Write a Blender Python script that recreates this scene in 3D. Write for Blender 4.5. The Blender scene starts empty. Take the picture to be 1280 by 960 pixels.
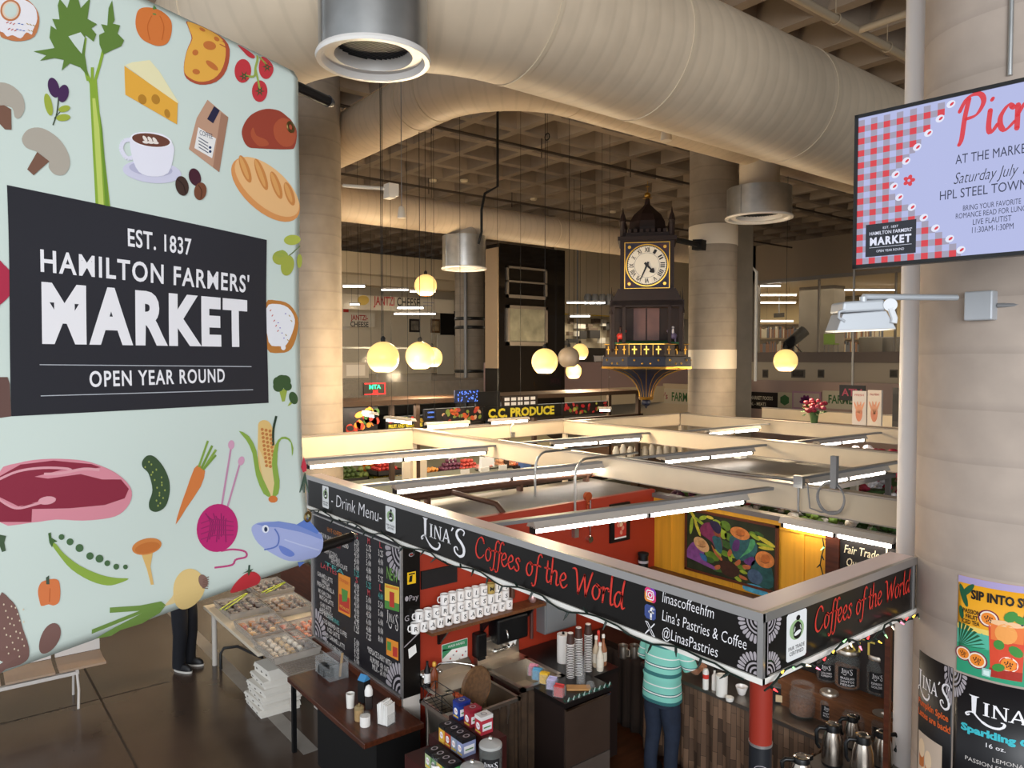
import bpy, math, random
from mathutils import Vector, Matrix
from mathutils.geometry import tessellate_polygon
random.seed(11)
SC = bpy.context.scene
COL = SC.collection
PI = math.pi
# ------------------------------------------------------------------ camera
F = 935.0
CZ = 3.95
_th = math.atan2(740, 935)
G = Vector((-math.cos(_th), math.sin(_th), 0))          # horizontal view direction
R = Vector((math.sin(_th), math.cos(_th), 0))           # to the right
_p = math.atan(34 / 935)
FW = G * math.cos(_p) + Vector((0, 0, -math.sin(_p)))
UP = R.cross(FW)
CAM = Vector((0, 0, CZ))
cd = bpy.data.cameras.new('camera'); cam = bpy.data.objects.new('camera', cd); COL.objects.link(cam)
cd.sensor_width = 36; cd.lens = F * 36 / 1280; cd.clip_start = 0.05; cd.clip_end = 200
m3 = Matrix((R, UP, -FW)).transposed()
cam.matrix_world = Matrix.Translation(CAM) @ m3.to_4x4()
SC.camera = cam
# ------------------------------------------------------------------ light and exposure
SC.view_settings.view_transform = 'Standard'
SC.view_settings.look = 'None'
SC.view_settings.gamma = 1
SC.view_settings.use_curve_mapping = False
SC.view_settings.exposure = 0.55
w = bpy.data.worlds.new('hall_daylight'); SC.world = w; w.use_nodes = True
w.node_tree.nodes['Background'].inputs[0].default_value = (0.86, 0.93, 1.0, 1)
w.node_tree.nodes['Background'].inputs[1].default_value = 0.85
def area(name, loc, target, sx, sy, power, col=(1, 1, 1)):
    l = bpy.data.lights.new(name, 'AREA'); l.shape = 'RECTANGLE'; l.size = sx; l.size_y = sy
    l.energy = power; l.color = col
    o = bpy.data.objects.new(name, l); COL.objects.link(o); o.location = loc
    d = Vector(target) - Vector(loc); o.rotation_euler = d.to_track_quat('-Z', 'Y').to_euler()
    return o
area('window_daylight', (7.5, -5.5, 5.2), (-4, 4, 3.2), 10, 4.5, 1150, (0.92, 0.96, 1.0))
TUBE = 13.0       # strength of the fluorescent tubes
GLOBE = 0.6      # strength of the globe lamps
# ------------------------------------------------------------------ pixel of the photograph -> point of the place
def ray(x, y): return FW + R * ((x - 640) / F) - UP * ((y - 480) / F)
def onX(x, y, X): d = ray(x, y); return CAM + d * (X / d.x)
def onY(x, y, Y): d = ray(x, y); return CAM + d * (Y / d.y)
def onZ(x, y, z): d = ray(x, y); return CAM + d * ((z - CZ) / d.z)
def onD(x, y, D): return CAM + ray(x, y) * D
ROTC = math.atan2(R.y, R.x)      # local x axis along the camera's right
# ------------------------------------------------------------------ materials
def lin(c):
    if isinstance(c, str):
        c = c.lstrip('#'); c = tuple(int(c[i:i+2], 16) for i in (0, 2, 4))
    if max(c) > 1.0: c = tuple(v / 255 for v in c)
    return tuple(((v + .055) / 1.055) ** 2.4 if v > .04045 else v / 12.92 for v in c) + (1,)
MATS = {}
def mat(name, col, rough=.5, metal=0., noise=0., scale=6., bump=0., emit=0., alpha=1., coat=0., detail=3., stretch=None, trans=0., ior=1.45):
    if name in MATS: return MATS[name]
    m = bpy.data.materials.new(name); m.use_nodes = True; MATS[name] = m
    nt = m.node_tree; b = nt.nodes['Principled BSDF']; c = lin(col)
    b.inputs['Base Color'].default_value = c; b.inputs['Roughness'].default_value = rough
    b.inputs['Metallic'].default_value = metal; b.inputs['IOR'].default_value = ior
    if emit: b.inputs['Emission Color'].default_value = c; b.inputs['Emission Strength'].default_value = emit
    if alpha < 1: b.inputs['Alpha'].default_value = alpha
    if trans: b.inputs['Transmission Weight'].default_value = trans
    if coat: b.inputs['Coat Weight'].default_value = coat
    if noise or bump:
        tc = nt.nodes.new('ShaderNodeTexCoord'); n = nt.nodes.new('ShaderNodeTexNoise')
        n.inputs['Scale'].default_value = scale; n.inputs['Detail'].default_value = detail
        src = tc.outputs['Object']
        if stretch:
            mp = nt.nodes.new('ShaderNodeMapping'); mp.inputs['Scale'].default_value = stretch
            nt.links.new(src, mp.inputs[0]); src = mp.outputs[0]
        nt.links.new(src, n.inputs['Vector'])
        if noise:
            r = nt.nodes.new('ShaderNodeValToRGB')
            r.color_ramp.elements[0].position = .3; r.color_ramp.elements[1].position = .72
            r.color_ramp.elements[0].color = tuple(max(0, v * (1 - noise)) for v in c[:3]) + (1,)
            r.color_ramp.elements[1].color = tuple(min(1, v * (1 + noise)) for v in c[:3]) + (1,)
            nt.links.new(n.outputs['Fac'], r.inputs[0]); nt.links.new(r.outputs[0], b.inputs['Base Color'])
        if bump:
            bp = nt.nodes.new('ShaderNodeBump'); bp.inputs['Strength'].default_value = bump; bp.inputs['Distance'].default_value = .02
            nt.links.new(n.outputs['Fac'], bp.inputs['Height']); nt.links.new(bp.outputs[0], b.inputs['Normal'])
    return m
def band_mat(name, col, axis, scale, rough=.6, depth=.25, noise=.12, dark=.85, metal=0., uv=False, nscale=3.):
    """Bands along one axis (board-marked concrete, spiral duct, folds of cloth) with a noise over them."""
    if name in MATS: return MATS[name]
    m = mat(name, col, rough, metal); nt = m.node_tree; b = nt.nodes['Principled BSDF']; c = lin(col)
    tc = nt.nodes.new('ShaderNodeTexCoord'); wv = nt.nodes.new('ShaderNodeTexWave'); wv.wave_type = 'BANDS'
    wv.bands_direction = axis; wv.inputs['Scale'].default_value = scale; wv.inputs['Distortion'].default_value = .6 if not uv else 0
    wv.inputs['Detail'].default_value = 1; wv.wave_profile = 'SAW' if not uv else 'SIN'
    n = nt.nodes.new('ShaderNodeTexNoise'); n.inputs['Scale'].default_value = nscale; n.inputs['Detail'].default_value = 5
    nt.links.new(tc.outputs['UV' if uv else 'Object'], wv.inputs['Vector']); nt.links.new(tc.outputs['Object'], n.inputs['Vector'])
    r = nt.nodes.new('ShaderNodeValToRGB'); r.color_ramp.elements[0].position = .02; r.color_ramp.elements[1].position = .16
    r.color_ramp.elements[0].color = tuple(v * dark for v in c[:3]) + (1,); r.color_ramp.elements[1].color = c
    nt.links.new(wv.outputs['Fac'], r.inputs[0])
    mx = nt.nodes.new('ShaderNodeMix'); mx.data_type = 'RGBA'; mx.blend_type = 'MULTIPLY'; mx.inputs[0].default_value = 1
    r2 = nt.nodes.new('ShaderNodeValToRGB'); r2.color_ramp.elements[0].position = .3; r2.color_ramp.elements[1].position = .7
    r2.color_ramp.elements[0].color = (1 - noise * 2,) * 3 + (1,); r2.color_ramp.elements[1].color = (1, 1, 1, 1)
    nt.links.new(n.outputs['Fac'], r2.inputs[0]); nt.links.new(r.outputs[0], mx.inputs[6]); nt.links.new(r2.outputs[0], mx.inputs[7])
    nt.links.new(mx.outputs[2], b.inputs['Base Color'])
    bp = nt.nodes.new('ShaderNodeBump'); bp.inputs['Strength'].default_value = depth; bp.inputs['Distance'].default_value = .02
    nt.links.new(wv.outputs['Fac'], bp.inputs['Height']); nt.links.new(bp.outputs[0], b.inputs['Normal'])
    return m
# ------------------------------------------------------------------ mesh builder
class MB:
    def __init__(s): s.v = []; s.f = []; s.m = []; s.s = []; s.uv = None
    def add(s, vs, fs, m=0, sm=False):
        o = len(s.v); s.v += [tuple(p) for p in vs]
        for f in fs: s.f.append([i + o for i in f]); s.m.append(m); s.s.append(sm)
        return s
    def box(s, lo, hi, m=0, T=None):
        x0, y0, z0 = lo; x1, y1, z1 = hi
        vs = [Vector(p) for p in ((x0,y0,z0),(x1,y0,z0),(x1,y1,z0),(x0,y1,z0),(x0,y0,z1),(x1,y0,z1),(x1,y1,z1),(x0,y1,z1))]
        if T is not None: vs = [T @ p for p in vs]
        return s.add(vs, [(0,3,2,1),(4,5,6,7),(0,1,5,4),(1,2,6,5),(2,3,7,6),(3,0,4,7)], m)
    def cbox(s, c, d, m=0, T=None):
        return s.box([c[i] - d[i] / 2 for i in range(3)], [c[i] + d[i] / 2 for i in range(3)], m, T)
    def ring(s, c, ax, r, n, ry=None, ph=0.):
        ax = Vector(ax).normalized(); a = ax.orthogonal().normalized() if abs(ax.z) < .95 else Vector((1, 0, 0))
        a = (a - ax * a.dot(ax)).normalized(); b = ax.cross(a)
        return [Vector(c) + a * (r * math.cos(ph + 2*PI*k/n)) + b * ((ry or r) * math.sin(ph + 2*PI*k/n)) for k in range(n)]
    def cyl(s, p0, p1, r0, r1=None, n=16, m=0, caps=True, sm=True):
        r1 = r0 if r1 is None else r1; ax = Vector(p1) - Vector(p0)
        vs = s.ring(p0, ax, r0, n) + s.ring(p1, ax, r1, n)
        fs = [(k, (k+1) % n, n + (k+1) % n, n + k) for k in range(n)]
        s.add(vs, fs, m, sm)
        if caps:
            o = len(s.v) - 2*n
            s.f.append([o + k for k in range(n)][::-1]); s.m.append(m); s.s.append(False)
            s.f.append([o + n + k for k in range(n)]); s.m.append(m); s.s.append(False)
        return s
    def lathe(s, prof, c=(0, 0, 0), n=20, m=0, cap0=True, cap1=True, sm=True, ph=0.):
        c = Vector(c); o = len(s.v)
        for r, z in prof:
            for k in range(n):
                a = ph + 2*PI*k/n; s.v.append((c.x + r*math.cos(a), c.y + r*math.sin(a), c.z + z))
        for j in range(len(prof) - 1):
            for k in range(n):
                a, b = o + j*n, o + (j+1)*n
                s.f.append([a + k, a + (k+1) % n, b + (k+1) % n, b + k]); s.m.append(m if not isinstance(m, (list, tuple)) else m[j]); s.s.append(sm)
        m0 = m if not isinstance(m, (list, tuple)) else m[0]; m1 = m if not isinstance(m, (list, tuple)) else m[-1]
        if cap0 and prof[0][0] > 1e-5: s.f.append([o + k for k in range(n)][::-1]); s.m.append(m0); s.s.append(False)
        if cap1 and prof[-1][0] > 1e-5:
            e = o + (len(prof) - 1)*n; s.f.append([e + k for k in range(n)]); s.m.append(m1); s.s.append(False)
        return s
    def tube(s, pts, r, n=8, m=0, caps=True, sm=True, closed=False, ry=None):
        pts = [Vector(p) for p in pts]; N = len(pts); o = len(s.v); rr = r if isinstance(r, (list, tuple)) else [r]*N
        prev = None
        for i, p in enumerate(pts):
            t = (pts[(i+1) % N] - pts[i-1]) if closed else (pts[min(i+1, N-1)] - pts[max(i-1, 0)])
            t = t.normalized() if t.length > 1e-9 else Vector((0, 0, 1))
            if prev is None: a = t.orthogonal().normalized() if abs(t.z) < .9 else (Vector((1, 0, 0)) - t * t.x).normalized()
            else: a = (prev - t * prev.dot(t)).normalized()
            prev = a; b = t.cross(a)
            for k in range(n):
                q = 2*PI*k/n; s.v.append(tuple(p + a*(rr[i]*math.cos(q)) + b*((ry or rr[i])*math.sin(q))))
        J = N if closed else N - 1
        for j in range(J):
            a, b = o + j*n, o + ((j+1) % N)*n
            for k in range(n): s.f.append([a + k, a + (k+1) % n, b + (k+1) % n, b + k]); s.m.append(m); s.s.append(sm)
        if caps and not closed:
            s.f.append([o + k for k in range(n)][::-1]); s.m.append(m); s.s.append(False)
            e = o + (N-1)*n; s.f.append([e + k for k in range(n)]); s.m.append(m); s.s.append(False)
        return s
    def ball(s, c, r, nu=16, nv=10, m=0, sc=(1, 1, 1), T=None):
        c = Vector(c); vs = []; fs = []
        for j in range(nv + 1):
            t = PI*j/nv
            for k in range(nu):
                p = 2*PI*k/nu; q = Vector((r*sc[0]*math.sin(t)*math.cos(p), r*sc[1]*math.sin(t)*math.sin(p), -r*sc[2]*math.cos(t)))
                if T is not None: q = T @ q
                vs.append(c + q)
        for j in range(nv):
            for k in range(nu): fs.append((j*nu + k, j*nu + (k+1) % nu, (j+1)*nu + (k+1) % nu, (j+1)*nu + k))
        return s.add(vs, fs, m, True)
    def prism(s, poly, org, ux, uy, th, m=0):
        """A flat outline (u, v) on the plane org + ux*u + uy*v, given the thickness th along ux x uy."""
        org, ux, uy = Vector(org), Vector(ux), Vector(uy); nz = ux.cross(uy).normalized()*th; n = len(poly)
        a = [org + ux*p[0] + uy*p[1] for p in poly]; vs = a + [q + nz for q in a]
        tr = tessellate_polygon([[Vector((p[0], p[1], 0)) for p in poly]])
        area2 = sum(poly[i][0]*poly[(i+1) % n][1] - poly[(i+1) % n][0]*poly[i][1] for i in range(n))
        fs = [(i, (i+1) % n, n + (i+1) % n, n + i) for i in range(n)]
        if area2 < 0: fs = [f[::-1] for f in fs]
        for t in tr:
            x = (poly[t[1]][0]-poly[t[0]][0])*(poly[t[2]][1]-poly[t[0]][1]) - (poly[t[2]][0]-poly[t[0]][0])*(poly[t[1]][1]-poly[t[0]][1])
            t = t if x > 0 else (t[0], t[2], t[1])
            fs.append(tuple(n + i for i in t)); fs.append(tuple(t[::-1]))
        return s.add(vs, fs, m)
    def build(s, name, mats, parent=None, loc=None, sharp=40, bevel=0., rotz=0.):
        me = bpy.data.meshes.new(name); me.from_pydata(s.v, [], s.f)
        for mm in (mats if isinstance(mats, (list, tuple)) else [mats]): me.materials.append(mm)
        me.polygons.foreach_set('material_index', s.m); me.polygons.foreach_set('use_smooth', s.s)
        if any(s.s): me.set_sharp_from_angle(angle=math.radians(sharp))
        if s.uv:
            ul = me.uv_layers.new(name='UVMap')
            for l in me.loops: ul.data[l.index].uv = s.uv[l.vertex_index]
        me.update()
        o = bpy.data.objects.new(name, me); COL.objects.link(o)
        if parent is not None: o.parent = parent
        if loc is not None: o.location = loc
        if rotz: o.rotation_euler = (0, 0, rotz)
        if bevel:
            b = o.modifiers.new('bevel', 'BEVEL'); b.width = bevel; b.segments = 2; b.limit_method = 'ANGLE'
        return o
def tag(o, label, cat, group=None, kind=None):
    o['label'] = label; o['category'] = cat
    if group: o['group'] = group
    if kind: o['kind'] = kind
    return o
def struct(o): o['kind'] = 'structure'; return o
def thing(name, label, cat, loc=(0, 0, 0), rotz=0., group=None):
    o = bpy.data.objects.new(name, None); COL.objects.link(o); o.location = loc; o.rotation_euler = (0, 0, rotz)
    o.empty_display_size = .1
    return tag(o, label, cat, group)
def dup(root, loc, rotz=None, label=None, group=None, scale=None):
    r = root.copy(); COL.objects.link(r); r.location = loc
    if rotz is not None: r.rotation_euler = (0, 0, rotz)
    if scale is not None: r.scale = scale if isinstance(scale, (tuple, list)) else (scale,)*3
    if label: r['label'] = label
    if group: r['group'] = group
    for ch in list(root.children):
        c = ch.copy(); COL.objects.link(c); c.parent = r
        for g in list(ch.children):
            d = g.copy(); COL.objects.link(d); d.parent = c
    return r
NTH = ['first','second','third','fourth','fifth','sixth','seventh','eighth','ninth','tenth','eleventh','twelfth','thirteenth','fourteenth','fifteenth','sixteenth','seventeenth','eighteenth']
# ------------------------------------------------------------------ flat art: outlines, strokes and lettering laid on a surface
_tx = {}
def text_mesh(t, bold=0., res=2, sp=1.):
    k = (t, bold, res, sp)
    if k in _tx: return _tx[k]
    def raw(tt):
        cu = bpy.data.curves.new('lettering', 'FONT'); cu.body = tt; cu.size = 1; cu.space_character = sp; cu.offset = bold; cu.resolution_u = res; cu.fill_mode = 'FRONT'
        ob = bpy.data.objects.new('lettering', cu); COL.objects.link(ob)
        dg = bpy.context.evaluated_depsgraph_get(); me = bpy.data.meshes.new_from_object(ob.evaluated_get(dg))
        vs = [(q.co.x, q.co.y) for q in me.vertices]; fs = [list(p.vertices) for p in me.polygons]
        bpy.data.objects.remove(ob); bpy.data.curves.remove(cu); bpy.data.meshes.remove(me)
        return vs, fs
    vs, fs = raw(t)
    if 'H' not in _tx: _tx['H'] = max(v[1] for v in raw('H')[0])
    h = _tx['H']; x0 = min(v[0] for v in vs); x1 = max(v[0] for v in vs)
    vs = [((v[0] - x0)/h, v[1]/h) for v in vs]
    _tx[k] = (vs, fs, (x1 - x0)/h); return _tx[k]
def ell(cx, cy, rx, ry, rot=0., n=24):
    c, s = math.cos(math.radians(rot)), math.sin(math.radians(rot))
    return [(cx + rx*math.cos(t)*c - ry*math.sin(t)*s, cy + rx*math.cos(t)*s + ry*math.sin(t)*c) for t in [2*PI*k/n for k in range(n)]]
def smooth(pts, n=5, closed=True):
    out = []; N = len(pts)
    for i in range(N if closed else N - 1):
        g = lambda j: pts[j % N] if closed else pts[max(0, min(N-1, j))]
        p0, p1, p2, p3 = g(i-1), g(i), g(i+1), g(i+2)
        for k in range(n):
            t = k/n
            out.append(tuple(.5*(2*p1[d] + (p2[d]-p0[d])*t + (2*p0[d]-5*p1[d]+4*p2[d]-p3[d])*t*t + (3*p1[d]-p0[d]-3*p2[d]+p3[d])*t**3) for d in range(len(p1))))
    if not closed: out.append(tuple(pts[-1]))
    return out
class Art:
    """fn(u, v, h) gives the 3-D point of the print at (u, v), lifted by h off the surface."""
    def __init__(s, fn, step=.0006, maxe=0): s.fn = fn; s.b = MB(); s.mats = []; s.step = step; s.maxe = maxe
    def put(s, pts, tris, m, L):
        if not s.maxe: s.b.add([s.fn(p[0], p[1], s.step*L) for p in pts], tris, s.mi(m)); return
        P = [tuple(p) for p in pts]; todo = []; out = []
        for t in tris: todo += [tuple(t)] if len(t) == 3 else [tuple(t[i] for i in q) for q in tessellate_polygon([[Vector((P[i][0], P[i][1], 0)) for i in t]])]
        mid = {}
        while todo:
            t = todo.pop(); e = [math.hypot(P[t[i]][0] - P[t[i-2]][0], P[t[i]][1] - P[t[i-2]][1]) for i in range(3)]; i = e.index(max(e))
            if e[i] < s.maxe: out.append(t); continue
            a, b, c = t[i], t[i-2], t[i-1]; k = (min(a, b), max(a, b))
            if k not in mid: mid[k] = len(P); P.append(((P[a][0] + P[b][0])/2, (P[a][1] + P[b][1])/2))
            todo += [(a, mid[k], c), (mid[k], b, c)]
        s.b.add([s.fn(p[0], p[1], s.step*L) for p in P], out, s.mi(m))
    def mi(s, m):
        if m not in s.mats: s.mats.append(m)
        return s.mats.index(m)
    def poly(s, pts, m, L=1, xf=None):
        if xf: pts = [xf(*p) for p in pts]
        s.put(pts, tessellate_polygon([[Vector((p[0], p[1], 0)) for p in pts]]), m, L); return s
    def rect(s, x0, y0, x1, y1, m, L=1, xf=None): return s.poly([(x0, y0), (x1, y0), (x1, y1), (x0, y1)], m, L, xf)
    def stroke(s, pts, w, m, L=1, xf=None, taper=None, caps=True):
        n = len(pts); A = []; B = []
        for i in range(n):
            a, b = pts[max(0, i-1)], pts[min(n-1, i+1)]; dx, dy = b[0]-a[0], b[1]-a[1]; l = math.hypot(dx, dy) or 1
            ww = (w[i] if isinstance(w, (list, tuple)) else w)/2
            A.append((pts[i][0] - dy/l*ww, pts[i][1] + dx/l*ww)); B.append((pts[i][0] + dy/l*ww, pts[i][1] - dx/l*ww))
        for i in range(n - 1): s.poly([A[i], A[i+1], B[i+1], B[i]], m, L, xf)
        if caps:
            for i in (0, n-1):
                ww = (w[i] if isinstance(w, (list, tuple)) else w)/2
                if ww > 0: s.poly(ell(pts[i][0], pts[i][1], ww, ww, 0, 8), m, L, xf)
        return s
    def text(s, t, x, y, h, m, w=None, L=2, bold=0., shear=0., align='l', xf=None, res=2, flip=1, wf=1., sp=1.):
        vs, fs, tw = text_mesh(t, bold, res, sp)
        sx = (w/tw) if w else h*wf; W = tw*sx
        ox = x - (W/2 if align == 'c' else W if align == 'r' else 0)
        pts = [(ox + v[0]*sx + shear*v[1]*h, y + flip*v[1]*h) for v in vs]
        if xf: pts = [xf(*p) for p in pts]
        s.put(pts, fs, m, L); return s
    def build(s, name, parent=None, loc=None): return s.b.build(name, s.mats, parent, loc) if s.b.v else None
def off(fn, o):
    o = Vector(o); return lambda u, v, h: fn(u, v, h) - o
# ------------------------------------------------------------------ shared colours
WHITE = mat('white_paint', '#e8e4dc', .5); BLACK = mat('black_plastic', '#0d0d0e', .35); BLK = mat('black_matte', '#100f10', .7)
CREAM = mat('cream_board', '#cbbba2', .55, noise=.05, scale=2.5); STEEL = mat('stainless_steel', '#d2c8ba', .38, 1., noise=.06, scale=3.)
GALV = mat('galvanised_steel', '#b4b5b4', .32, .9, noise=.12, scale=5.); GREYM = mat('grey_metal', '#8b8b8c', .45, .4)
ALU = mat('satin_aluminium', '#c9c6c4', .35, .85); CHROME = mat('chrome', '#d5d2cc', .12, 1.)
INKW = mat('white_vinyl', '#f1eef0', .5); INKR = mat('red_vinyl', '#d3382c', .5); INKG = mat('grey_vinyl', '#a79fa3', .5); INKK = mat('black_vinyl', '#0c0b0c', .5)
TUBEM = mat('fluorescent_tube', '#fff6ea', .4, emit=TUBE)
WOODD = mat('dark_stained_wood', '#4a2415', .3, noise=.35, scale=4, stretch=(1, 9, 9), coat=.2)
WOODB = mat('brown_wood', '#6b4226', .45, noise=.3, scale=4, stretch=(2, 12, 12))
PAPER = mat('white_paper', '#ece9e4', .8)
def part(mb, name, mats, t, bevel=0., sharp=40):
    """A part given in world coordinates, put under the (unrotated) thing t."""
    return mb.build(name, mats, t, -Vector(t.location), sharp, bevel)
def apart(art, name, t): return art.build(name, t, -Vector(t.location))
def solo(mb, name, mats, label, cat, base=None, group=None, kind=None, bevel=0., sharp=40):
    """A thing that is one mesh, given in world coordinates; its origin goes to its base."""
    if base is None:
        n = len(mb.v); base = (sum(v[0] for v in mb.v)/n, sum(v[1] for v in mb.v)/n, min(v[2] for v in mb.v))
    b = Vector(base); mb.v = [tuple(Vector(v) - b) for v in mb.v]
    return tag(mb.build(name, mats, None, b, sharp, bevel), label, cat, group, kind)
# ------------------------------------------------------------------ floor
fm = mat('polished_concrete_floor', '#4a3c33', .22, noise=.22, scale=.9, detail=6)
fl = MB().box((-46, -9, -.2), (12, 46, 0)); struct(fl.build('floor', fm))
gm = mat('floor_joint', '#2a211c', .5); jb = MB()
for X in (-9.62, -6.6): jb.box((X - .012, -2, 0), (X + .012, 2.3, .001))
for Y in (-.9, 1.55): jb.box((-14, Y - .012, 0), (-6.2, Y + .012, .001))
struct(jb.build('trim_1', gm))
st = MB(); st.box((-13, 2.9, 0), (-7.0, 3.06, .0015)); struct(st.build('trim_2', mat('pale_floor_stripe', '#8f8880', .4, noise=.1)))
# wood floor laid inside the stall
sb = MB().box((-5.9, 3.5, 0), (-2.25, 6.8, .004)); struct(sb.build('floor_stall', mat('brown_stall_floor', '#4b2c1a', .3, noise=.4, scale=3, stretch=(6, 1, 1))))
# ------------------------------------------------------------------ waffle ceiling
def waffle(x0, y0, nx, ny, z, p=1.21, rib=.21, dep=.55, tap=.13):
    b = MB()
    for i in range(nx):
        for j in range(ny):
            X, Y = x0 + i*p, y0 + j*p; a = rib/2
            o = [(X, Y), (X+p, Y), (X+p, Y+p), (X, Y+p)]
            q = [(X+a, Y+a), (X+p-a, Y+a), (X+p-a, Y+p-a), (X+a, Y+p-a)]
            t = [(X+a+tap, Y+a+tap), (X+p-a-tap, Y+a+tap), (X+p-a-tap, Y+p-a-tap), (X+a+tap, Y+p-a-tap)]
            vs = [(u, v, z) for u, v in o] + [(u, v, z) for u, v in q] + [(u, v, z+dep) for u, v in t]
            fs = [(k, 4+k, 4+(k+1) % 4, (k+1) % 4) for k in range(4)] + [(4+k, 8+k, 8+(k+1) % 4, 4+(k+1) % 4) for k in range(4)] + [(8, 11, 10, 9)]
            b.add(vs, fs)
    b.box((x0, y0, z+dep+.01), (x0+nx*p, y0+ny*p, z+dep+.2))
    return b
CEIL = 9.0; CEH = CEIL + .54
struct(waffle(-45.9, -5.1, 46, 43, CEIL).build('ceiling', mat('waffle_concrete', '#8d7d6c', .8, noise=.12, scale=2.)))
# ------------------------------------------------------------------ far walls
wm = mat('far_wall_plaster', '#b5a592', .8, noise=.06, scale=1.)
struct(MB().box((-46, -5, 0), (-45.6, 46, 9.6)).build('wall_left', wm))
struct(MB().box((-46, 45, 0), (12, 45.4, 9.6)).build('wall_back', wm))
# side boundary beyond the right of the picture
struct(MB().box((11.6, 14, 0), (12, 46, 9.6)).build('wall_right', wm))
# ------------------------------------------------------------------ concrete columns
CONC = band_mat('board_marked_concrete', '#9b8e7f', 'Z', 1.0, .75, .2, .12, .86)
def column(name, label, c, r, z0, z1, bands=(), m=None):
    t = thing(name, label, 'column', (c[0], c[1], z0))
    MB().lathe([(r, 0), (r, z1 - z0)], n=48).build('shaft', m or CONC, t)
    for a, b in bands:
        MB().lathe([(r + .004, a - z0), (r + .012, a - z0), (r + .012, b - z0), (r + .004, b - z0)], n=48, cap0=False, cap1=False).build('white_band', mat('white_column_wrap', '#d8ccb9', .5), t)
    return t
P = onD(890, 446, 17.2); CC = P
zc = lambda y, D: onD(890, y, D).z
column('concrete_column', 'round concrete column with two white bands beside the hanging clock', (P.x, P.y), .535, 0, CEIL + .2,
       ((zc(305, 16.7), zc(280, 16.7)), (zc(461, 16.7), zc(437, 16.7))))
P = onD(388.5, 446, 12.85); column('concrete_column', 'plain round concrete column right behind the edge of the market banner', (P.x, P.y), .53, 0, CEIL + .2)
P = onD(587, 446, 29.0); t = column('concrete_column', 'distant round concrete column with black straps under a silver duct outlet', (P.x, P.y), .56, 0, CEIL + .2)
sm = MB()
for y in (400, 411, 466): sm.lathe([(.57, 0), (.585, .02), (.585, .1), (.57, .12)], (0, 0, onD(587, y, 28.5).z), 40)
sm.build('strap', BLACK, t)
sm = MB().cyl((.45, -.5, .1), (.45, -.5, 9.0), .07, n=10).build('drain_pipe', GREYM, t)
# rectangular concrete pier right of the clock column
P = onD(929, 446, 26.0)
t = thing('concrete_pier', 'flat grey concrete pier with a white pipe at the library window', 'pier', (P.x, P.y, 0), ROTC)
MB().box((-.62, 0, 0), (.3, .9, CEIL - .005)).build('shaft', mat('grey_concrete', '#7f776c', .8, noise=.12, scale=1.4), t)
MB().tube([(.46, .1, 3.1), (.46, .1, 6.9), (.3, .1, 7.05), (-1.8, .1, 7.05)], .06, 10).build('pipe', WHITE, t)
# ------------------------------------------------------------------ right-hand pillar beside the camera
PIL = Vector((-1.73, 5.45, 0)); PR = .55
PILM = band_mat('pale_board_concrete', '#b3a396', 'Z', .95, .75, .3, .1, .88)
t = thing('concrete_pillar', 'large pale concrete pillar carrying the drinks posters and the screen', 'pillar', PIL)
MB().lathe([(PR, 0), (PR, CEIL + .3)], n=64).build('shaft', PILM, t)
# white drain pipe standing against the pillar
pp = onD(1143, 480, 5.5)
solo(MB().lathe([(.1, 0), (.1, 2.0)], (pp.x, pp.y, 0), 28).lathe([(.11, 2.0), (.11, 2.12)], (pp.x, pp.y, 0), 28).lathe([(.1, 2.12), (.1, CEIL + .1)], (pp.x, pp.y, 0), 28),
     'drain_pipe', mat('white_pipe_paint', '#e3dcd8', .4), 'tall white round pipe standing against the large pale pillar', 'pipe')
# thin conduits up the pillar
b = MB()
for y in (1263, 1274):
    q = onD(y, 60, 4.25); b.cyl((q.x, q.y, 5.55), (q.x, q.y, CEIL), .014, n=10)
solo(b, 'conduit', GALV, 'pair of thin steel conduits rising behind the screen on the pillar', 'conduit')
# ------------------------------------------------------------------ ducts
DUCT = band_mat('spiral_duct', '#c9b69d', 'X', 1.75, .5, .1, .06, .93, uv=True)
def duct(name, label, path, r, seams=()):
    b = MB(); n = 40; pts = [Vector(p) for p in path]; b.tube(pts, r, n)
    uv = []; L = 0
    for i, p in enumerate(pts):
        if i: L += (p - pts[i-1]).length
        uv += [(L, k/n) for k in range(n)]
    b.uv = uv
    t = thing(name, label, 'duct', pts[0]); part(b, 'spiral_pipe', DUCT, t)
    if seams:
        for i in seams:
            d = (pts[i+1] - pts[i-1]).normalized(); part(MB().tube([pts[i] - d*.02, pts[i] - d*.018, pts[i] + d*.018, pts[i] + d*.02], [r, r + .008, r + .008, r], n), 'joint_ring', mat('duct_joint', '#c2b096', .5), t)
    return t
def elbow(c, r, a0, a1, z, n=9): return [(c[0] + r*math.cos(a0 + (a1-a0)*k/n), c[1] + r*math.sin(a0 + (a1-a0)*k/n), z) for k in range(n + 1)]
D1X, D1Z = -4.96, 6.9
p1 = [(-22, 2.35, D1Z), (-14, 2.35, D1Z), (-7.2, 2.35, D1Z)] + elbow((-6.56, 3.95), 1.6, -PI/2, 0, D1Z, 10) + [(D1X, 5.5, D1Z), (D1X, 8, D1Z), (D1X, 12, D1Z), (D1X, 29.5, D1Z)]
duct('air_duct', 'biggest cream spiral duct bending across the top beside the silver outlet', p1, .655, (3, 13, 14, 15))
D2X, D2Z = -8.2, 7.92
p2 = [(-30, 6.18, D2Z), (-16, 6.18, D2Z), (-10.2, 6.18, D2Z)] + elbow((-9.63, 7.61), 1.43, -PI/2, 0, D2Z, 8) + [(D2X, 9.4, D2Z), (D2X, 14, D2Z), (D2X, 20, D2Z), (D2X, 29.5, D2Z)]
duct('air_duct', 'narrower cream spiral duct curving below and behind the biggest duct', p2, .43, (2, 3, 11, 12))
D3X, D3Z = -13.6, 6.95
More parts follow.
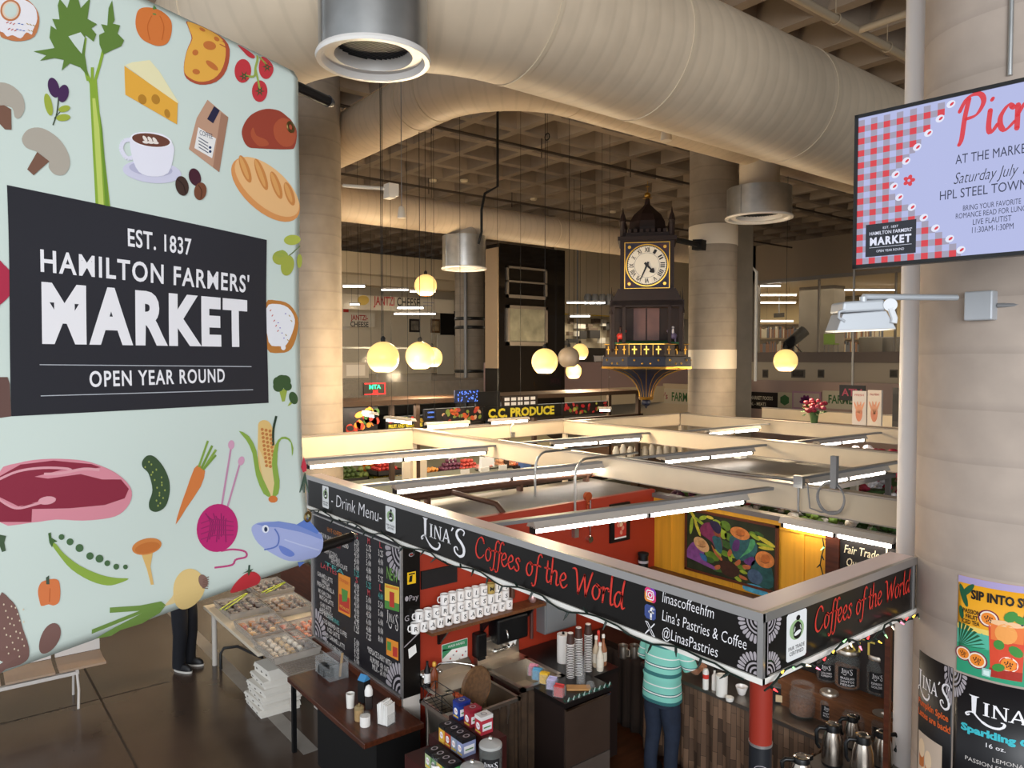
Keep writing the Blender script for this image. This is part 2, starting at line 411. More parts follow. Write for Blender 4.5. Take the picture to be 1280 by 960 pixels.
duct('air_duct', 'straight cream spiral duct running level behind the clock and far columns', [(D3X, -6, D3Z), (D3X, 5, D3Z), (D3X, 12, D3Z), (D3X, 16, D3Z), (D3X, 17.4, D3Z)], .35, (1, 2, 3))
# drum-shaped air outlets
def outlet(label, P, dia, h, zb, boot, lit=False):
    t = thing('duct_outlet', label, 'air outlet', (P.x, P.y, zb)); r = dia/2
    b = MB().lathe([(r, .02), (r, h)], n=48, cap0=False); b.box((-.012, -r - .01, .02), (.012, -r + .01, h))
    b.build('drum', GALV, t)
    MB().lathe([(r*1.04, 0), (r*1.06, .02), (r*1.04, .04), (r*.72, .04), (r*.66, .14), (r*.66, .2), (r*.72, .2), (r*.9, .03), (r*.95, 0), (r*1.04, 0)], n=48, cap0=False, cap1=False).build('rim', mat('white_rim', '#d9d4ce', .3), t)
    g = MB().lathe([(r*.67, .15), (.01, .16)], n=40, cap0=False, cap1=False)
    for k in range(-9, 10):
        x = k*r*.07; w = math.sqrt(max(0, (r*.66)**2 - x*x)); g.box((x - .004, -w, .11), (x + .004, w, .15))
    g.build('grille', mat('dark_grille', '#3a3c40', .4, .5), t)
    if boot:
        b = MB(); o = Vector((P.x, P.y, zb)); b.tube([Vector(q) - o for q in boot], [r*.62]*len(boot), 24); b.build('boot', mat('canvas_boot', '#b8ab98', .7), t)
    return t
P = onD(467, 80, 5.15)
outlet('large silver duct outlet with white rim hanging nearest over the banner', P, .74, 1.0, onD(467, 78, 5.15).z, [(P.x, P.y, 7.0), (P.x - .15, P.y + .1, 7.25), (-5.2, 2.75, 7.25)])
P = onX(949, 240, D2X); D = (P - CAM).dot(FW)
outlet('silver duct outlet hanging in front of the banded concrete column', P, .078*D/.935, .56, onX(949, 274, D2X).z, [(P.x, P.y, onX(949, 274, D2X).z + .55), (P.x, P.y, D2Z - .2)])
P = onX(580, 315, D3X); D = (P - CAM).dot(FW)
outlet('small distant silver duct outlet above the strapped column', P, .054*D/.935, .72, onX(580, 337, D3X).z, [(P.x, P.y, onX(580, 337, D3X).z + .7), (P.x, P.y, D3Z - .15)])
# sprinkler pipes below the ceiling
b = MB().tube([(-5.45, 2, 8.6), (-5.45, 26, 8.6)], .055, 10)
b.tube([(-5.45, 10.6, 8.6), (2, 10.6, 8.6)], .05, 10)
for y in (7, 10, 11.5, 14): b.tube([(-5.45 + .075*math.cos(a), y, 8.6 + .075*math.sin(a)) for a in [k*PI/6 for k in range(13)]], .008, 6, closed=False)
for y in (7, 10, 11.5, 14): b.cyl((-5.45, y, 8.67), (-5.45, y, 9.0), .008, n=6)
solo(b, 'sprinkler_pipe', mat('beige_pipe', '#a8977f', .5), 'beige sprinkler pipe with a branch above the biggest duct', 'pipe')
dk = mat('dark_pipe', '#4a3f36', .5, .3)
for i, (X, lab) in enumerate(((-13.3, 'nearest dark sprinkler line crossing the coffered ceiling'), (-18.2, 'middle dark sprinkler line crossing the coffered ceiling'), (-23.2, 'farthest dark sprinkler line crossing the coffered ceiling'))):
    b = MB().tube([(X, 3, 8.72), (X, 32, 8.72)], .035, 8)
    for k in range(6): b.cyl((X, 5.4 + 3*k, 8.55), (X, 5.4 + 3*k, 9.0), .014, n=6)
    solo(b, 'sprinkler_line', dk, lab, 'pipe')
# wires dropping from the ceiling
# ================================================================== the coffee stall
YF, XC, FB, FT, TH = 3.38, -2.19, 2.26, 2.63, .16
XL = -7.95                       # left end of the front header
YE = 5.13                        # far end of the side header
SIGN = mat('black_sign_panel', '#14110f', .28, noise=.15, scale=1.5)
def fy(X): return lambda u, v, h: Vector((u, YF - h, v))
frontm = lambda u, v, h: Vector((u, YF - .012 - h, v))
sidem = lambda u, v, h: Vector((XC + .012 + h, u, v))
def pf(x, y): p = onY(x, y, YF - .012); return (p.x, p.z)
def ps(x, y): p = onX(x, y, XC + .012); return (p.y, p.z)
# ---- calligraphic stroke lettering: strokes in x-height units, (points, weight)
SL = {
 'C': (1.15, [[(1.05,1.25),(.95,1.5),(.7,1.6),(.35,1.3),(.12,.75),(.15,.25),(.42,.0),(.75,.08),(1.05,.35)]]),
 'o': (.78, [[(.45,.98),(.2,.75),(.1,.35),(.25,.03),(.5,.1),(.68,.5),(.62,.88),(.42,.98),(.55,.85),(.78,.85)]]),
 'f': (.5, [[(.85,1.62),(.7,1.72),(.52,1.5),(.4,.9),(.28,.1),(.15,-.45),(-.02,-.6),(-.15,-.48)],[(.1,.88),(.4,.92),(.7,.9)]]),
 'e': (.72, [[(.12,.45),(.4,.52),(.6,.72),(.55,.93),(.38,.98),(.15,.68),(.12,.3),(.3,.03),(.52,.08),(.72,.3)]]),
 's': (.62, [[(.58,.82),(.45,.97),(.25,.88),(.22,.7),(.42,.48),(.48,.22),(.3,.02),(.1,.1),(.04,.2)]]),
 't': (.52, [[(.36,1.42),(.3,.9),(.22,.3),(.3,.04),(.45,.06),(.55,.2)],[(.05,.93),(.55,.97)]]),
 'h': (.85, [[(.3,1.75),(.2,.9),(.1,.0)],[(.16,.6),(.4,.93),(.62,.9),(.64,.6),(.58,.2),(.66,.02),(.85,.15)]]),
 'W': (1.5, [[(-.05,1.5),(.15,1.55),(.3,1.3),(.38,.0)],[(.38,.0),(.95,1.3)],[(.95,1.3),(1.02,.0)],[(1.02,.0),(1.45,1.2),(1.62,1.6)]]),
 'r': (.6, [[(.08,.82),(.22,.95),(.2,.5),(.12,.0)],[(.18,.55),(.35,.88),(.55,.95),(.62,.82)]]),
 'l': (.38, [[(.28,1.75),(.18,.8),(.15,.15),(.25,.02),(.4,.15)]]),
 'd': (.85, [[(.6,.9),(.35,.95),(.12,.6),(.1,.2),(.28,.02),(.52,.35),(.66,.8)],[(.85,1.72),(.72,1.2),(.62,.35),(.68,.03),(.85,.12)]]),
 ' ': (.55, []),
}
def calli(art, t, x, y, h, m, w=None, wt=.15, L=2, thick=1.0):
    """Lettering with the x-height h, starting at (x, y); w is its whole width."""
    tot = sum(SL[c][0] for c in t); k = (w/tot if w else h); cx = x
    for c in t:
        adv, strokes = SL[c]
        for st_ in strokes:
            pts = smooth(st_, 4, False)
            pts = [(cx + p[0]*k, y + p[1]*h) for p in pts]
            ws = []
            for i in range(len(pts)):
                a, b = pts[max(0, i-1)], pts[min(len(pts)-1, i+1)]; dx, dy = (b[0]-a[0])/k, (b[1]-a[1])/h
                ang = math.atan2(dy, dx); ws.append(wt*h*thick*(.38 + .62*abs(math.sin(ang - .55))))
            art.stroke(pts, ws, m, L)
        cx += adv*k
# ---- the tall serif name used on the stall and on the posters, in units of the height of the L stem
def linas(art, fx, m, s=True, L=2):
    """fx(x, y) maps the name's own units (width about 2.1, height 0..1) onto the surface."""
    def S_(pts, w): art.stroke(smooth(pts, 4, False), w if not isinstance(w, list) else [w[min(len(w)-1, int(i*len(w)/((len(pts)-1)*4+1)))] for i in range((len(pts)-1)*4+1)], m, L, fx)
    def Pn(*pts): art.poly(list(pts), m, L, fx)
    Pn((.06,1.0),(.34,1.0),(.27,.93),(.25,.2),(.15,.2),(.13,.93))                    # stem of the L
    art.stroke(smooth([(.2,.25),(.1,.22),(.0,.12),(.02,.03),(.08,.1)], 4, False), .055, m, L, fx)
    art.stroke(smooth([(.2,.24),(.34,.02),(.55,-.16),(.78,-.18),(.92,-.06),(.95,.1),(.88,.12)], 4, False), [.06]*6+[.1]*8+[.075]*6+[.05]*5, m, L, fx)
    def ser(x, y, w=.16, h=.035): Pn((x-w/2,y),(x+w/2,y),(x+w/2,y+h),(x-w/2,y+h))
    Pn((.47,.24),(.55,.24),(.55,.82),(.47,.82)); ser(.51,.24); ser(.51,.79)
    Pn((.68,.24),(.72,.24),(.72,.82),(.68,.82)); ser(.70,.24,.13); Pn((.66,.82),(.75,.82),(1.01,.24),(.95,.24)); Pn((.96,.24),(1.0,.24),(1.0,.82),(.96,.82)); ser(.98,.79,.13)
    Pn((1.08,.24),(1.13,.24),(1.27,.74),(1.25,.82)); Pn((1.25,.82),(1.29,.82),(1.46,.24),(1.36,.24)); Pn((1.15,.4),(1.38,.4),(1.37,.45),(1.16,.45)); ser(1.1,.24,.13); ser(1.41,.24,.15)
    Pn((1.5,.82),(1.57,.98),(1.63,.94),(1.54,.8))
    if s: art.stroke(smooth([(2.08,.78),(2.12,.93),(1.98,1.0),(1.84,.93),(1.76,.78),(1.82,.6),(1.98,.45),(2.1,.25),(2.08,.0),(1.9,-.12),(1.7,-.02),(1.66,.16),(1.76,.22),(1.82,.12)], 5, False),
                    [.05]*6+[.06]*8+[.09]*8+[.12]*16+[.1]*8+[.07]*10+[.05]*12, m, L, fx)
def rosette(art, c, sx, sy, r, m=None, L=1):
    """Quarter of a petalled ring with its centre in the corner c, opening along the signs sx, sy."""
    m = m or INKG
    A = lambda a: (c[0] + sx*math.cos(a), c[1] + sy*math.sin(a))
    def at(rr, a): return (c[0] + sx*rr*math.cos(a), c[1] + sy*rr*math.sin(a))
    for r0, r1 in ((.0, .16), (.26, .34), (.44, .52)):
        n = 10
        for k in range(n):
            a, b = PI/2*k/n, PI/2*(k+1)/n; art.poly([at(r0*r, a), at(r1*r, a), at(r1*r, b), at(r0*r, b)] if r0 else [c, at(r1*r, a), at(r1*r, b)], m, L)
    n = 7
    for k in range(n):
        a = PI/2*(k + .5)/n; wd = .072*r
        q = [at(.6*r, a)]; d = (sx*math.cos(a), sy*math.sin(a)); nn = (-d[1], d[0])
        tip = at(.88*r, a)
        pts = [(at(.6*r, a)[0] + nn[0]*wd*.55, at(.6*r, a)[1] + nn[1]*wd*.55), (at(.8*r, a)[0] + nn[0]*wd, at(.8*r, a)[1] + nn[1]*wd)]
        pts += [(tip[0] + nn[0]*wd*math.cos(t) + d[0]*wd*math.sin(t)*1.1, tip[1] + nn[1]*wd*math.cos(t) + d[1]*wd*math.sin(t)*1.1) for t in [PI*j/6 for j in range(7)]]
        pts += [(at(.8*r, a)[0] - nn[0]*wd, at(.8*r, a)[1] - nn[1]*wd), (at(.6*r, a)[0] - nn[0]*wd*.55, at(.6*r, a)[1] - nn[1]*wd*.55)]
        art.poly(pts, m, L)
BADGE = mat('badge_white', '#e9e9e8', .5); BADGEG = mat('badge_green', '#9cb987', .5)
def badge(art, x0, y0, x1, y1, txt=True):
    w, h = x1 - x0, y1 - y0; f = lambda u, v: (x0 + u*w, y0 + v*h)
    c = .07; art.poly([f(*p) for p in [(c,0),(1-c,0),(1,c*.6),(1,1-c*.6),(1-c,1),(c,1),(0,1-c*.6),(0,c*.6)]], BADGE, 1)
    art.poly([f(*p) for p in ell(.5, .62, .36, .21, 0, 28)], BADGEG, 2)
    art.poly([f(*p) for p in ell(.56, .86, .1, .055, 0, 16)], INKK, 3)
    art.poly([f(*p) for p in smooth([(.54,.79),(.72,.7),(.74,.58),(.68,.46),(.54,.42),(.38,.46),(.32,.58),(.36,.72)], 4)], INKK, 3)
    art.poly([f(*p) for p in ell(.53, .55, .17, .045, 8, 20)], BADGE, 4)
    art.stroke([f(.36,.6), f(.4,.68)], .04*w, BADGE, 4); art.stroke([f(.7,.62), f(.66,.69)], .04*w, BADGE, 4)
    if txt:
        art.text('FAIR TRADE', *f(.5, .22), .075*h, INKK, w=.8*w, align='c', L=2, bold=.01); art.text('CERTIFIED', *f(.5, .11), .075*h, INKK, w=.7*w, align='c', L=2, bold=.01)
# ---------------- front header
hd = thing('header_sign', 'long black front header with red lettering and social media names', 'sign', (XC - 3, YF, FB))
CAPM = mat('pink_white_trim', '#f1dcd8', .3)
b = MB().box((XL, YF - .01, FB + .03), (XC + .01, YF + .03, FT - .03)); part(b, 'panel', SIGN, hd)
b = MB().box((XL, YF + .002, FT - .03), (XC - TH, YF + TH, FT)); b.box((XL, YF + TH - .02, FB + .02), (XC - TH, YF + TH, FT - .03)); part(b, 'top_cap', CAPM, hd)
b = MB().box((XL, YF - .022, FT - .045), (XC + .02, YF + .004, FT + .004)); b.box((XL, YF - .018, FB + .03), (XL + .02, YF, FT - .04)); b.box((XC - .014, YF - .02, FB), (XC + .02, YF + .002, FT)); part(b, 'edge_trim', ALU, hd)
b = MB().box((XL, YF - .022, FB), (XC + .02, YF + .05, FB + .032)); part(b, 'lower_trim', WHITE, hd)
a = Art(frontm); lm = lambda x, y: pf(x, y)
# the stall's name
q0, q1 = pf(528, 690), pf(580, 657); L0 = pf(531, 687); Ltop = pf(528, 641)
hL = (pf(528, 638)[1] - pf(530, 681)[1]); xs0 = pf(527, 660)[0]; xs1 = pf(581, 680)[0]; kx = (xs1 - xs0)/2.14; yb = FT - .05 - .86*(FT - FB - .08)
hL = .74*(FT - FB - .08)
linas(a, lambda u, v: (xs0 + u*kx, yb + .04 + v*hL*.93), INKW)
x0 = pf(594, 690)[0]; x1 = pf(781, 745)[0]
calli(a, 'Coffees of the World', x0, FB + .133, .103, INKR, w=x1 - x0, wt=.17)
# social media marks and names
bx = pf(806, 737)[0]; bx1 = pf(820, 740)[0]; bw = bx1 - bx
IGc = [mat('ig_orange', '#e8903f', .5), mat('ig_pink', '#d8356f', .5), mat('ig_purple', '#7d3fb0', .5)]
FBM = mat('blue_badge', '#3d4d88', .5)
def rsq(x, y, w_, h_, c): return [(x+c,y),(x+w_-c,y),(x+w_,y+c),(x+w_,y+h_-c),(x+w_-c,y+h_),(x+c,y+h_),(x,y+h_-c),(x,y+c)]
yI = FT - .135; bh = .085
a.poly(rsq(bx, yI, bw, bh, .015), IGc[1], 1)
a.poly([(bx+.012, yI), (bx+bw*.75, yI), (bx, yI+bh*.7), (bx, yI+.012)], IGc[0], 2); a.poly([(bx+bw, yI+bh*.5), (bx+bw, yI+bh-.015), (bx+bw-.015, yI+bh), (bx+bw*.45, yI+bh)], IGc[2], 2)
fI = lambda u, v: (bx + u*bw, yI + v*bh)
def ringp(art, cx, cy, r0, r1, m, f, L=3, n=20):
    for k in range(n):
        p, q = 2*PI*k/n, 2*PI*(k+1)/n
        art.poly([f(cx+r0*math.cos(p), cy+r0*math.sin(p)), f(cx+r1*math.cos(p), cy+r1*math.sin(p)), f(cx+r1*math.cos(q), cy+r1*math.sin(q)), f(cx+r0*math.cos(q), cy+r0*math.sin(q))], m, L)
a.stroke([fI(*p) for p in smooth([(.2,.3),(.2,.7),(.3,.8),(.7,.8),(.8,.7),(.8,.3),(.7,.2),(.3,.2),(.2,.3)], 2, False)], .007, INKW, 3)
ringp(a, .5, .5, .13, .2, INKW, fI); a.poly([fI(*p) for p in ell(.68, .68, .04, .04, 0, 8)], INKW, 3)
yFb = yI - .103; a.poly(rsq(bx, yFb, bw, bh, .015), FBM, 1)
fF = lambda u, v: (bx + u*bw, yFb + v*bh)
a.stroke([fF(*p) for p in smooth([(.8,.78),(.66,.8),(.58,.68),(.58,.4),(.58,.06)], 3, False)], .014, INKW, 2); a.stroke([fF(.42,.52), fF(.78,.52)], .012, INKW, 2)
yX = yFb - .1; fX = lambda u, v: (bx + u*bw, yX + v*bh)
a.poly([fX(*p) for p in [(.05,.95),(.3,.95),(.95,.05),(.7,.05)]], INKW, 1); a.poly([fX(*p) for p in [(.15,.9),(.27,.9),(.85,.1),(.73,.1)]], SIGN, 2)
a.stroke([fX(.88,.95), fX(.55,.56)], .007, INKW, 1); a.stroke([fX(.08,.05), fX(.42,.43)], .007, INKW, 1)
xt = pf(828, 745)[0]; x2 = pf(892, 770)[0]; x3 = pf(933, 800)[0]; x4 = pf(897, 810)[0]
a.text('linascoffeehfm', xt, yI + .025, .062, INKW, w=x2 - xt, shear=.1, bold=-.008); a.text("Lina's Pastries & Coffee", xt, yFb + .02, .062, INKW, w=x3 - xt, shear=.1, bold=-.008); a.text('@LinasPastries', xt, yX + .022, .062, INKW, w=x4 - xt, shear=.1, bold=-.008)
xr = XC - .02
rosette(a, (xr, FT - .05), -1, -1, .125); rosette(a, (xr, FB + .04), -1, 1, .125)
a.stroke([(xr + .004, FB + .04), (xr + .004, FT - .05)], .006, INKG, 1); a.stroke([(XL+.03, FT - .047), (xr, FT - .047)], .004, INKG, 1)
# the drink menu heading between two badges
m0 = pf(403, 620)[0]; m1 = pf(411, 625)[0]; n0 = pf(482, 650)[0]; n1 = pf(494.5, 650)[0]
badge(a, m0, FB + .075, m1, FT - .06); badge(a, n0, FB + .075, n1, FT - .06)
d0 = pf(414, 630)[0]; d1 = pf(477, 650)[0]
a.text('- Drink Menu-', d0, FB + .13, .125, INKW, w=d1 - d0, shear=.12, bold=-.01)
apart(a, 'lettering', hd)
# ---------------- side header
hs = thing('header_sign', 'short black side header with a fair trade badge next to the pillar', 'sign', (XC, (YF + YE)/2, FB))
b = MB().box((XC - .03, YF + .005, FB + .03), (XC + .01, YE, FT - .03)); part(b, 'panel', SIGN, hs)
b = MB().box((XC - TH, YF + .004, FT - .03), (XC - .002, YE, FT)); b.box((XC - TH, YF + TH, FB + .02), (XC - TH + .02, YE, FT - .03)); part(b, 'top_cap', CAPM, hs)
b = MB().box((XC - .004, YF + .004, FT - .045), (XC + .022, YE, FT + .004)); b.box((XC - .004, YE - .05, FB + .03), (XC + .02, YE - .035, FT - .04)); part(b, 'edge_trim', ALU, hs)
b = MB().box((XC - .05, YF + .004, FB), (XC + .022, YE, FB + .032)); part(b, 'lower_trim', WHITE, hs)
a = Art(sidem); y0 = ps(983, 800)[0]; y1 = ps(1008, 790)[0]
badge(a, y0, FB + .055, y1, FT - .055)
t0 = ps(1018, 790)[0]; t1 = ps(1137, 745)[0]; calli(a, 'Coffees of the World', t0, FB + .155, .085, INKR, w=(t1 - t0), wt=.16)
rosette(a, (YF + .04, FT - .05), 1, -1, .125); rosette(a, (YF + .04, FB + .04), 1, 1, .125); a.stroke([(YF + .035, FB + .04), (YF + .035, FT - .05)], .006, INKG, 1)
apart(a, 'lettering', hs)
# ---------------- string lights
WIRE = mat('green_wire', '#12211a', .5)
sl = thing('string_lights', 'unlit dark string lights hooked along the bottom of the front header', 'string lights', (XC - 3, YF - .05, FB))
pts = []; x = XL + .1
while x < XC:
    pts.append((x, YF - .034 - .012*random.random(), FB + .012 + .022*math.sin(x*9) + .015*random.random())); x += .09
part(MB().tube(pts, .006, 6), 'wire', WIRE, sl)
for k in range(1, len(pts), 2):
    p = Vector(pts[k]); d = Vector((random.uniform(-.5, .5), -.5, random.choice((-1, -1, 1))*random.uniform(.4, 1))).normalized()
    bb = MB().cyl(p, p + d*.035, .008, n=6).cyl(p + d*.035, p + d*.062, .006, .002, 6); part(bb, 'bulb', WIRE, sl)
sl = thing('string_lights', 'lit coloured string lights draped along the side header to the pillar', 'string lights', (XC, YF + 1, FB))
pts = []; y = YF - .05
while y < YE + .05:
    pts.append((XC + .045 + .01*random.random(), y, FB + .01 + .03*math.sin(y*11) + .02*random.random())); y += .05
pts += [(XC + .04, YE + .05, FB - .03), (XC + .03, YE + .04, FB - .2), (XC + .04, YE + .02, FB - .38), (XC + .03, YE - .01, FB - .46)]
part(MB().tube(pts, .006, 6), 'wire', WIRE, sl)
BUL = [mat('bulb_' + n, c, .4, emit=e) for n, c, e in (('red', '#ff3a3a', 2.2), ('yellow', '#ffc23a', 3.), ('green', '#8fe08a', 1.6), ('white', '#ffe9b8', 2.2), ('pink', '#ff7088', 2.))]
for k in range(1, len(pts), 2):
    p = Vector(pts[k]); d = Vector((.6, random.uniform(-.6, .6), random.uniform(-1, 1))).normalized()
    part(MB().cyl(p, p + d*.025, .008, n=6), 'bulb_socket', WIRE, sl)
    part(MB().cyl(p + d*.025, p + d*.05, .006, .002, 8), 'bulb', BUL[k//2 % 5], sl)
# ---------------- corner post under the headers
cp = thing('corner_post', 'round red and black post under the corner of the black headers', 'post', (XC - .03, YF + .045, 0))
MB().lathe([(.058, 1.93), (.058, FB)], n=28).build('red_sleeve', mat('red_sleeve', '#8a2412', .5), cp)
MB().lathe([(.06, 1.915), (.062, 1.93)], n=28).build('ring', ALU, cp)
MB().lathe([(.058, 0), (.058, 1.915)], n=28).build('black_sleeve', mat('navy_black', '#15171c', .45), cp)
def cylm(c, r, a0=0.):
    """Print on a post: u metres round it from the direction a0, v the height."""
    return lambda u, v, h: Vector((c[0] + (r + h)*math.cos(a0 + u/r), c[1] + (r + h)*math.sin(a0 + u/r), v))
av = math.atan2(-cp.location.y, -cp.location.x)
a = Art(cylm((0, 0), .058, av))
for k in range(4): a.stroke([( .004 + .008*k + .004*math.cos(t), 1.8 + (.008 + .004*k)*math.sin(t)) for t in [-.9 + .3*j for j in range(7)]], .0035, INKG, 1)
a.stroke([(.034*math.cos(t) + .003, 1.8 + .024*math.sin(t)) for t in [2*PI*k/20 for k in range(19)]], .003, INKG, 1)
YEL = mat('yellow_sticker', '#f0bf1c', .5)
a.rect(-.028, 1.62, .026, 1.7, YEL, 1); a.text('Interac', 0, 1.675, .012, INKK, w=.04, align='c', L=2, bold=.02)
a.poly([(-.02,1.62),(-.012,1.655),(.004,1.66),(.012,1.64),(.004,1.62)], INKK, 2)
a.build('stickers', cp)
# ---------------- menu wall under the left end of the front header
MWX = -5.9; MWZ = .82
mw = thing('menu_wall', 'black drink menu wall standing on the dark wood counter', 'menu board', (-6.9, YF + .12, 0))
MENU = mat('menu_black', '#17141a', .45, noise=.1, scale=2)
b = MB().box((-7.9, YF + .02, MWZ), (MWX, YF + .2, FB)); part(b, 'panel', MENU, mw)
b = MB().box((-7.9, YF + .02, 0), (MWX, YF + .2, MWZ - .002)); part(b, 'white_base', mat('cream_base', '#d9cfc6', .5), mw)
b = MB()
for bx_ in (((-7.9, YF + .002, FB - .06), (MWX + .0, YF + .02, FB - .045)), ((-7.9, YF + .002, MWZ), (MWX, YF + .02, MWZ + .02)), ((MWX - .02, YF + .002, MWZ), (MWX + .004, YF + .022, FB)), ((-7.9, YF + .002, MWZ), (-7.85, YF + .02, FB))): b.box(*bx_)
part(b, 'frame', ALU, mw)
b = MB().box((MWX - 0.002, YF + .022, MWZ + .005), (MWX + .006, YF + .2, FB)); part(b, 'end_panel', SIGN, mw)
mf = lambda u, v, h: Vector((u, YF + .016 - h, v))
def pm(x, y): p = onY(x, y, YF + .016); return (p.x, p.z)
a = Art(mf); TL_, ORG, RDT = mat('menu_teal', '#4f9a93', .6), mat('menu_orange', '#b56a2f', .6), mat('menu_red', '#b8454a', .6)
MT = mat('menu_white', '#c9c2bd', .6)
def mt(t, x, y, m=MT, h=.045, w=None, al='c'):
    p = pm(x, y); a.text(t, p[0], p[1], h, m, w=w, align=al, L=1, res=1, bold=.01)
wpx = lambda x0, x1, y: pm(x1, y)[0] - pm(x0, y)[0]
left = [('HOT COFFEE', 418, 668, ORG, 18), ('MEDIUM OR DARK ROAST BLEND', 417, 678, MT, 36), ('SPECIALTY', 418, 683, RDT, 16), ('CAPPUCCINO', 413, 694, MT, 17), ('AMERICANO', 418, 701, MT, 14), ('HOT CHOCOLATE', 424, 709, MT, 20), ('TEA', 418, 713, TL_, 24), ('LATTES', 411, 714, RDT, 20),
        ('CARAMEL LATTE', 406, 724, MT, 19), ('VANILLA', 407, 731, MT, 10), ('FRENCH VANILLA', 407, 737, MT, 21), ('MOCHACCINO', 406, 745, MT, 16), ('MATCHA LATTE', 408, 753, MT, 17), ('CHAI LATTE', 407, 761, MT, 14), ('LONDON FOG', 408, 768, MT, 15), ('ESPRESSO', 408, 771, MT, 17),
        ('COLD DRINKS', 416, 777, TL_, 16), ('COLD BREWED ICE COFFEE', 418, 787, MT, 30), ('ICED LATTE', 417, 794, MT, 15), ('ICED CARAMEL LATTE', 418, 803, MT, 25), ('ICED MOCHACCINO', 417, 812, MT, 22), ('ICED CHAI', 417, 819, MT, 17)]
for t_, x, y, m_, wd in left: mt(t_, x, y, m_, .047, wpx(x - wd/2, x + wd/2, y))
rows = ['S', '2.50', '3.50', '4.50', '4.00', '5.00', '5.25', 'S', '4.00', '4.25', '4.00', '4.50', '4.00', '4.25', '4.75', '1.25', '', '5.00', '5.50', '5.25', '6.00', '5.00']
for c_, (x, yt, yb2, lst) in enumerate(((446, 674, 838, rows), (461, 680, 800, ['M', '2.75', '3.90', '5.00', '4.80', '4.00', '5.25', 'M', '5.00', '8.00', '4.50', '6.00', '4.80', '7.25']), (476, 685, 803, ['L', '3.25', '4.00', '8.00', '5.25', 'L', '4.80', '5.50', '5.00', '6.00', '8.00', '8.00']))):
    for k, s_ in enumerate(lst):
        y = yt + (yb2 - yt)*k/(len(lst) - 1)
        if s_: mt(s_, x, y, RDT if len(s_) == 1 else (TL_ if k in (6, 16) else MT), .06, wpx(x - (1.5 if len(s_) == 1 else 3), x + (1.5 if len(s_) == 1 else 3), y))
mt('*REPLACE DAIRY WITH', 474, 824, MT, .055, wpx(461, 491, 820)); mt('ALMOND OR OAT', 474, 834, MT, .055, wpx(463, 486, 820)); mt('MILK - $1.00', 474, 842, MT, .055, wpx(465, 482, 820))
GRN_ = mat('menu_green', '#6f9a4a', .6); mt('NEW', 490.5, 726, GRN_, .11, wpx(484, 498, 720))
def quad(pts, m, L=1): a.poly([pm(*p) for p in pts], m, L)
PO, PG, PR_, PY = mat('print_orange', '#e08a2a', .6), mat('print_green', '#4f8a3c', .6), mat('print_red', '#b93527', .6), mat('print_yellow', '#e6c04a', .6)
quad([(423, 716), (438, 722), (438, 772), (423, 764)], PO); quad([(424, 742), (437, 748), (437, 768), (424, 762)], PR_, 2); quad([(427, 735), (435, 739), (434, 752), (428, 752)], PG, 3); a.text('STRAWBERRY', *pm(430.5, 729), .035, PR_, w=wpx(425, 437, 729), align='c', L=2); a.text('MATCHA LATTE', *pm(430.5, 762), .03, PY, w=wpx(425, 436, 760), align='c', L=3)
quad([(481, 729), (499, 734), (499, 765), (481, 760)], PY); quad([(481, 750), (499, 755), (499, 765), (481, 760)], PG, 2); quad([(487, 739), (493, 741), (493, 760), (487, 758)], PR_, 3); quad([(482, 731), (498, 735), (498, 738), (482, 734)], PO, 2)
pL = pm(483.5, 775); kw = wpx(483, 497, 775)/2.14; linas(a, lambda u, v: (pL[0] + u*kw, pL[1] - .03 + v*.13), MT, True, 1)
quad([(483, 797), (498, 803), (498, 826), (483, 818)], PO); quad([(484, 801), (489, 803), (489, 814), (484, 812)], PG, 2); quad([(491, 808), (497, 810), (497, 822), (491, 820)], PR_, 2)
rosette(a, (MWX - .03, FB - .07), -1, -1, .3); rosette(a, (MWX - .03, MWZ + .03), -1, 1, .3); rosette(a, (-7.83, MWZ + .03), 1, 1, .32)
apart(a, 'menu_print', mw)
ef = lambda u, v, h: Vector((MWX + .007 + h, u, v)); a = Art(ef); ye = YF + .11
ringp(a, 0, 0, .012, .018, INKG, lambda u, v: (ye + u*1.6, 2.14 + v), 1); a.stroke([(ye - .012, 2.14), (ye + .012, 2.14)], .008, INKR, 1)
a.rect(ye - .045, 1.87, ye + .045, 1.98, YEL, 1); a.poly([(ye - .03, 1.89), (ye - .02, 1.945), (ye + .01, 1.95), (ye + .005, 1.89)], INKK, 2); a.rect(ye - .03, 1.955, ye + .035, 1.968, INKK, 2)
a.poly(ell(ye - .052, 1.742, .018, .024, 0, 14), INKG, 1); a.text('Pay', ye - .025, 1.715, .05, INKG, L=1); a.text('G Pay', ye - .075, 1.535, .05, INKG, L=1)
a.poly([(ye - .04, 1.27), (ye + .04, 1.3), (ye + .05, 1.22), (ye - .03, 1.18)], PAPER, 1); a.stroke([(ye - .08, 1.3), (ye + .08, 1.4)], .01, INKG, 1)
apart(a, 'stickers', mw)
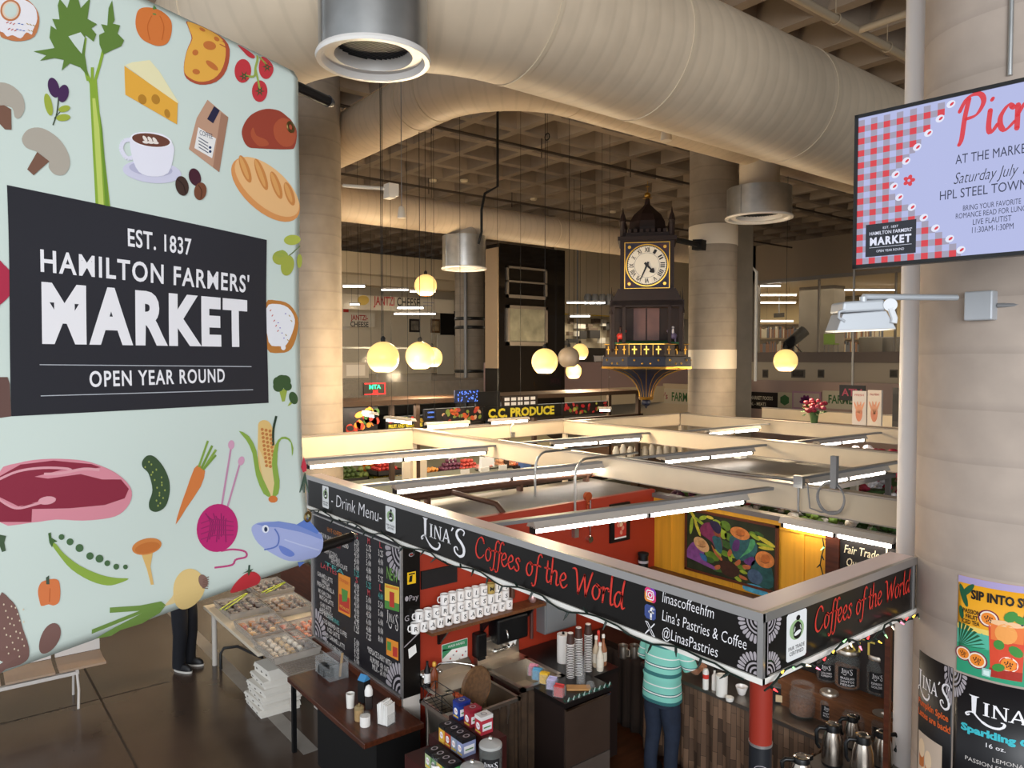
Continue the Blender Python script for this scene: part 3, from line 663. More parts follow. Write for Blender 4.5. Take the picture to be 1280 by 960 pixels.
# ---------------- dark wood counter in front of the menu wall
CTZ = .76; c0 = onZ(361, 850, CTZ); c1 = onZ(455, 930, CTZ); CX0, CX1, CY0 = -7.15, c1.x, c1.y
wc = thing('wood_counter', 'dark stained wood counter below the drink menu wall', 'counter', (-6.3, 3.1, 0))
b = MB().box((CX0, CY0, CTZ - .05), (CX1, YF - .002, CTZ)); part(b, 'top', WOODD, wc, .006)
b = MB().box((-7.9, YF - .02, CTZ), (MWX, YF + .001, MWZ)); part(b, 'backsplash', mat('red_brown_wood', '#5b2c17', .4, noise=.3, scale=4, stretch=(1, 9, 9)), wc)
b = MB().box((-6.75, CY0 + .14, 0), (CX1 - .05, YF - .01, CTZ - .052)); part(b, 'cabinet', mat('black_cabinet', '#0b0a0a', .5), wc)
p = onZ(365, 958, 0); b = MB().box((CX0 + .02, CY0 + .03, 0), (CX0 + .06, CY0 + .07, CTZ - .05)); part(b, 'leg', BLACK, wc)
# slatted drainer next to the pastry trays
b = MB().box((-7.9, CY0 + .04, CTZ - .03), (CX0 - .01, YF - .03, CTZ - .012))
for k in range(17): b.box((-7.88 + .042*k, CY0 + .05, CTZ - .012), (-7.858 + .042*k, YF - .04, CTZ))
for y_ in (CY0 + .06, YF - .07): b.box((CX0 - .05, y_, 0), (CX0 - .015, y_ + .03, CTZ - .03))
solo(b, 'slatted_shelf', mat('grey_slats', '#8c8177', .5, noise=.15), 'grey slatted shelf between pastry table and dark wood counter', 'shelf')
# ================================================================== inside the coffee stall
RX, WY, WZ = -5.95, 6.9, 2.36
REDM = mat('red_wall_paint', '#9e3019', .55, noise=.06, scale=1.5)
struct(MB().box((RX - .06, YF + .21, 0), (RX, WY, WZ)).build('wall_red', REDM))
YELM = mat('yellow_wall_paint', '#d99a2b', .5, noise=.1, scale=3, stretch=(6, 1, .4))
YWZ = 2.3
b = MB().box((RX, WY, 0), (-1.4, WY + .06, YWZ - .03))
for k in range(11): b.box((RX + .22 + .42*k, WY - .012, 0), (RX + .27 + .42*k, WY, YWZ - .03))
b.box((RX, WY - .018, YWZ - .12), (-1.4, WY, YWZ - .03)); struct(b.build('wall_yellow', YELM))
b = MB().box((RX, WY - .05, YWZ - .03), (-1.4, WY + .08, YWZ + .02)); struct(b.build('trim_3', mat('grey_rail', '#77716d', .45, .3)))
# flat roof of the box room behind the red wall
b = MB().box((-7.1, YF + .21, WZ - .12), (RX - .03, WY + .05, WZ - .02)); b.box((-7.1, YF + .3, 0), (-7.02, WY, WZ - .12)); b.box((-7.02, WY - .06, 0), (RX - .06, WY, WZ - .12))
struct(b.build('roof_box_room', mat('grey_roof_panel', '#66615d', .6, noise=.08)))
# brown and copper pipes over that roof
cop = mat('brown_pipe', '#5d4133', .45, .3)
p0, p1 = onZ(523, 627, 2.48), onZ(850, 582, 2.48)
b = MB().tube([(-6.95, 4.0, 2.44), (-6.95, 6.8, 2.44)], .045, 12)
b.tube([(-6.95, 4.62, 2.44), (-6.35, 4.62, 2.44), (-6.12, 4.64, 2.43), (-6.02, 4.66, 2.34), (-5.98, 4.67, 2.2), (-5.9, 4.67, 2.1), (-5.9, 4.67, 1.5)], .03, 10)
for y in (4.3, 5.6, 6.7): b.box((-6.99, y, WZ - .02), (-6.91, y + .04, 2.42))
solo(b, 'drain_pipe', cop, 'brown drain pipe lying on the grey roof and bending down the red wall', 'pipe')
# conduits arching over the red wall
def arch(label, px, py0, ytop, py1, X):
    q = onX(px, ytop, X); b = MB(); zt = q.z
    pts = [(X, q.y, 2.0), (X, q.y, zt - .2)] + [(X - .0, q.y + .16*(1 - math.cos(t)), zt - .2 + .2*math.sin(t)) for t in [PI/2*k/6 for k in range(1, 7)]] + [(X, q.y + py1, zt)]
    b.tube(pts, .014, 8); b.box((X - .03, q.y - .03, 1.98), (X + .03, q.y + .03, 2.08)); return solo(b, 'conduit', GALV, label, 'conduit')
arch('thin arched conduit standing at the near end of the red wall', 669, 0, 566, 1.2, -6.6)
arch('bright arched conduit in front of the framed picture on the red wall', 719, 0, 575, 1.0, -5.93)
# valves, small items on the red wall
b = MB(); q = onX(733, 620, RX); b.cyl(q, q + Vector((.04, 0, 0)), .05, n=16); b.cyl((q.x + .01, q.y, q.z - .3), (q.x + .01, q.y, q.z), .008, n=8)
for z in (.08, .16): b.ball((q.x + .03, q.y, q.z - z), .02, 10, 6)
solo(b, 'water_valve', mat('copper_valve', '#b5562f', .35, .6), 'copper pipe valve near the top of the red wall', 'valve')
b = MB(); q = onX(735, 640, RX); b.tube([(q.x + .015, q.y + .02, q.z + .15), (q.x + .015, q.y + .02, q.z - .35)], .008, 6); b.cyl((q.x, q.y - .03, q.z - .02), (q.x + .06, q.y - .03, q.z - .02), .05, n=14); b.cyl((q.x, q.y + .0, q.z - .3), (q.x + .05, q.y, q.z - .3), .035, n=14)
solo(b, 'pressure_gauge', CHROME, 'small round chrome gauge on pipes of the red wall', 'gauge')
# framed picture on the red wall
a0, a1 = onX(763, 631, RX + .02), onX(787, 674, RX + .02)
ft = thing('picture_frame', 'small black framed food picture hanging on the red wall', 'picture', (RX + .001, (a0.y + a1.y)/2, a1.z))
hw, hh = (a1.y - a0.y)/2, a0.z - a1.z
b = MB().box((0, -hw, 0), (.025, hw, hh)); b.build('frame', BLACK, ft)
A_ = Art(lambda u, v, h: Vector((.026 + h, u, v))); A_.rect(-hw*.6, hh*.12, hw*.6, hh*.62, PR_, 1)
for k in range(9): A_.poly(ell(random.uniform(-.45, .45)*hw, hh*random.uniform(.17, .56), hw*.17, hh*.05, 20*k, 10), mat('food_pink', '#d98f78', .6) if k % 2 else mat('food_cream', '#e7c9a0', .6), 2 + k % 3)
A_.rect(-hw*.6, hh*.08, hw*.6, hh*.12, PAPER, 1); A_.text('COFFEE', 0, hh*.74, hh*.06, INKG, align='c', w=hw*.9); A_.build('print', ft)
# mural of farm workers planting (a plain generic design)
TLp, TRp, BRp, BLp = onY(858.7, 637, WY - .03), onY(976, 655, WY - .03), onY(970, 739.5, WY - .03), onY(856, 713, WY - .03)
zx = lambda u, v: (TLp*(1-u)*(1-v) + TRp*u*(1-v) + BRp*u*v + BLp*(1-u)*v)
X0, X1, Z0, Z1 = (TLp.x + BLp.x)/2, (TRp.x + BRp.x)/2, (BLp.z + BRp.z)/2, (TLp.z + TRp.z)/2
mu = thing('mural_painting', 'colourful painting of farm workers in straw hats on the yellow wall', 'painting', ((X0 + X1)/2, WY - .019, Z0))
b = MB(); W_, H_ = X1 - X0, Z1 - Z0
for lo, hi in (((0, 0), (W_, .025)), ((0, H_ - .025), (W_, H_)), ((0, 0), (.025, H_)), ((W_ - .025, 0), (W_, H_))): b.box((lo[0] - W_/2, -.035, lo[1]), (hi[0] - W_/2, 0, hi[1]))
b.build('frame', mat('mural_frame', '#5a2e1c', .4), mu)
MB().box((-W_/2 + .02, -.02, .02), (W_/2 - .02, 0, H_ - .02)).build('canvas', mat('mural_dark_green', '#252b16', .6, noise=.4, scale=7), mu)
A_ = Art(lambda u, v, h: Vector((-W_/2 + (u - 440)/700*W_, -.021 - h, H_ - (v - 90)/560*H_)), .0004)
cc = lambda n, c: mat('mural_' + n, c, .6, noise=.25, scale=22)
def mp(pts, c, L=1, sm_=True): A_.poly(smooth(pts, 3) if sm_ else pts, cc(*c), L)
gr1, gr2, gr3, yl = ('leaf', '#5b7a22'), ('leaf_light', '#93a52e'), ('leaf_dark', '#3a5a26'), ('yellow_leaf', '#c5b437')
for (x, y, rx, ry, ro, c) in [(505,150,60,12,60,yl),(490,240,80,14,95,gr2),(540,250,75,13,70,yl),(560,190,60,14,35,gr2),(480,130,45,10,20,gr1),(585,150,35,18,-30,gr2),(640,135,30,14,10,yl),(700,165,38,20,20,gr2),(760,180,45,40,60,gr1),(745,250,50,30,80,gr2),(790,270,40,30,40,gr1),(770,340,60,30,20,gr3),
        (1060,240,70,17,25,yl),(1050,275,60,14,5,gr2),(1060,295,55,13,-5,yl),(980,220,40,16,30,gr2),(960,200,25,20,0,gr1),(1010,190,35,15,20,gr3),(660,470,60,35,20,gr1),(640,510,40,25,0,gr3),(700,430,40,18,40,gr2),(760,420,50,25,10,gr1),(830,420,40,20,-20,gr2),(870,500,50,20,20,gr1),(850,560,40,20,60,gr3),(900,540,30,14,10,gr2),(720,580,50,16,-10,gr3),(860,610,30,16,30,gr2),(800,450,30,14,70,gr2)]:
    A_.poly(ell(x, y, rx, ry, ro, 14), cc(*c), 1 + (x % 3))
mp([(560,260),(590,200),(650,180),(700,230),(740,330),(735,400),(690,400),(660,350),(610,320),(575,300)], ('magenta', '#7d2f4f'), 5)
mp([(660,300),(720,290),(740,370),(730,430),(690,400)], ('teal', '#2e5a5c'), 6)
mp([(640,170),(700,160),(730,210),(715,260),(670,240)], ('navy_hair', '#27203f'), 7); mp([(670,240),(720,235),(725,280),(690,290)], ('skin_brown', '#8a4a2c'), 6)
mp([(655,370),(690,420),(740,470),(730,490),(680,440)], ('arm', '#b06038'), 7)
mp([(455,470),(500,390),(560,380),(600,440),(590,520),(690,560),(680,585),(520,550),(450,530)], ('violet', '#7c4580'), 6)
mp([(560,470),(610,480),(620,530),(580,520)], ('blue', '#35628f'), 7); mp([(680,555),(720,530),(725,560),(695,580)], ('arm', '#b06038'), 7)
mp([(800,260),(870,250),(960,250),(1000,300),(970,400),(880,450),(830,430),(800,340)], ('teal', '#2e5a5c'), 5); mp([(830,290),(870,280),(860,370),(815,370)], ('purple', '#5c3168'), 6); mp([(900,400),(960,340),(985,260),(950,250),(930,330),(870,430)], ('green_sleeve', '#4c9460'), 7)
mp([(780,410),(800,370),(815,400),(790,440)], ('arm', '#b06038'), 7); mp([(835,480),(870,440),(880,470),(850,500)], ('arm', '#b06038'), 7); mp([(895,480),(950,470),(945,500),(905,510)], ('arm', '#b06038'), 7)
mp([(960,440),(1010,400),(1090,420),(1110,600),(1000,620),(960,520)], ('dark_teal', '#24504e'), 6); mp([(900,450),(960,390),(985,420),(960,470)], ('purple', '#5c3168'), 6)
mp([(930,540),(960,495),(1010,500),(1040,550),(1010,610),(950,600)], ('slate', '#41566e'), 8); mp([(900,650),(960,620),(1040,630),(1090,690),(920,690)], ('sky', '#4898b4'), 7); mp([(870,570),(920,580),(930,600),(880,600)], ('arm', '#b06038'), 7)
mp([(720,500),(780,480),(850,500),(870,560),(820,610),(740,590)], ('soil', '#3d2318'), 4)
def hat(x, y, rx, ry, ro, c, c2):
    A_.poly(ell(x, y, rx, ry, ro, 26), cc(*c), 9); A_.poly(ell(x + rx*.08, y - ry*.1, rx*.48, ry*.6, ro, 20), cc(*c2), 10); A_.stroke([(x - rx*.4, y + ry*.3), (x, y + ry*.45), (x + rx*.42, y + ry*.25)], 6, cc('hat_band', '#7a4a2a'), 11)
hat(575, 390, 72, 52, 45, ('straw', '#cfa06b'), ('straw_top', '#bf8a55')); hat(872, 217, 72, 52, 8, ('hat_orange', '#c97a3c'), ('hat_top', '#b5632a')); hat(1052, 390, 66, 68, 20, ('hat_orange', '#c97a3c'), ('hat_top', '#b5632a'))
A_.build('painted_scene', mu)
# chalkboard and dark post on the yellow wall
p0, p1 = onY(1052, 672, WY - .02), onY(1121, 730, WY - .02)
cb = thing('chalkboard', 'black chalkboard with cream hand lettering on the yellow wall', 'chalkboard', ((p0.x + p1.x)/2 + .15, WY - .019, 1.35))
x0, x1 = p0.x - cb.location.x, p1.x - cb.location.x + .5
MB().box((x0, -.025, 0), (x1, 0, p0.z - 1.35)).build('board', mat('chalk_black', '#1f1b19', .8), cb)
MB().box((x0 - .14, -.04, -.1), (x0 - .005, 0, p0.z - 1.3)).build('wood_post', WOODD, cb)
A_ = Art(lambda u, v, h: Vector((u, -.026 - h, v))); CHK = mat('chalk_cream', '#efe0b8', .8); zt = p0.z - 1.35
for k, (t_, sx) in enumerate((('Fair Trade', .0), ('Our beans', .02), ('growing', .05), ('A better', .02), ('life', .02))): A_.text(t_, x0 + .04 + sx, zt - .13 - .12*k, .075, CHK, w=(.33, .32, .28, .3, .15)[k], shear=.15, bold=.005)
A_.rect(x0 + .43, .0, x0 + .445, zt, CHK, 1); A_.text('O', x0 + .46, zt - .15, .08, CHK); A_.build('lettering', cb)
b = MB(); q = onY(1028, 672, WY - .03)
hang = [(q.x + .02*math.sin(k*1.7), q.y, q.z - .09*k) for k in range(9)]; gt = thing('string_lights', 'short unlit string of lights hanging on the yellow wall by the chalkboard', 'string lights', hang[0])
part(MB().tube(hang, .006, 6), 'wire', WIRE, gt)
for k in range(1, 9): h_ = Vector(hang[k]); part(MB().cyl(h_, h_ + Vector((.03*(-1)**k, -.01, -.035)), .009, .004, 6), 'bulb', BUL[k % 2 + 1] if k < 2 else WIRE, gt)
# small black canister standing out on the ledge by the yellow wall
q = onY(804, 700, 6.6); t = thing('storage_canister', 'small black canister on a ledge in the corner of red and yellow walls', 'canister', (q.x, 6.6, q.z - .14))
MB().lathe([(.06, 0), (.06, .2)], n=20).build('body', BLACK, t); MB().lathe([(.064, .2), (.064, .225), (.03, .235)], n=20).build('lid', BLK, t); MB().lathe([(.061, .11), (.061, .14)], n=20, cap0=False, cap1=False).build('label_band', INKG, t)
b = MB().box((RX, 6.42, q.z - .18), (-3.0, WY - .012, q.z - .14)); 
for xx in (-5.6, -4.4, -3.2): b.box((xx, 6.5, q.z - .3), (xx + .03, WY - .012, q.z - .18))
solo(b, 'wall_ledge', WOODB, 'brown wood ledge along the foot of the mural wall', 'shelf')
# ------------------------------------------------------------------ mug shelf
SZ = 1.42; SY0, SY1 = YF + .24, 5.0
sh = thing('wood_shelf', 'long brown wood shelf on the red wall holding white mugs', 'shelf', (RX + .1, 4.2, SZ - .03))
part(MB().box((RX, SY0, SZ - .03), (RX + .2, SY1, SZ)), 'board', WOODB, sh)
for y in (3.8, 4.3, 4.85):
    part(MB().box((RX, y, SZ - .2), (RX + .025, y + .03, SZ - .03)).prism([(0, 0), (.16, 0), (.02, -.15)], (RX + .02, y + .005, SZ - .03), (1, 0, 0), (0, 0, 1), -.02), 'bracket', BLACK, sh)
MUGW = mat('mug_white', '#efeae6', .25, coat=.3)
def make_mug(loc, letter, m=MUGW, first=None):
    t = thing('mug', '', 'mug', loc)
    MB().lathe([(.033, 0), (.04, .004), (.042, .05), (.042, .1), (.039, .1), (.038, .02), (.0, .012)], n=24, cap1=False).build('body', m, t)
    MB().tube([(-.01, -.041, .08), (-.012, -.062, .076), (-.012, -.07, .05), (-.012, -.06, .026), (-.01, -.041, .022)], .006, 8).build('handle', m, t)
    A_ = Art(cylm((0, 0), .0422, -.35))
    A_.text(letter, 0, .032, .04, INKK, align='c', shear=.1, bold=.015, L=1); A_.build('printed_letter', t); return t
gold = mat('mug_gold', '#b39a55', .3, coat=.3)
rowsM = [('bottom', 15, SZ, 0), ('middle', 13, SZ + .101, .047), ('top', 8, SZ + .202, .32)]
yA = onX(526, 776, RX + .1).y - .06; pitch = .0905
yB = onX(647, 750, RX + .1).y
n0 = int((yB - yA)/pitch)
for rn, cnt, z, dy in rowsM:
    cnt = {'bottom': n0, 'middle': n0 - 1, 'top': n0 - 4}[rn]
    for k in range(cnt):
        o = make_mug((RX + .1, yA + dy + pitch*k, z), random.choice('CLMNAEFUSRTCPHJ'), gold if (rn == 'top' and k == cnt - 3) else MUGW)
        col = 'gold' if (rn == 'top' and k == cnt - 3) else 'white'
        o['label'] = f'{col} printed mug, {NTH[k]} from the left in the {rn} row on the wood shelf'; o['group'] = 'mugs stacked on the wood shelf'
q = (RX + .1, yB + .2, SZ); b = MB().lathe([(.025, 0), (.035, .01), (.04, .04), (.028, .075)], q, 16); solo(b, 'ornament_cup', mat('silver_red_pot', '#b08a86', .25, .5), 'little shiny ornament at the far end of the mug shelf', 'ornament')
b = MB().box((RX, yA + .12, 1.78), (RX + .02, yA + .52, 1.95)); solo(b, 'chalk_sign', mat('sign_black', '#161314', .7), 'black board on the red wall above the mugs', 'sign')
# notices and dispensers on the red wall
c0_, c1_ = onX(552, 800, RX), onX(584, 826, RX)
nt_ = thing('wall_notice', 'laminated white and green hand washing notice on the red wall', 'notice', (RX, (c0_.y + c1_.y)/2, c1_.z))
hw = (c1_.y - c0_.y)/2; hh = .23; MB().box((0, -hw, 0), (.006, hw, hh)).build('sheet', PAPER, nt_)
A_ = Art(lambda u, v, h: Vector((.0065 + h, u, v))); A_.poly([(-hw*.98, hh*.72), (hw*.98, hh*.66), (hw*.98, hh*.98), (-hw*.98, hh*.98)], mat('notice_green', '#3f8a5f', .5), 1); A_.poly([(-hw*.98, hh*.4), (-hw*.2, hh*.72), (-hw*.98, hh*.8)], mat('notice_green', '#3f8a5f', .5), 1)
A_.text('WASH HANDS', hw*.1, hh*.8, hh*.1, PAPER, w=hw*1.3, align='c')
for k in range(7): A_.poly(ell(-hw*.6 + hw*.24*k, hh*(.2 + .12*(k % 4)), hw*.07, hh*.04, 0, 10), PR_ if k % 2 else INKG, 1)
A_.build('print', nt_)
b1 = onX(589, 800, RX + .06); t = thing('soap_dispenser', 'tall black soap dispenser on the red wall beside the washing notice', 'dispenser', (RX, onX(600, 800, RX + .06).y, onX(600, 821, RX + .06).z))
MB().box((0, -.06, 0), (.1, .06, .24)).build('body', BLACK, t, bevel=.015); MB().box((.05, -.04, -.02), (.1, .04, 0)).build('push_bar', BLK, t)
q = onX(636, 787, RX + .1); t = thing('towel_dispenser', 'wide black paper towel dispenser under the mug shelf', 'dispenser', (RX, q.y, q.z - .1))
MB().box((0, -.19, 0), (.17, .2, .25)).build('cabinet', BLACK, t, bevel=.02); MB().prism([(-.06, 0), (.05, 0), (.03, -.05), (.0, -.02), (-.03, -.06)], (.14, .02, .0), (0, 1, 0), (0, 0, 1), .003).build('paper', PAPER, t)
q = onX(688, 770, RX); t = thing('electrical_box', 'grey electrical cabinet on the red wall behind the paper roll', 'electrical box', (RX, q.y, q.z - .12))
MB().box((0, -.2, 0), (.14, .25, .5)).build('cabinet', GREYM, t, bevel=.006); MB().box((.14, -.18, .02), (.15, .23, .48)).build('door', mat('grey_door', '#909396', .45, .3), t); MB().box((.15, .16, .2), (.165, .18, .28)).build('latch', BLACK, t.children[-1])
b = MB().cyl((RX + .05, 4.93, 1.02), (RX + .05, 4.93, 2.1), .018, n=10); solo(b, 'water_pipe', mat('pipe_reddish', '#6b4a44', .4, .5), 'thin vertical pipe on the red wall beside the grey electrical cabinet', 'pipe')
# ------------------------------------------------------------------ sinks along the red wall
SH = .9
def basin(b, x0, y0, x1, y1, zt, d, rim=.03, m=0):
    """Open sheet-metal basin with a rolled rim."""
    for lo, hi in (((x0, y0, zt-.03), (x0+rim, y1, zt)), ((x1-rim, y0, zt-.03), (x1, y1, zt)), ((x0, y0, zt-.03), (x1, y0+rim, zt)), ((x0, y1-rim, zt-.03), (x1, y1, zt))): b.box(lo, hi, m)
    a, e = x0+rim, x1-rim; c, f = y0+rim, y1-rim; q = .02
    vs = [(a,c,zt-.002),(e,c,zt-.002),(e,f,zt-.002),(a,f,zt-.002),(a+q,c+q,zt-d),(e-q,c+q,zt-d),(e-q,f-q,zt-d),(a+q,f-q,zt-d)]
    b.add(vs, [(0,1,5,4),(1,2,6,5),(2,3,7,6),(3,0,4,7),(4,5,6,7)], m)
    b.cyl(((a+e)/2, (c+f)/2, zt-d+.001), ((a+e)/2, (c+f)/2, zt-d+.006), .04, n=16, m=m)
SKX = -5.13; SKY0, SKY1, SKB = 3.42, 4.16, YF + .22
sk = thing('steel_sink', 'large double stainless steel sink against the red wall near the post', 'sink', (RX + .4, 3.85, 0))
b = MB(); basin(b, RX + .3, SKY0, SKX, 3.72, SH, .3); basin(b, RX + .3, 3.72, SKX, SKY1, SH, .3); b.box((RX + .04, SKB, SH - .03), (RX + .3, SKY1, SH)); part(b, 'basin', STEEL, sk)
b = MB().box((RX + .005, SKB, SH - .03), (RX + .05, SKY1, SH + .07)); b.prism([(0, 0), (.05, 0), (.0, .04)], (RX + .005, SKB, SH + .07), (1, 0, 0), (0, 0, 1), -(SKY1 - SKB)); part(b, 'backsplash', STEEL, sk)
for x in (RX + .36, SKX - .06):
    for y in (SKY0 + .05, SKY1 - .06): part(MB().cyl((x, y, 0), (x, y, SH - .03), .02, n=10), 'leg', STEEL, sk)
fz = SH + .13; yt = 3.72
b = MB().cyl((RX + .06, yt - .12, fz - .05), (RX + .06, yt + .06, fz - .05), .02, n=12); b.tube([(RX + .06, yt, fz - .05), (RX + .1, yt, fz + .02), (RX + .14, yt + .02, fz + .06), (RX + .22, yt + .12, fz + .075), (RX + .34, yt + .24, fz + .06), (RX + .4, yt + .29, fz + .02), (RX + .41, yt + .3, fz - .03)], .012, 10)
for d in (-.12, .06): b.tube([(RX + .05, yt + d, fz - .05), (RX + .1, yt + d, fz - .03), (RX + .12, yt + d - .05, fz)], .009, 8); b.ball((RX + .08, yt + d, fz - .045), .026, 12, 8)
part(b, 'tap', CHROME, sk)
CURT = band_mat('brown_burlap', '#4a3624', 'Y', 3., .85, .5, .25, .55, nscale=9)
def curtain(label, p0, p1, z0, z1, amp=.03, folds=9, m=None):
    p0, p1 = Vector(p0), Vector(p1); d = p1 - p0; L = d.length; d.normalize(); nrm = Vector((d.y, -d.x, 0)); n = folds*8; vs = []; fs = []
    for j in range(9):
        z = z1 + (z0 - z1)*j/8
        for k in range(n + 1):
            s_ = k/n; o = amp*(.4 + .6*j/8)*(math.sin(2*PI*folds*s_ + .6*math.sin(5*s_ + j*.2)) + .4*math.sin(2*PI*folds*.37*s_ + 1))
            vs.append(p0 + d*(L*s_) + nrm*o + Vector((0, 0, z)))
    for j in range(8):
        for k in range(n): i = j*(n+1) + k; fs.append((i, i+1, i+n+2, i+n+1))
    b = MB().add(vs, fs, 0, True); o = solo(b, 'curtain', m or CURT, label, 'curtain', base=(p0.x, p0.y, z0))
    md = o.modifiers.new('cloth_thickness', 'SOLIDIFY'); md.thickness = .006; return o
curtain('brown cloth curtain hanging below the large steel sink', (SKX - .035, SKY0, 0), (SKX - .035, SKY1 - .01, 0), .05, SH - .035, .022, 8)
HY0, HY1, HXF, HZ = 4.22, 4.74, -5.18, .93
hk = thing('hand_sink', 'small stainless steel hand sink beside the dark prep cabinet', 'sink', (RX + .4, 4.5, 0))
b = MB(); basin(b, RX + .2, HY0, HXF, HY1, HZ, .2, .045); b.box((RX + .02, HY0, HZ - .03), (RX + .2, HY1, HZ)); part(b, 'basin', STEEL, hk)
b = MB().box((RX + .005, HY0, HZ - .03), (RX + .06, HY1, HZ + .24)); b.box((RX + .06, HY0, HZ - .03), (RX + .075, HY1, HZ + .2)); part(b, 'backsplash', STEEL, hk)
for y in (HY0 + .06, HY1 - .06): part(MB().cyl((HXF - .08, y, 0), (HXF - .08, y, HZ - .03), .018, n=10), 'leg', STEEL, hk)
yt = 4.5; b = MB().cyl((RX + .09, yt - .09, HZ + .09), (RX + .09, yt + .09, HZ + .09), .02, n=12); b.tube([(RX + .09, yt, HZ + .1), (RX + .1, yt, HZ + .27), (RX + .13, yt, HZ + .31), (RX + .18, yt, HZ + .31), (RX + .2, yt, HZ + .27), (RX + .2, yt, HZ + .24)], .01, 10)
for d in (-.09, .09): b.ball((RX + .1, yt + d, HZ + .1), .026, 12, 8); b.tube([(RX + .1, yt + d, HZ + .11), (RX + .17, yt + d*1.4, HZ + .13)], .008, 8)
part(b, 'tap', CHROME, hk)
curtain('brown cloth curtain gathered below the small hand sink', (HXF - .02, HY0 - .05, 0), (HXF - .02, HY1 - .02, 0), .05, HZ - .04, .024, 6)
# things lying at the sink
q = onZ(597, 842, .98); t = thing('round_lid', 'round brown woven tray leaning upright in the large sink', 'tray', (SKX - .3, 3.9, SH - .12)); 
T_ = Matrix.Rotation(math.radians(62), 4, 'X') 
bb = MB().lathe([(.0, .012), (.17, .012), (.19, .03), (.19, .018), (.17, 0), (.0, 0)], n=36, cap0=False, cap1=False); bb.v = [tuple(T_ @ Vector(v) + Vector((0, 0, .17))) for v in bb.v]; bb.build('disc', mat('woven_brown', '#6a4a2c', .6, noise=.3, scale=30), t)
b = MB(); 
fr = [Vector((-5.6, 3.43, SH + .15)), Vector((-5.6, 3.56, SH + .15)), Vector((-5.3, 3.56, SH + .15)), Vector((-5.3, 3.43, SH + .15))]
b.tube(fr, .004, 6, closed=True); fr2 = [p - Vector((0, 0, .15)) for p in fr]; b.tube(fr2, .004, 6, closed=True)
for k in range(4): b.tube([fr[k], fr2[k]], .004, 6); b.tube([fr2[k], fr[(k+1) % 4]], .003, 6)
for k in range(6): b.tube([fr2[0].lerp(fr2[3], k/5), fr2[1].lerp(fr2[2], k/5)], .003, 6)
solo(b, 'wire_rack', BLACK, 'black wire rack on the rim of the large sink next to the post', 'rack')
b = MB().lathe([(.08, 0), (.1, .02), (.11, .2), (.105, .2), (.095, .03), (0, .02)], (-5.35, 3.575, SH - .298), 28, cap1=False); solo(b, 'white_bowl', WHITE, 'white tub standing in the basin of the large sink', 'tub')
b = MB()
for k in range(26):
    b.ball((-5.52 + .2*random.random(), 3.7 + .03*random.random(), SH + .004 + .02*random.random()), random.uniform(.012, .022), 8, 5)
solo(b, 'sponge_cloth', mat('orange_cloth', '#b5502a', .8, noise=.3, scale=40), 'crumpled orange cleaning cloth on the divider of the large sink', 'cloth')
q = Vector((RX + .17, 3.66, SH)); t = thing('syrup_bottle', 'amber bottle with yellow cap behind the tap of the large sink', 'bottle', q)
MB().lathe([(.035, 0), (.037, .02), (.037, .13), (.015, .18), (.015, .2)], n=18).build('body', mat('amber_glass', '#7a3a1a', .15, coat=.5), t); MB().lathe([(.018, .2), (.018, .23), (.01, .24)], n=14).build('cap', mat('yellow_cap', '#d9a03a', .4), t)
t = thing('spray_bottle', 'black bottle with white label leaning behind the large sink', 'bottle', (RX + .12, 3.615, SH)); MB().lathe([(.03, 0), (.03, .15), (.012, .2), (.012, .24)], n=16).build('body', BLACK, t); MB().lathe([(.031, .04), (.031, .13)], n=16, cap0=False, cap1=False).build('label_band', PAPER, t)
# ------------------------------------------------------------------ dark prep cabinet
KX0, KX1, KY0, KY1, KZ = RX + .08, -4.74, 4.8, 5.3, .92
KX1 = -4.76; KY0 = 4.36; KY1 = 4.93
KX0 = HXF + .005
pc = thing('prep_cabinet', 'dark stainless under-counter cabinet with cup stacks on its top', 'cabinet', (-5.0, 4.65, 0))
DS = mat('dark_stainless', '#6a564a', .4, .7, noise=.1, scale=2); 
b = MB().box((KX0, KY0, .05), (KX1 - .02, KY1, KZ - .04)); b.box((RX + .02, HY1 + .02, .05), (KX0 + .001, KY1 + .35, KZ - .04)); b.box((KX0 - .001, KY1 - .001, .05), (KX1 - .25, KY1 + .35, KZ - .04)); part(b, 'body', mat('dark_side', '#241a17', .45), pc)
b = MB().box((KX1 - .02, KY0 + .01, .33), (KX1, KY1 - .01, KZ - .07)); dr_ = part(b, 'door', DS, pc); b = MB().box((KX1 - .02, KY0 + .01, .1), (KX1, KY1 - .01, .32)); part(b, 'drawer', mat('mid_stainless', '#a3958a', .4, .8, noise=.12, scale=2), pc)
b = MB().box((KX1, KY0 + .01, KZ - .075), (KX1 + .012, KY1 - .01, KZ - .055)); b.build('handle', CHROME, dr_)
b = MB().box((RX + .02, HY1 + .01, KZ - .04), (KX0 + .02, KY1 + .36, KZ)); b.box((KX0, KY0 - .01, KZ - .04), (KX1 + .01, KY1 + .01, KZ)); b.box((KX0, KY1, KZ - .04), (KX1 - .24, KY1 + .36, KZ)); part(b, 'top', mat('dark_top', '#1a1615', .3), pc)
def paper_roll(loc, label):
    t = thing('paper_towel_roll', label, 'paper towel', loc); MB().lathe([(.02, 0), (.062, 0), (.062, .28), (.02, .28), (.02, 0)], n=28, cap0=False, cap1=False).build('roll', mat('towel_paper', '#e5e0da', .9, bump=.2, scale=60), t); MB().lathe([(.012, 0), (.012, .3)], n=10).build('holder', BLACK, t)
q = onZ(704, 827, KZ); paper_roll((q.x, q.y, KZ), 'white paper towel roll standing beside stacks of paper cups')
CUPW, CUPB = mat('cup_white', '#e9e5df', .6), mat('cup_brown', '#3d2219', .6)
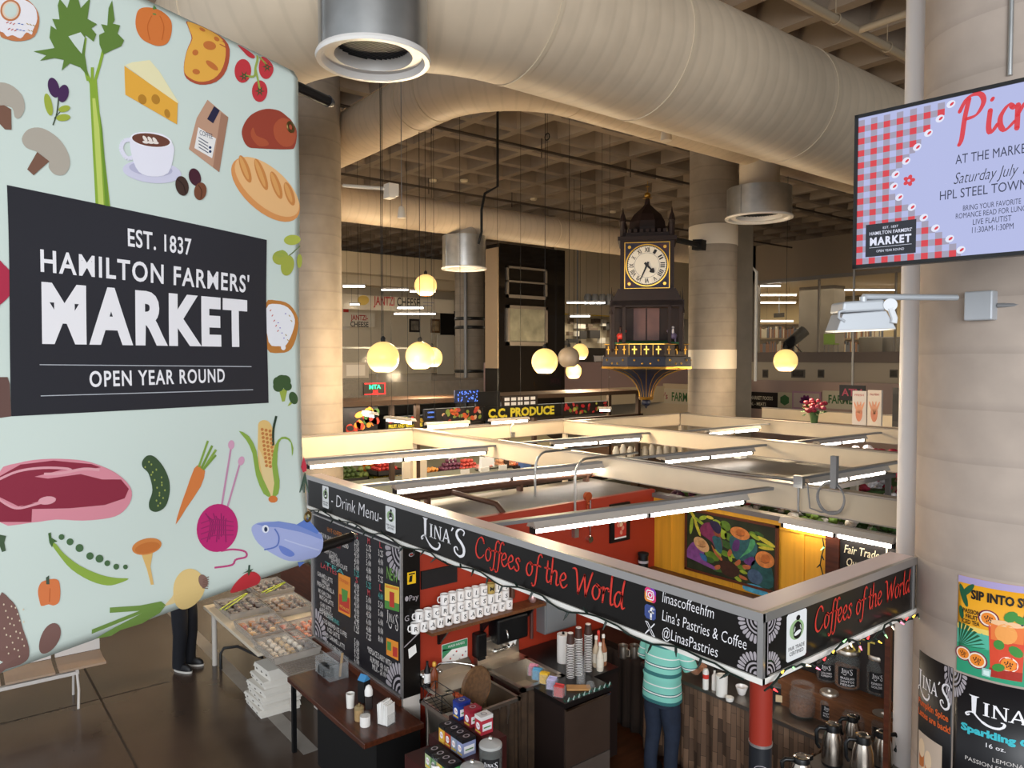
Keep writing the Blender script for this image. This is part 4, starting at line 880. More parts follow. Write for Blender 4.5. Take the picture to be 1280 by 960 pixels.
def cup_stack(loc, n, label, turned=True):
    t = thing('cup_stack', label, 'paper cups', loc)
    for k in range(n):
        z = .0165*k
        MB().lathe([(.030, z + .03), (.039, z + .004), (.041, z + .002), (.041, z + .0085), (.039, z + .0085)], n=20, m=[1, 0, 0, 1], cap0=False, cap1=False).build('cup_rim', [CUPW, CUPB], t) if k < n - 1 else MB().lathe([(.041, z), (.041, z + .006), (.039, z + .008), (.03, z + .105), (.0, z + .105)], n=20, m=[0, 0, 1, 1]).build('top_cup', [CUPW, CUPB], t)
    b = MB().lathe([(.036, 0), (.0355, .0165*n)], n=20).build('sleeve', CUPB, t)
    MB().lathe([(.026, .0165*n + .089), (.026, .0165*n + .094)], n=18).build('lid', CUPW, t)
    return t
for (px, py, n, lab) in ((713, 846, 20, 'leftmost tall stack of upside-down brown paper cups'), (723, 843, 22, 'middle tall stack of upside-down brown paper cups'), (735, 838, 22, 'rightmost tall stack of upside-down brown paper cups behind the bottles')):
    q = onZ(px, py, KZ); cup_stack((q.x, q.y, KZ), n, lab)
CLR = mat('clear_plastic', '#c9cccc', .1, alpha=.13)
q = onZ(726, 856, KZ); b = MB()
for k in range(12): b.lathe([(.034, .012*k), (.043, .012*k + .008), (.043, .012*k + .012)], (q.x, q.y, KZ), 20, cap0=False, cap1=False)
b.lathe([(.028, .0), (.04, .26), (.04, .262)], (q.x, q.y, KZ), 20, cap1=False); solo(b, 'plastic_cup_stack', CLR, 'stack of clear plastic cups before the brown cup stacks', 'plastic cups')
q = onZ(738, 861, KZ); solo(MB().lathe([(.04, 0), (.044, .02), (.036, .06), (.0, .075)], (q.x, q.y, KZ), 20, cap0=False), 'dome_lid', CLR, 'clear dome lid lying by the plastic cups', 'lid')
q = onZ(723, 861, KZ); t = thing('paper_bag', 'flat tan paper bags lying on the prep cabinet', 'paper bag', (q.x, q.y, KZ), .9)
MB().box((-.11, -.05, 0), (.11, .05, .02)).build('stack', mat('kraft', '#b98a55', .8, noise=.1), t, bevel=.006)
cont = [((.62, .62, .65), 'pink sugar packets', '#d98ea0', 667, 836), ((1,), 'blue sugar packets', '#5f9fc0', 672, 841), ((1,), 'yellow sugar packets', '#e6b830', 681, 846), ((1,), 'white and violet packets', '#b9b0cf', 690, 853), ((1,), 'red stir sticks and packets', '#c23f3c', 699, 862)]
for _, nm, c_, px, py in cont:
    q = onZ(px, py + 8, KZ); t = thing('packet_holder', f'small clear holder full of {nm} on the prep cabinet', 'packet holder', (q.x, q.y, KZ), .5)
    b = MB()
    for lo, hi in (((-.05, -.035, 0), (.05, -.031, .09)), ((-.05, .031, 0), (.05, .035, .09)), ((-.05, -.035, 0), (-.046, .035, .09)), ((.046, -.035, 0), (.05, .035, .09)), ((-.05, -.035, 0), (.05, .035, .004))): b.box(lo, hi)
    b.build('box', CLR, t); b = MB()
    for k in range(9): b.box((-.04, -.03 + .0066*k, .004), (.04, -.026 + .0066*k, random.uniform(.085, .11)))
    b.build('packets', mat('packet_' + c_[1:], c_, .7, noise=.15, scale=40), t)
for k, (px, py, c_, h) in enumerate(((745, 833, '#c9b59a', .3), (750, 838, '#d8cdbb', .27), (754, 831, '#a06a4a', .3), (748, 826, '#c24a3a', .3))):
    q = onZ(px, py, KZ); t = thing('syrup_bottle', f'{("pale", "white labelled", "brown", "red capped")[k]} syrup bottle in the group behind the rightmost cup stack', 'bottle', (q.x, q.y, KZ), 0, 'syrup bottles on the prep cabinet')
    MB().lathe([(.033, 0), (.036, .02), (.036, h*.55), (.014, h*.75), (.013, h*.9)], n=18).build('body', mat('bottle_' + c_[1:], c_, .15, coat=.4), t); MB().lathe([(.0365, h*.15), (.0365, h*.45)], n=18, cap0=False, cap1=False).build('label_band', mat('label_cream', '#ddd3c2', .6), t); MB().lathe([(.016, h*.9), (.016, h), (.012, h*1.02)], n=12).build('cap', INKR if k == 3 else WHITE, t)
gl = thing('garland', 'green tinsel garland along the front edge of the prep cabinet', 'garland', (KX1, 4.6, KZ)); b = MB()
for k in range(110):
    y = KY0 + (KY1 - KY0)*random.random(); c_ = Vector((KX1 - .01 + .02*random.random(), y, KZ + .004 + .015*random.random())); d = Vector((random.uniform(-1, 1), random.uniform(-1, 1), random.uniform(0, 1))).normalized()*.03; b.cyl(c_, c_ + d, .003, .0008, 4)
part(b, 'tinsel', mat('tinsel_green', '#1f6a58', .3, .5), gl)
for k in range(9): y = KY0 + .03 + (KY1 - KY0 - .06)*k/8; part(MB().cyl((KX1 + .005, y, KZ + .01), (KX1 + .02, y, KZ + .05), .008, .003, 8), 'bulb', mat('bulb_unlit', '#a9bcb4', .2), gl)
# dark wood bench with two steel jugs at the back
b = MB().box((-5.9, 5.75, .84), (-5.0, 6.4, .9)); b.box((-5.9, 5.8, 0), (-5.84, 6.35, .84)); b.box((-5.1, 5.8, 0), (-5.04, 6.35, .84)); solo(b, 'back_bench', mat('dark_bench', '#2a1c14', .5, noise=.2), 'dark wood bench in the back corner below the red wall', 'bench')
curtain('dark brown cloth below the bench in the back corner', (-5.0, 5.74, 0), (-5.9, 5.74, 0), .05, .84, .02, 7, band_mat('dark_burlap', '#33241a', 'X', 3., .9, .4, .2, .6))
for k, px in enumerate((779, 793)):
    q = onZ(px, 822, .9); t = thing('milk_jug', f'{("left", "right")[k]} of the two steel milk jugs on the dark back bench', 'jug', (q.x, min(q.y, 6.3), .9)); MB().lathe([(.045, 0), (.055, .02), (.048, .11), (.052, .13), (.049, .13), (.045, .02), (0, .015)], n=22, cap1=False).build('body', STEEL, t); MB().tube([(.05, 0, .11), (.085, 0, .1), (.085, 0, .04), (.054, 0, .03)], .006, 8).build('handle', STEEL, t)
# ------------------------------------------------------------------ service counter with printed cloth front
BZ = .9; BY = 5.58
kc = thing('service_counter', 'long steel topped counter with patterned cloth front behind the barista', 'counter', (-3.6, 5.85, 0))
b = MB().box((-4.98, BY, BZ - .035), (-2.35, 6.22, BZ)); part(MB().box((-2.96, 5.02, BZ - .035), (-2.32, BY - .001, BZ)), 'side_top', mat('side_top', '#4d453e', .5), kc); part(b, 'top', mat('counter_steel', '#8d857c', .3, .85, noise=.1), kc)
b = MB().box((-4.95, BY + .1, 0), (-2.4, 6.2, BZ - .036)); b.box((-2.9, 5.1, 0), (-2.4, BY + .1, BZ - .036)); part(b, 'frame', BLK, kc)
b = MB().box((-4.98, 6.22, BZ - .1), (-2.3, 6.26, BZ + .5)); part(b, 'back_panel', mat('dark_panel', '#1d1613', .6), kc)
def plank_cloth():
    m = mat('plank_print_cloth', '#6f5541', .8); nt = m.node_tree; bs = nt.nodes['Principled BSDF']; tc = nt.nodes.new('ShaderNodeTexCoord'); mp_ = nt.nodes.new('ShaderNodeMapping'); mp_.inputs['Scale'].default_value = (1, 1, 1); mp_.inputs['Rotation'].default_value = (PI/2, 0, PI/2)
    br = nt.nodes.new('ShaderNodeTexBrick'); br.inputs['Scale'].default_value = 9; br.inputs['Color1'].default_value = lin('#7d604a'); br.inputs['Color2'].default_value = lin('#3d2c20'); br.inputs['Mortar'].default_value = lin('#1c130e'); br.inputs['Mortar Size'].default_value = .015; br.inputs['Bias'].default_value = -.1; br.inputs['Brick Width'].default_value = 1.9; br.inputs['Row Height'].default_value = .42
    cx = nt.nodes.new('ShaderNodeSeparateXYZ'); cb_ = nt.nodes.new('ShaderNodeCombineXYZ'); nt.links.new(tc.outputs['Object'], cx.inputs[0]); nt.links.new(cx.outputs['Z'], cb_.inputs['X']); nt.links.new(cx.outputs['X'], cb_.inputs['Y']); nt.links.new(cb_.outputs[0], br.inputs['Vector']); nt.links.new(br.outputs['Color'], bs.inputs['Base Color']); return m
PLK = plank_cloth()
curtain('wood plank patterned cloth hanging from the service counter edge', (-4.97, BY + .05, 0), (-3.04, BY + .05, 0), .03, BZ - .04, .02, 12, PLK)
curtain('wood plank patterned cloth below the coffee jars by the pillar', (-3.02, BY + .04, 0), (-3.02, 5.06, 0), .03, BZ - .04, .02, 5, PLK)
def onC(px, py): return onZ(px, py, BZ)
# small things on the counter
q = onC(882, 861); t = thing('spray_bottle', 'slim white bottle with red band on the service counter', 'bottle', (q.x, q.y, BZ)); MB().lathe([(.027, 0), (.028, .16), (.02, .185)], n=18).build('body', WHITE, t); MB().lathe([(.0285, .1), (.0285, .14)], n=18, cap0=False, cap1=False).build('label_band', INKR, t)
q = onC(902, 869); t = thing('white_canister', 'white cylindrical canister on the service counter left of the red post', 'canister', (q.x, q.y, BZ)); MB().lathe([(.05, 0), (.052, .17)], n=24).build('body', WHITE, t); MB().lathe([(.053, .17), (.053, .185), (.02, .19)], n=24).build('lid', WHITE, t)
q = onC(893, 862); t = thing('soap_pump', 'slim white pump bottle behind the white canister', 'bottle', (q.x, q.y, BZ)); MB().lathe([(.025, 0), (.025, .13), (.01, .15), (.01, .18)], n=16).build('body', WHITE, t); MB().tube([(0, 0, .18), (0, 0, .2), (.03, -.01, .2)], .006, 6).build('pump', BLACK, t)
q = onC(912, 876); solo(MB().lathe([(.03, 0), (.036, .02), (.036, .035), (.0, .036)], (q.x, q.y, BZ), 20), 'jar_cover', WHITE, 'little round white lid lying before the white canister', 'lid')
q = onC(927, 868); t = thing('coffee_cup', 'white ceramic cup with a handle near the red post', 'cup', (q.x, q.y, BZ), 2.4); MB().lathe([(.025, 0), (.035, .01), (.055, .075), (.052, .075), (.033, .015), (0, .012)], n=24, cap1=False).build('body', MUGW, t); MB().tube([(.05, 0, .06), (.08, 0, .055), (.078, 0, .025), (.042, 0, .02)], .006, 8).build('handle', MUGW, t)
for k in range(4):
    q = onC(814, 832); solo(MB().lathe([(.05, 0), (.055, .01), (.055, .035), (.04, .042)], (q.x, q.y, BZ + .042*k), 22), 'black_lid', BLACK, f'{("lowest", "second lowest", "second highest", "topmost")[k]} black lid in the stack behind the barista', 'lid', group='stacked black lids')
q = onC(978, 878); t = thing('register', 'black and cream cash terminal on the counter right of the red post', 'cash register', (q.x - .02, q.y + .05, BZ), .5)
MB().prism([(-.13, 0), (.13, 0), (.13, .1), (.09, .13), (-.09, .13), (-.13, .1)], (0, .12, 0), (1, 0, 0), (0, 0, 1), .22).build('case', BLACK, t, bevel=.005); MB().box((-.06, -.106, .02), (.1, -.1, .08)).build('cream_panel', mat('panel_cream', '#d9bf96', .5), t); MB().prism([(-.1, -.08), (.1, -.08), (.1, .1), (-.1, .1)], (0, 0, .131), (1, 0, 0), (0, 1, 0), .01).build('keypad', mat('keypad_grey', '#6b6460', .5), t)
GLS = mat('jar_glass', '#b4bab6', .04, alpha=.085); BEAN = mat('coffee_beans', '#3a2013', .5, noise=.5, scale=60, bump=.8); TAN = mat('ground_tan', '#7a4a28', .8, noise=.35, scale=50, bump=.5)
LBL = mat('jar_label_black', '#101012', .6)
def jar(P, r, h, label, fill=.8, lid=True, m=BEAN, lines=('COLOMBIA', 'ESPRESSO'), flat=False):
    t = thing('coffee_jar', label, 'jar', P)
    MB().lathe([(r*.92, 0), (r, .015), (r, h*.72), (r*.86, h*.84), (r*.8, h*.88), (r*.82, h*.92), (r*.78, h*.92), (r*.76, h*.88), (r*.82, h*.83), (r*.965, h*.71), (r*.965, .02), (0, .012)], n=32, cap1=False).build('glass', GLS, t)
    MB().lathe([(r*.93, .02), (r*.945, .04), (r*.945, h*.7*fill), (r*.6, h*.72*fill), (0, h*.7*fill)], n=28).build('coffee', m, t)
    if lid: MB().lathe([(r*.88, h*.88), (r*.9, h*.9), (r*.9, h*.96), (r*.84, h), (r*.2, h*1.01), (r*.16, h*1.07), (0, h*1.075)], n=30).build('lid', STEEL, t)
    dv = math.atan2(-P[1], -P[0]); A_ = Art(cylm((0, 0), r*1.004, dv)); lw, lh = r*1.5, h*.5; cb = h*.36
    q_ = [(-.5,-.4),(-.4,-.5),(.4,-.5),(.5,-.4),(.5,.4),(.4,.5),(-.4,.5),(-.5,.4)]
    n = 10   # label cut in strips so that it follows the glass
    for k in range(n): u0, u1 = -lw/2 + lw*k/n, -lw/2 + lw*(k+1)/n; hh = lh/2*(.92 if k in (0, n-1) else 1); A_.rect(u0, cb - hh, u1, cb + hh, LBL, 1)
    kx = lw*.55/2.14; linas(A_, lambda u, v: (-lw*.3 + u*kx, cb + lh*.16 + v*lh*.26), INKW, True, 2)
    for j, s_ in enumerate(lines): A_.text(s_, 0, cb - lh*(.12 + .17*j), lh*.11, INKW, w=lw*.7, align='c', L=2)
    A_.build('label_print', t); return t

# stepped wood shelf behind the front jars
tz = 1.12
st_ = thing('jar_riser', 'brown wood riser shelf under the back row of coffee jars', 'shelf', (-2.85, 6.0, BZ)); part(MB().box((-3.6, 5.86, BZ), (-2.35, 6.2, tz - .03)).box((-3.62, 5.84, tz - .03), (-2.33, 6.21, tz)), 'step', WOODB, st_)
def zj(px, py, z): q = onZ(px, py, z); return (q.x, q.y, z)
jar(zj(1097, 866, tz), .095, .33, 'tall labelled jar of dark beans at the right end of the back row', lines=('ESPRESSO', 'GOLDEN'))
jar(zj(1059, 858, tz), .105, .33, 'tallest wide jar half full of tan coffee on the wood riser', .8, True, TAN, ('BRAZILIAN', 'SANTOS', 'MEDIUM'))
jar(zj(1033, 850, tz), .085, .28, 'third labelled jar at the left end of the wood riser', lines=('COLOMBIA', 'SUPREMO'))
def plain_jar(P, r, h, label, m, fill):
    t = thing('coffee_jar', label, 'jar', P)
    MB().lathe([(r*.9, 0), (r, .02), (r, h*.7), (r*.84, h*.82), (r*.8, h*.86), (r*.86, h*.9), (r*.86, h), (r*.8, h), (r*.78, h*.86), (r*.96, h*.69), (r*.96, .02), (0, .012)], n=34, cap1=False).build('glass', GLS, t); MB().lathe([(r*.9, .02), (r*.94, .04), (r*.94, h*fill), (0, h*fill + .01)], n=28).build('coffee', m, t); return t
plain_jar(zj(1003, 893, BZ), .11, .26, 'open glass jar of tan ground coffee beside the cash terminal', TAN, .5)
jar(zj(1036, 899, BZ), .085, .24, 'short labelled jar with a steel lid between the open jars', lines=('FRENCH', 'ROAST'))
plain_jar(zj(1071, 914, BZ), .115, .2, 'wide open bowl-shaped jar in front of the tallest jar', TAN, .6)
jar(zj(1104, 926, BZ), .1, .22, 'short jar with domed steel lid by the white pillar pipe', lines=('DECAF', 'SWISS'))
def carafe(P, r, h, label, rz=0.):
    t = thing('coffee_carafe', label, 'carafe', P, rz)
    MB().lathe([(r*.97, 0), (r, .01), (r, h*.06)], n=30).build('base', BLACK, t); MB().lathe([(r, h*.06), (r*1.01, h*.3), (r*.9, h*.62), (r*.68, h*.8)], n=30).build('body', mat('brushed_steel', '#b5aa9e', .25, 1., noise=.05, scale=20, stretch=(1, 1, .1)), t)
    MB().lathe([(r*.7, h*.8), (r*.72, h*.84), (r*.62, h*.93), (r*.6, h*.96), (r*.25, h*.97)], n=26).build('collar', BLACK, t); MB().lathe([(r*.62, h*.945), (r*.64, h*.97), (r*.46, h*.985), (r*.4, h*.965)], n=26, cap1=False).build('lid_ring', CHROME, t)
    MB().tube([(-r*.6, 0, h*.86), (-r*1.35, 0, h*.88), (-r*1.6, 0, h*.8), (-r*1.55, 0, h*.5), (-r*1.3, 0, h*.4)], [.014, .016, .016, .014, .012], 10).build('handle', BLACK, t); MB().prism([(.0, -.02), (.0, .02), (r*.45, .0)], (r*.55, 0, h*.85), (1, 0, 0), (0, 1, 0), .03).build('spout', BLACK, t); return t
carafe(zj(1040, 955, BZ), .075, .32, 'tall steel coffee carafe left of the two tall ones by the pillar', ROTC)
carafe(zj(1078, 974, BZ), .078, .34, 'tallest steel coffee carafe standing foremost by the pillar', ROTC)
carafe(zj(1103, 957, BZ), .07, .27, 'short steel coffee carafe by the white pipe', ROTC + PI)
carafe(zj(1065, 934, BZ), .06, .26, 'steel carafe half hidden behind the tall pair', ROTC)
carafe(zj(1001, 985, BZ - .02), .085, .24, 'squat steel coffee carafe with a black handle at the bottom edge', ROTC)
b = MB().box((-3.04, 4.66, BZ - .06), (-2.3, 5.0, BZ - .02)); b.box((-3.02, 4.68, 0), (-2.98, 4.98, BZ - .06)); b.box((-2.36, 4.64, 0), (-2.32, 5.0, BZ - .06)); solo(b, 'side_table', mat('dark_top', '#1a1615', .3), 'steel side table under the carafes at the bottom of the stall', 'table')
# chalk sign behind the jars, wood edge and white panel by the pillar
q = onY(1060, 800, 6.2); t = thing('chalk_sign', 'dark glass sign with yellow letters behind the coffee jars', 'sign', (-2.75, 6.2, tz)); MB().box((-.5, 0, 0), (.4, .015, .75)).build('board', mat('sign_dark_brown', '#2b2320', .5), t)
A_ = Art(lambda u, v, h: Vector((u, -.001 - h, v))); qq = onY(1042, 805, 6.2); A_.text('EXIT', qq.x + 2.75, qq.z - tz, .12, mat('chalk_yellow', '#e0c860', .7), w=.36); A_.build('lettering', t)
q1 = onD(1110, 850, 5.2)
solo(MB().cbox((q1.x, q1.y, FB/2), (.035, .035, FB)), 'wood_jamb', WOODD, 'dark wood edge board right of the coffee carafes', 'board')
# ------------------------------------------------------------------ front counter with the tea boxes
fc = thing('front_counter', 'stepped dark red display counter under the front header holding tea boxes', 'counter', (-4.9, 3.2, 0))
part(MB().box((-4.98, 3.29, 0), (-4.44, 3.46, 1.05)), 'step', mat('dark_red_wood', '#3b1512', .4, noise=.2), fc); part(MB().box((-4.98, 3.1, 0), (-4.3, 3.289, .96)), 'step', mat('dark_red_wood', '#3b1512', .4), fc); part(MB().box((-4.98, 2.88, 0), (-4.3, 3.099, .87)), 'step', mat('dark_red_wood', '#3b1512', .4), fc)
part(MB().box((-4.3, 2.88, 0), (-3.4, 3.4, .7)), 'low_end', mat('dark_red_wood', '#3b1512', .4), fc)
def tea_box(P, d, top, side, label, group, open_=False):
    t = thing('tea_box', label, 'tea box', P, 0, group); x, y, z = d
    MB().box((-x/2, -y/2, 0), (x/2, y/2, z)).build('carton', mat('tea_' + side[1:], side, .5), t)
    MB().box((-x/2 - .001, -y/2 - .001, z*.8), (x/2 + .001, y/2 + .001, z + .001)).build('top_flap', mat('tea_' + top[1:], top, .5), t)
    A_ = Art(lambda u, v, h: Vector((u, -y/2 - .0008 - h, v))); A_.poly(ell(0, z*.45, x*.3, z*.2, 0, 14), INKW, 1); A_.rect(-x*.4, z*.1, x*.4, z*.2, PY, 1); A_.text('TEA', 0, z*.4, z*.12, PR_, align='c', L=2)
    B_ = Art(lambda u, v, h: Vector((x/2 + .0008 + h, u, v))); B_.rect(-y*.4, z*.2, y*.4, z*.6, INKW, 1); B_.rect(-y*.3, z*.35, y*.3, z*.42, PG, 2)
    A_.build('front_print', t); B_.build('end_print', t)
    C_ = Art(lambda u, v, h: Vector((u, v, z + .0018 + h))); C_.poly(ell(0, 0, x*.3, y*.24, 0, 14), INKG, 1); C_.poly(ell(0, 0, x*.2, y*.15, 0, 12), mat('tea_' + top[1:], top, .5), 2); C_.build('top_print', t); return t
rowA = [('#1e2f80', '#24408f', 'blue open tea box at the upper left of the back row'), ('#8f2030', '#a02a3a', 'dark red tea box in the middle of the back row'), ('#d8d4d0', '#b5303f', 'white topped red tea box at the right end of the back row')]
for k, (tc_, sc_, lb) in enumerate(rowA):
    q = onZ(580 + 17*k, 895 + 8*k, 1.05); tea_box((q.x, 3.36, 1.05), (.085, .11, .14), tc_, sc_, lb, 'tea boxes in the back row')
for k, (sc_, nm) in enumerate((('#d8a23a', 'yellow'), ('#b5482a', 'orange red'), ('#8f97a8', 'pale blue'), ('#8b93b8', 'lilac'))):
    q = onZ(561 + 9*k, 925 + 5*k, .96); tea_box((q.x, 3.165, .96), (.075, .12, .135), '#141416', sc_, f'black topped {nm} tea box in the middle row', 'tea boxes in the middle row')
for k, (sc_, nm) in enumerate((('#a9b98a', 'pale green'), ('#5f8a55', 'green'), ('#c9b04a', 'mustard'), ('#4f9a58', 'bright green'))):
    q = onZ(550 + 9*k, 955 + 5*k, .87); tea_box((q.x, 2.97, .87), (.075, .12, .135), '#141416', sc_, f'black topped {nm} tea box in the front row', 'tea boxes in the front row')
def glass_pot(P, r, h, label):
    t = thing('cookie_jar', label, 'jar', P)
    MB().lathe([(r*.9, 0), (r, .02), (r, h*.75), (r*.93, h*.8), (r*.9, h*.8), (r*.95, h*.73), (r*.95, .025), (0, .015)], n=32, cap1=False).build('glass', GLS, t); MB().lathe([(r*.98, h*.8), (r, h*.83), (r*.95, h*.88), (r*.4, h*.95), (0, h*.96)], n=32).build('lid', mat('lid_glass', '#c9c8c4', .1, alpha=.6), t); MB().lathe([(.008, h*.95), (.01, h*.99), (.018, h*1.03), (.012, h*1.08), (0, h*1.09)], n=14).build('knob', CHROME, t)
    MB().lathe([(r*.9, .02), (r*.93, .03), (r*.93, h*.5), (0, h*.55)], n=24).build('biscuits', mat('biscuit_dark', '#2b211d', .7, noise=.4, scale=30), t)
    dv = math.atan2(-P[1], -P[0]); A_ = Art(cylm((0, 0), r*1.003, dv)); n = 8
    for k in range(n): u0 = -r*.8 + 1.6*r*k/n; A_.rect(u0, h*.2, u0 + 1.6*r/n, h*.55, LBL, 1)
    kx = r*1.2/2.14; linas(A_, lambda u, v: (-r*.6 + u*kx, h*.3 + v*h*.16), INKW, True, 2); A_.build('label_print', t)
q = onY(612, 958, 3.2); glass_pot((onZ(613, 965, .96).x, 3.16, .96), .085, .24, 'glass cookie jar with steel lid right of the middle tea row')
q = onZ(636, 975, .87); glass_pot((q.x, 2.97, .87), .09, .24, 'glass cookie jar at the bottom edge in front of the other')
q = onZ(541, 975, .87); t = thing('small_jar', 'small open glass jar with white label left of the front tea row', 'jar', (q.x - .04, 2.92, .87)); MB().lathe([(.035, 0), (.04, .01), (.04, .1), (.033, .12), (.036, .14), (.033, .14), (.03, .12), (.036, .1), (.036, .012), (0, .01)], n=22, cap1=False).build('glass', GLS, t); MB().lathe([(.0405, .02), (.0405, .085)], n=22, cap0=False, cap1=False).build('label_band', PAPER, t)
q = onZ(692, 972, .7); t = thing('coffee_cup', 'white cup at the bottom edge below the dark prep cabinet', 'cup', (q.x, min(q.y, 3.3), .7)); MB().lathe([(.035, 0), (.04, .01), (.04, .09), (.037, .09), (.035, .015), (0, .012)], n=22, cap1=False).build('body', MUGW, t); MB().tube([(.04, 0, .07), (.065, 0, .065), (.065, 0, .03), (.04, 0, .025)], .006, 8).build('handle', MUGW, t)
# ------------------------------------------------------------------ things on the dark wood counter
def onW(px, py): return onZ(px, py, CTZ)
q = onW(403, 846); t = thing('condiment_box', 'clear box of lids with a wooden stick holder on the dark counter', 'holder', (q.x, q.y + .1, CTZ))
b = MB()
for lo, hi in (((-.17, -.1, 0), (.17, .1, .006)), ((-.17, -.1, 0), (.17, -.095, .12)), ((-.17, .095, 0), (.17, .1, .2)), ((-.17, -.1, 0), (-.165, .1, .16)), ((.165, -.1, 0), (.17, .1, .16)), ((-.17, -.01, 0), (.17, -.005, .18))): b.box(lo, hi)
b.build('box', CLR, t); b = MB()
for k in range(5): b.lathe([(.05, .006 + .016*k), (.055, .012 + .016*k), (.045, .022 + .016*k)], (-.09, -.05, 0), 20); b.lathe([(.05, .006 + .016*k), (.055, .012 + .016*k), (.045, .022 + .016*k)], (.03, -.05, 0), 20)
b.build('lids', BLACK, t); b = MB()
for k in range(10): b.box((-.004, -.002, 0), (.004, .002, .26), 0, Matrix.Translation((.1 + .006*(k % 4), .03 + .008*(k//4), .006)) @ Matrix.Rotation(.25, 4, 'Y'))
b.build('stir_sticks', mat('birch', '#c9a87e', .7), t)
q = onW(438, 884); solo(MB().lathe([(.034, 0), (.04, .13), (.036, .13), (.032, .01), (0, .008)], (q.x, q.y, CTZ), 24, cap1=False), 'white_tumbler', WHITE, 'plain white tumbler on the dark counter behind the brown jar', 'tumbler')
q = onW(449, 878); t = thing('milk_carton', 'dark carton with blue pointed top on the dark counter', 'carton', (q.x, q.y + .05, CTZ), .3); MB().box((-.04, -.04, 0), (.04, .04, .2)).build('carton', BLK, t); MB().add([(-.042,-.042,.2),(.042,-.042,.2),(.042,.042,.2),(-.042,.042,.2),(-.042,0,.25),(.042,0,.25)], [(0,1,5,4),(2,3,4,5),(1,2,5),(3,0,4),(0,3,2,1)], 0).build('top_flap', mat('carton_blue', '#3f86b8', .5), t)
q = onW(461, 885); t = thing('shaker', 'dark shaker with a white paper hood on the counter', 'shaker', (q.x, q.y, CTZ)); MB().lathe([(.035, 0), (.036, .12)], n=20).build('body', mat('smoky_glass', '#3a3534', .2), t); MB().lathe([(.037, .12), (.038, .16), (.025, .2), (.005, .215)], n=14).build('hood', PAPER, t)
q = onW(449, 900); t = thing('sugar_jar', 'tan jar of brown sugar with a lid on the dark counter', 'jar', (q.x, q.y, CTZ)); MB().lathe([(.038, 0), (.042, .01), (.042, .1)], n=24).build('body', mat('brown_sugar', '#a98a5f', .5, noise=.1, scale=40), t); MB().lathe([(.043, .1), (.043, .115), (.03, .13), (.006, .132), (.006, .15), (0, .152)], n=24).build('lid', mat('lid_tan', '#8f7a55', .4), t)
q = onW(456.5, 907); t = thing('sugar_jar', 'white jar of sugar at the front of the dark counter', 'jar', (q.x, q.y, CTZ)); MB().lathe([(.042, 0), (.045, .01), (.045, .09)], n=24).build('body', mat('white_sugar', '#ebe6e0', .5), t); MB().lathe([(.046, .09), (.046, .11), (.03, .12)], n=24).build('lid', GLS, t)
q = onW(480.5, 905); t = thing('napkin_holder', 'white folded napkins standing in a holder at the counter end', 'napkins', (q.x, q.y + .02, CTZ), .35)
MB().box((-.06, -.05, 0), (.06, .05, .006)).box((-.06, -.05, 0), (-.056, .05, .1)).box((.056, -.05, 0), (.06, .05, .1)).build('holder', CLR, t); b = MB()
for k in range(9): b.box((-.055 + .012*k, -.05, .006), (-.046 + .012*k, .05, random.uniform(.17, .21)), 0, Matrix.Rotation(random.uniform(-.05, .05), 4, 'Y'))
b.build('napkins', PAPER, t)
# ================================================================== people
def skin_body(name, joints, edges, parent, m, root=0, levels=2):
    me = bpy.data.meshes.new(name); me.from_pydata([j[0] for j in joints], edges, []); me.materials.append(m)
    o = bpy.data.objects.new(name, me); COL.objects.link(o); o.parent = parent
    o.modifiers.new('skin', 'SKIN').use_smooth_shade = True; sv = me.skin_vertices[0].data
    for k, j in enumerate(joints): sv[k].radius = (j[1], j[2] if len(j) > 2 else j[1])
    sv[root].use_root = True
    s = o.modifiers.new('smooth', 'SUBSURF'); s.levels = levels; s.render_levels = levels
    return o
def hand(J, E, wrist, d, side, palm=.055):
    """Five bent fingers on the joint index `wrist`; d is the direction of the hand, side that of the thumb."""
    d = Vector(d).normalized(); s = Vector(side).normalized(); nrm = d.cross(s); W = Vector(J[wrist][0])
    J.append((tuple(W + d*palm), .027, .018)); p = len(J) - 1; E.append((wrist, p))
    for k, (o, L) in enumerate(((-.026, .062), (-.009, .074), (.009, .078), (.026, .07))):
        a = Vector(J[p][0]) + s*o + d*.018; b = a + d*L*.5 + nrm*.008; c = b + d*L*.4 + nrm*.026
        i = len(J); J += [(tuple(a), .0095), (tuple(b), .009), (tuple(c), .0075)]; E += [(p, i), (i, i+1), (i+1, i+2)]
    a = W + d*.025 + s*.03; b = a + d*.035 + s*.02; c = b + d*.03 + s*.002 + nrm*.012
    i = len(J); J += [(tuple(a), .012), (tuple(b), .0105), (tuple(c), .009)]; E += [(wrist, i), (i, i+1), (i+1, i+2)]
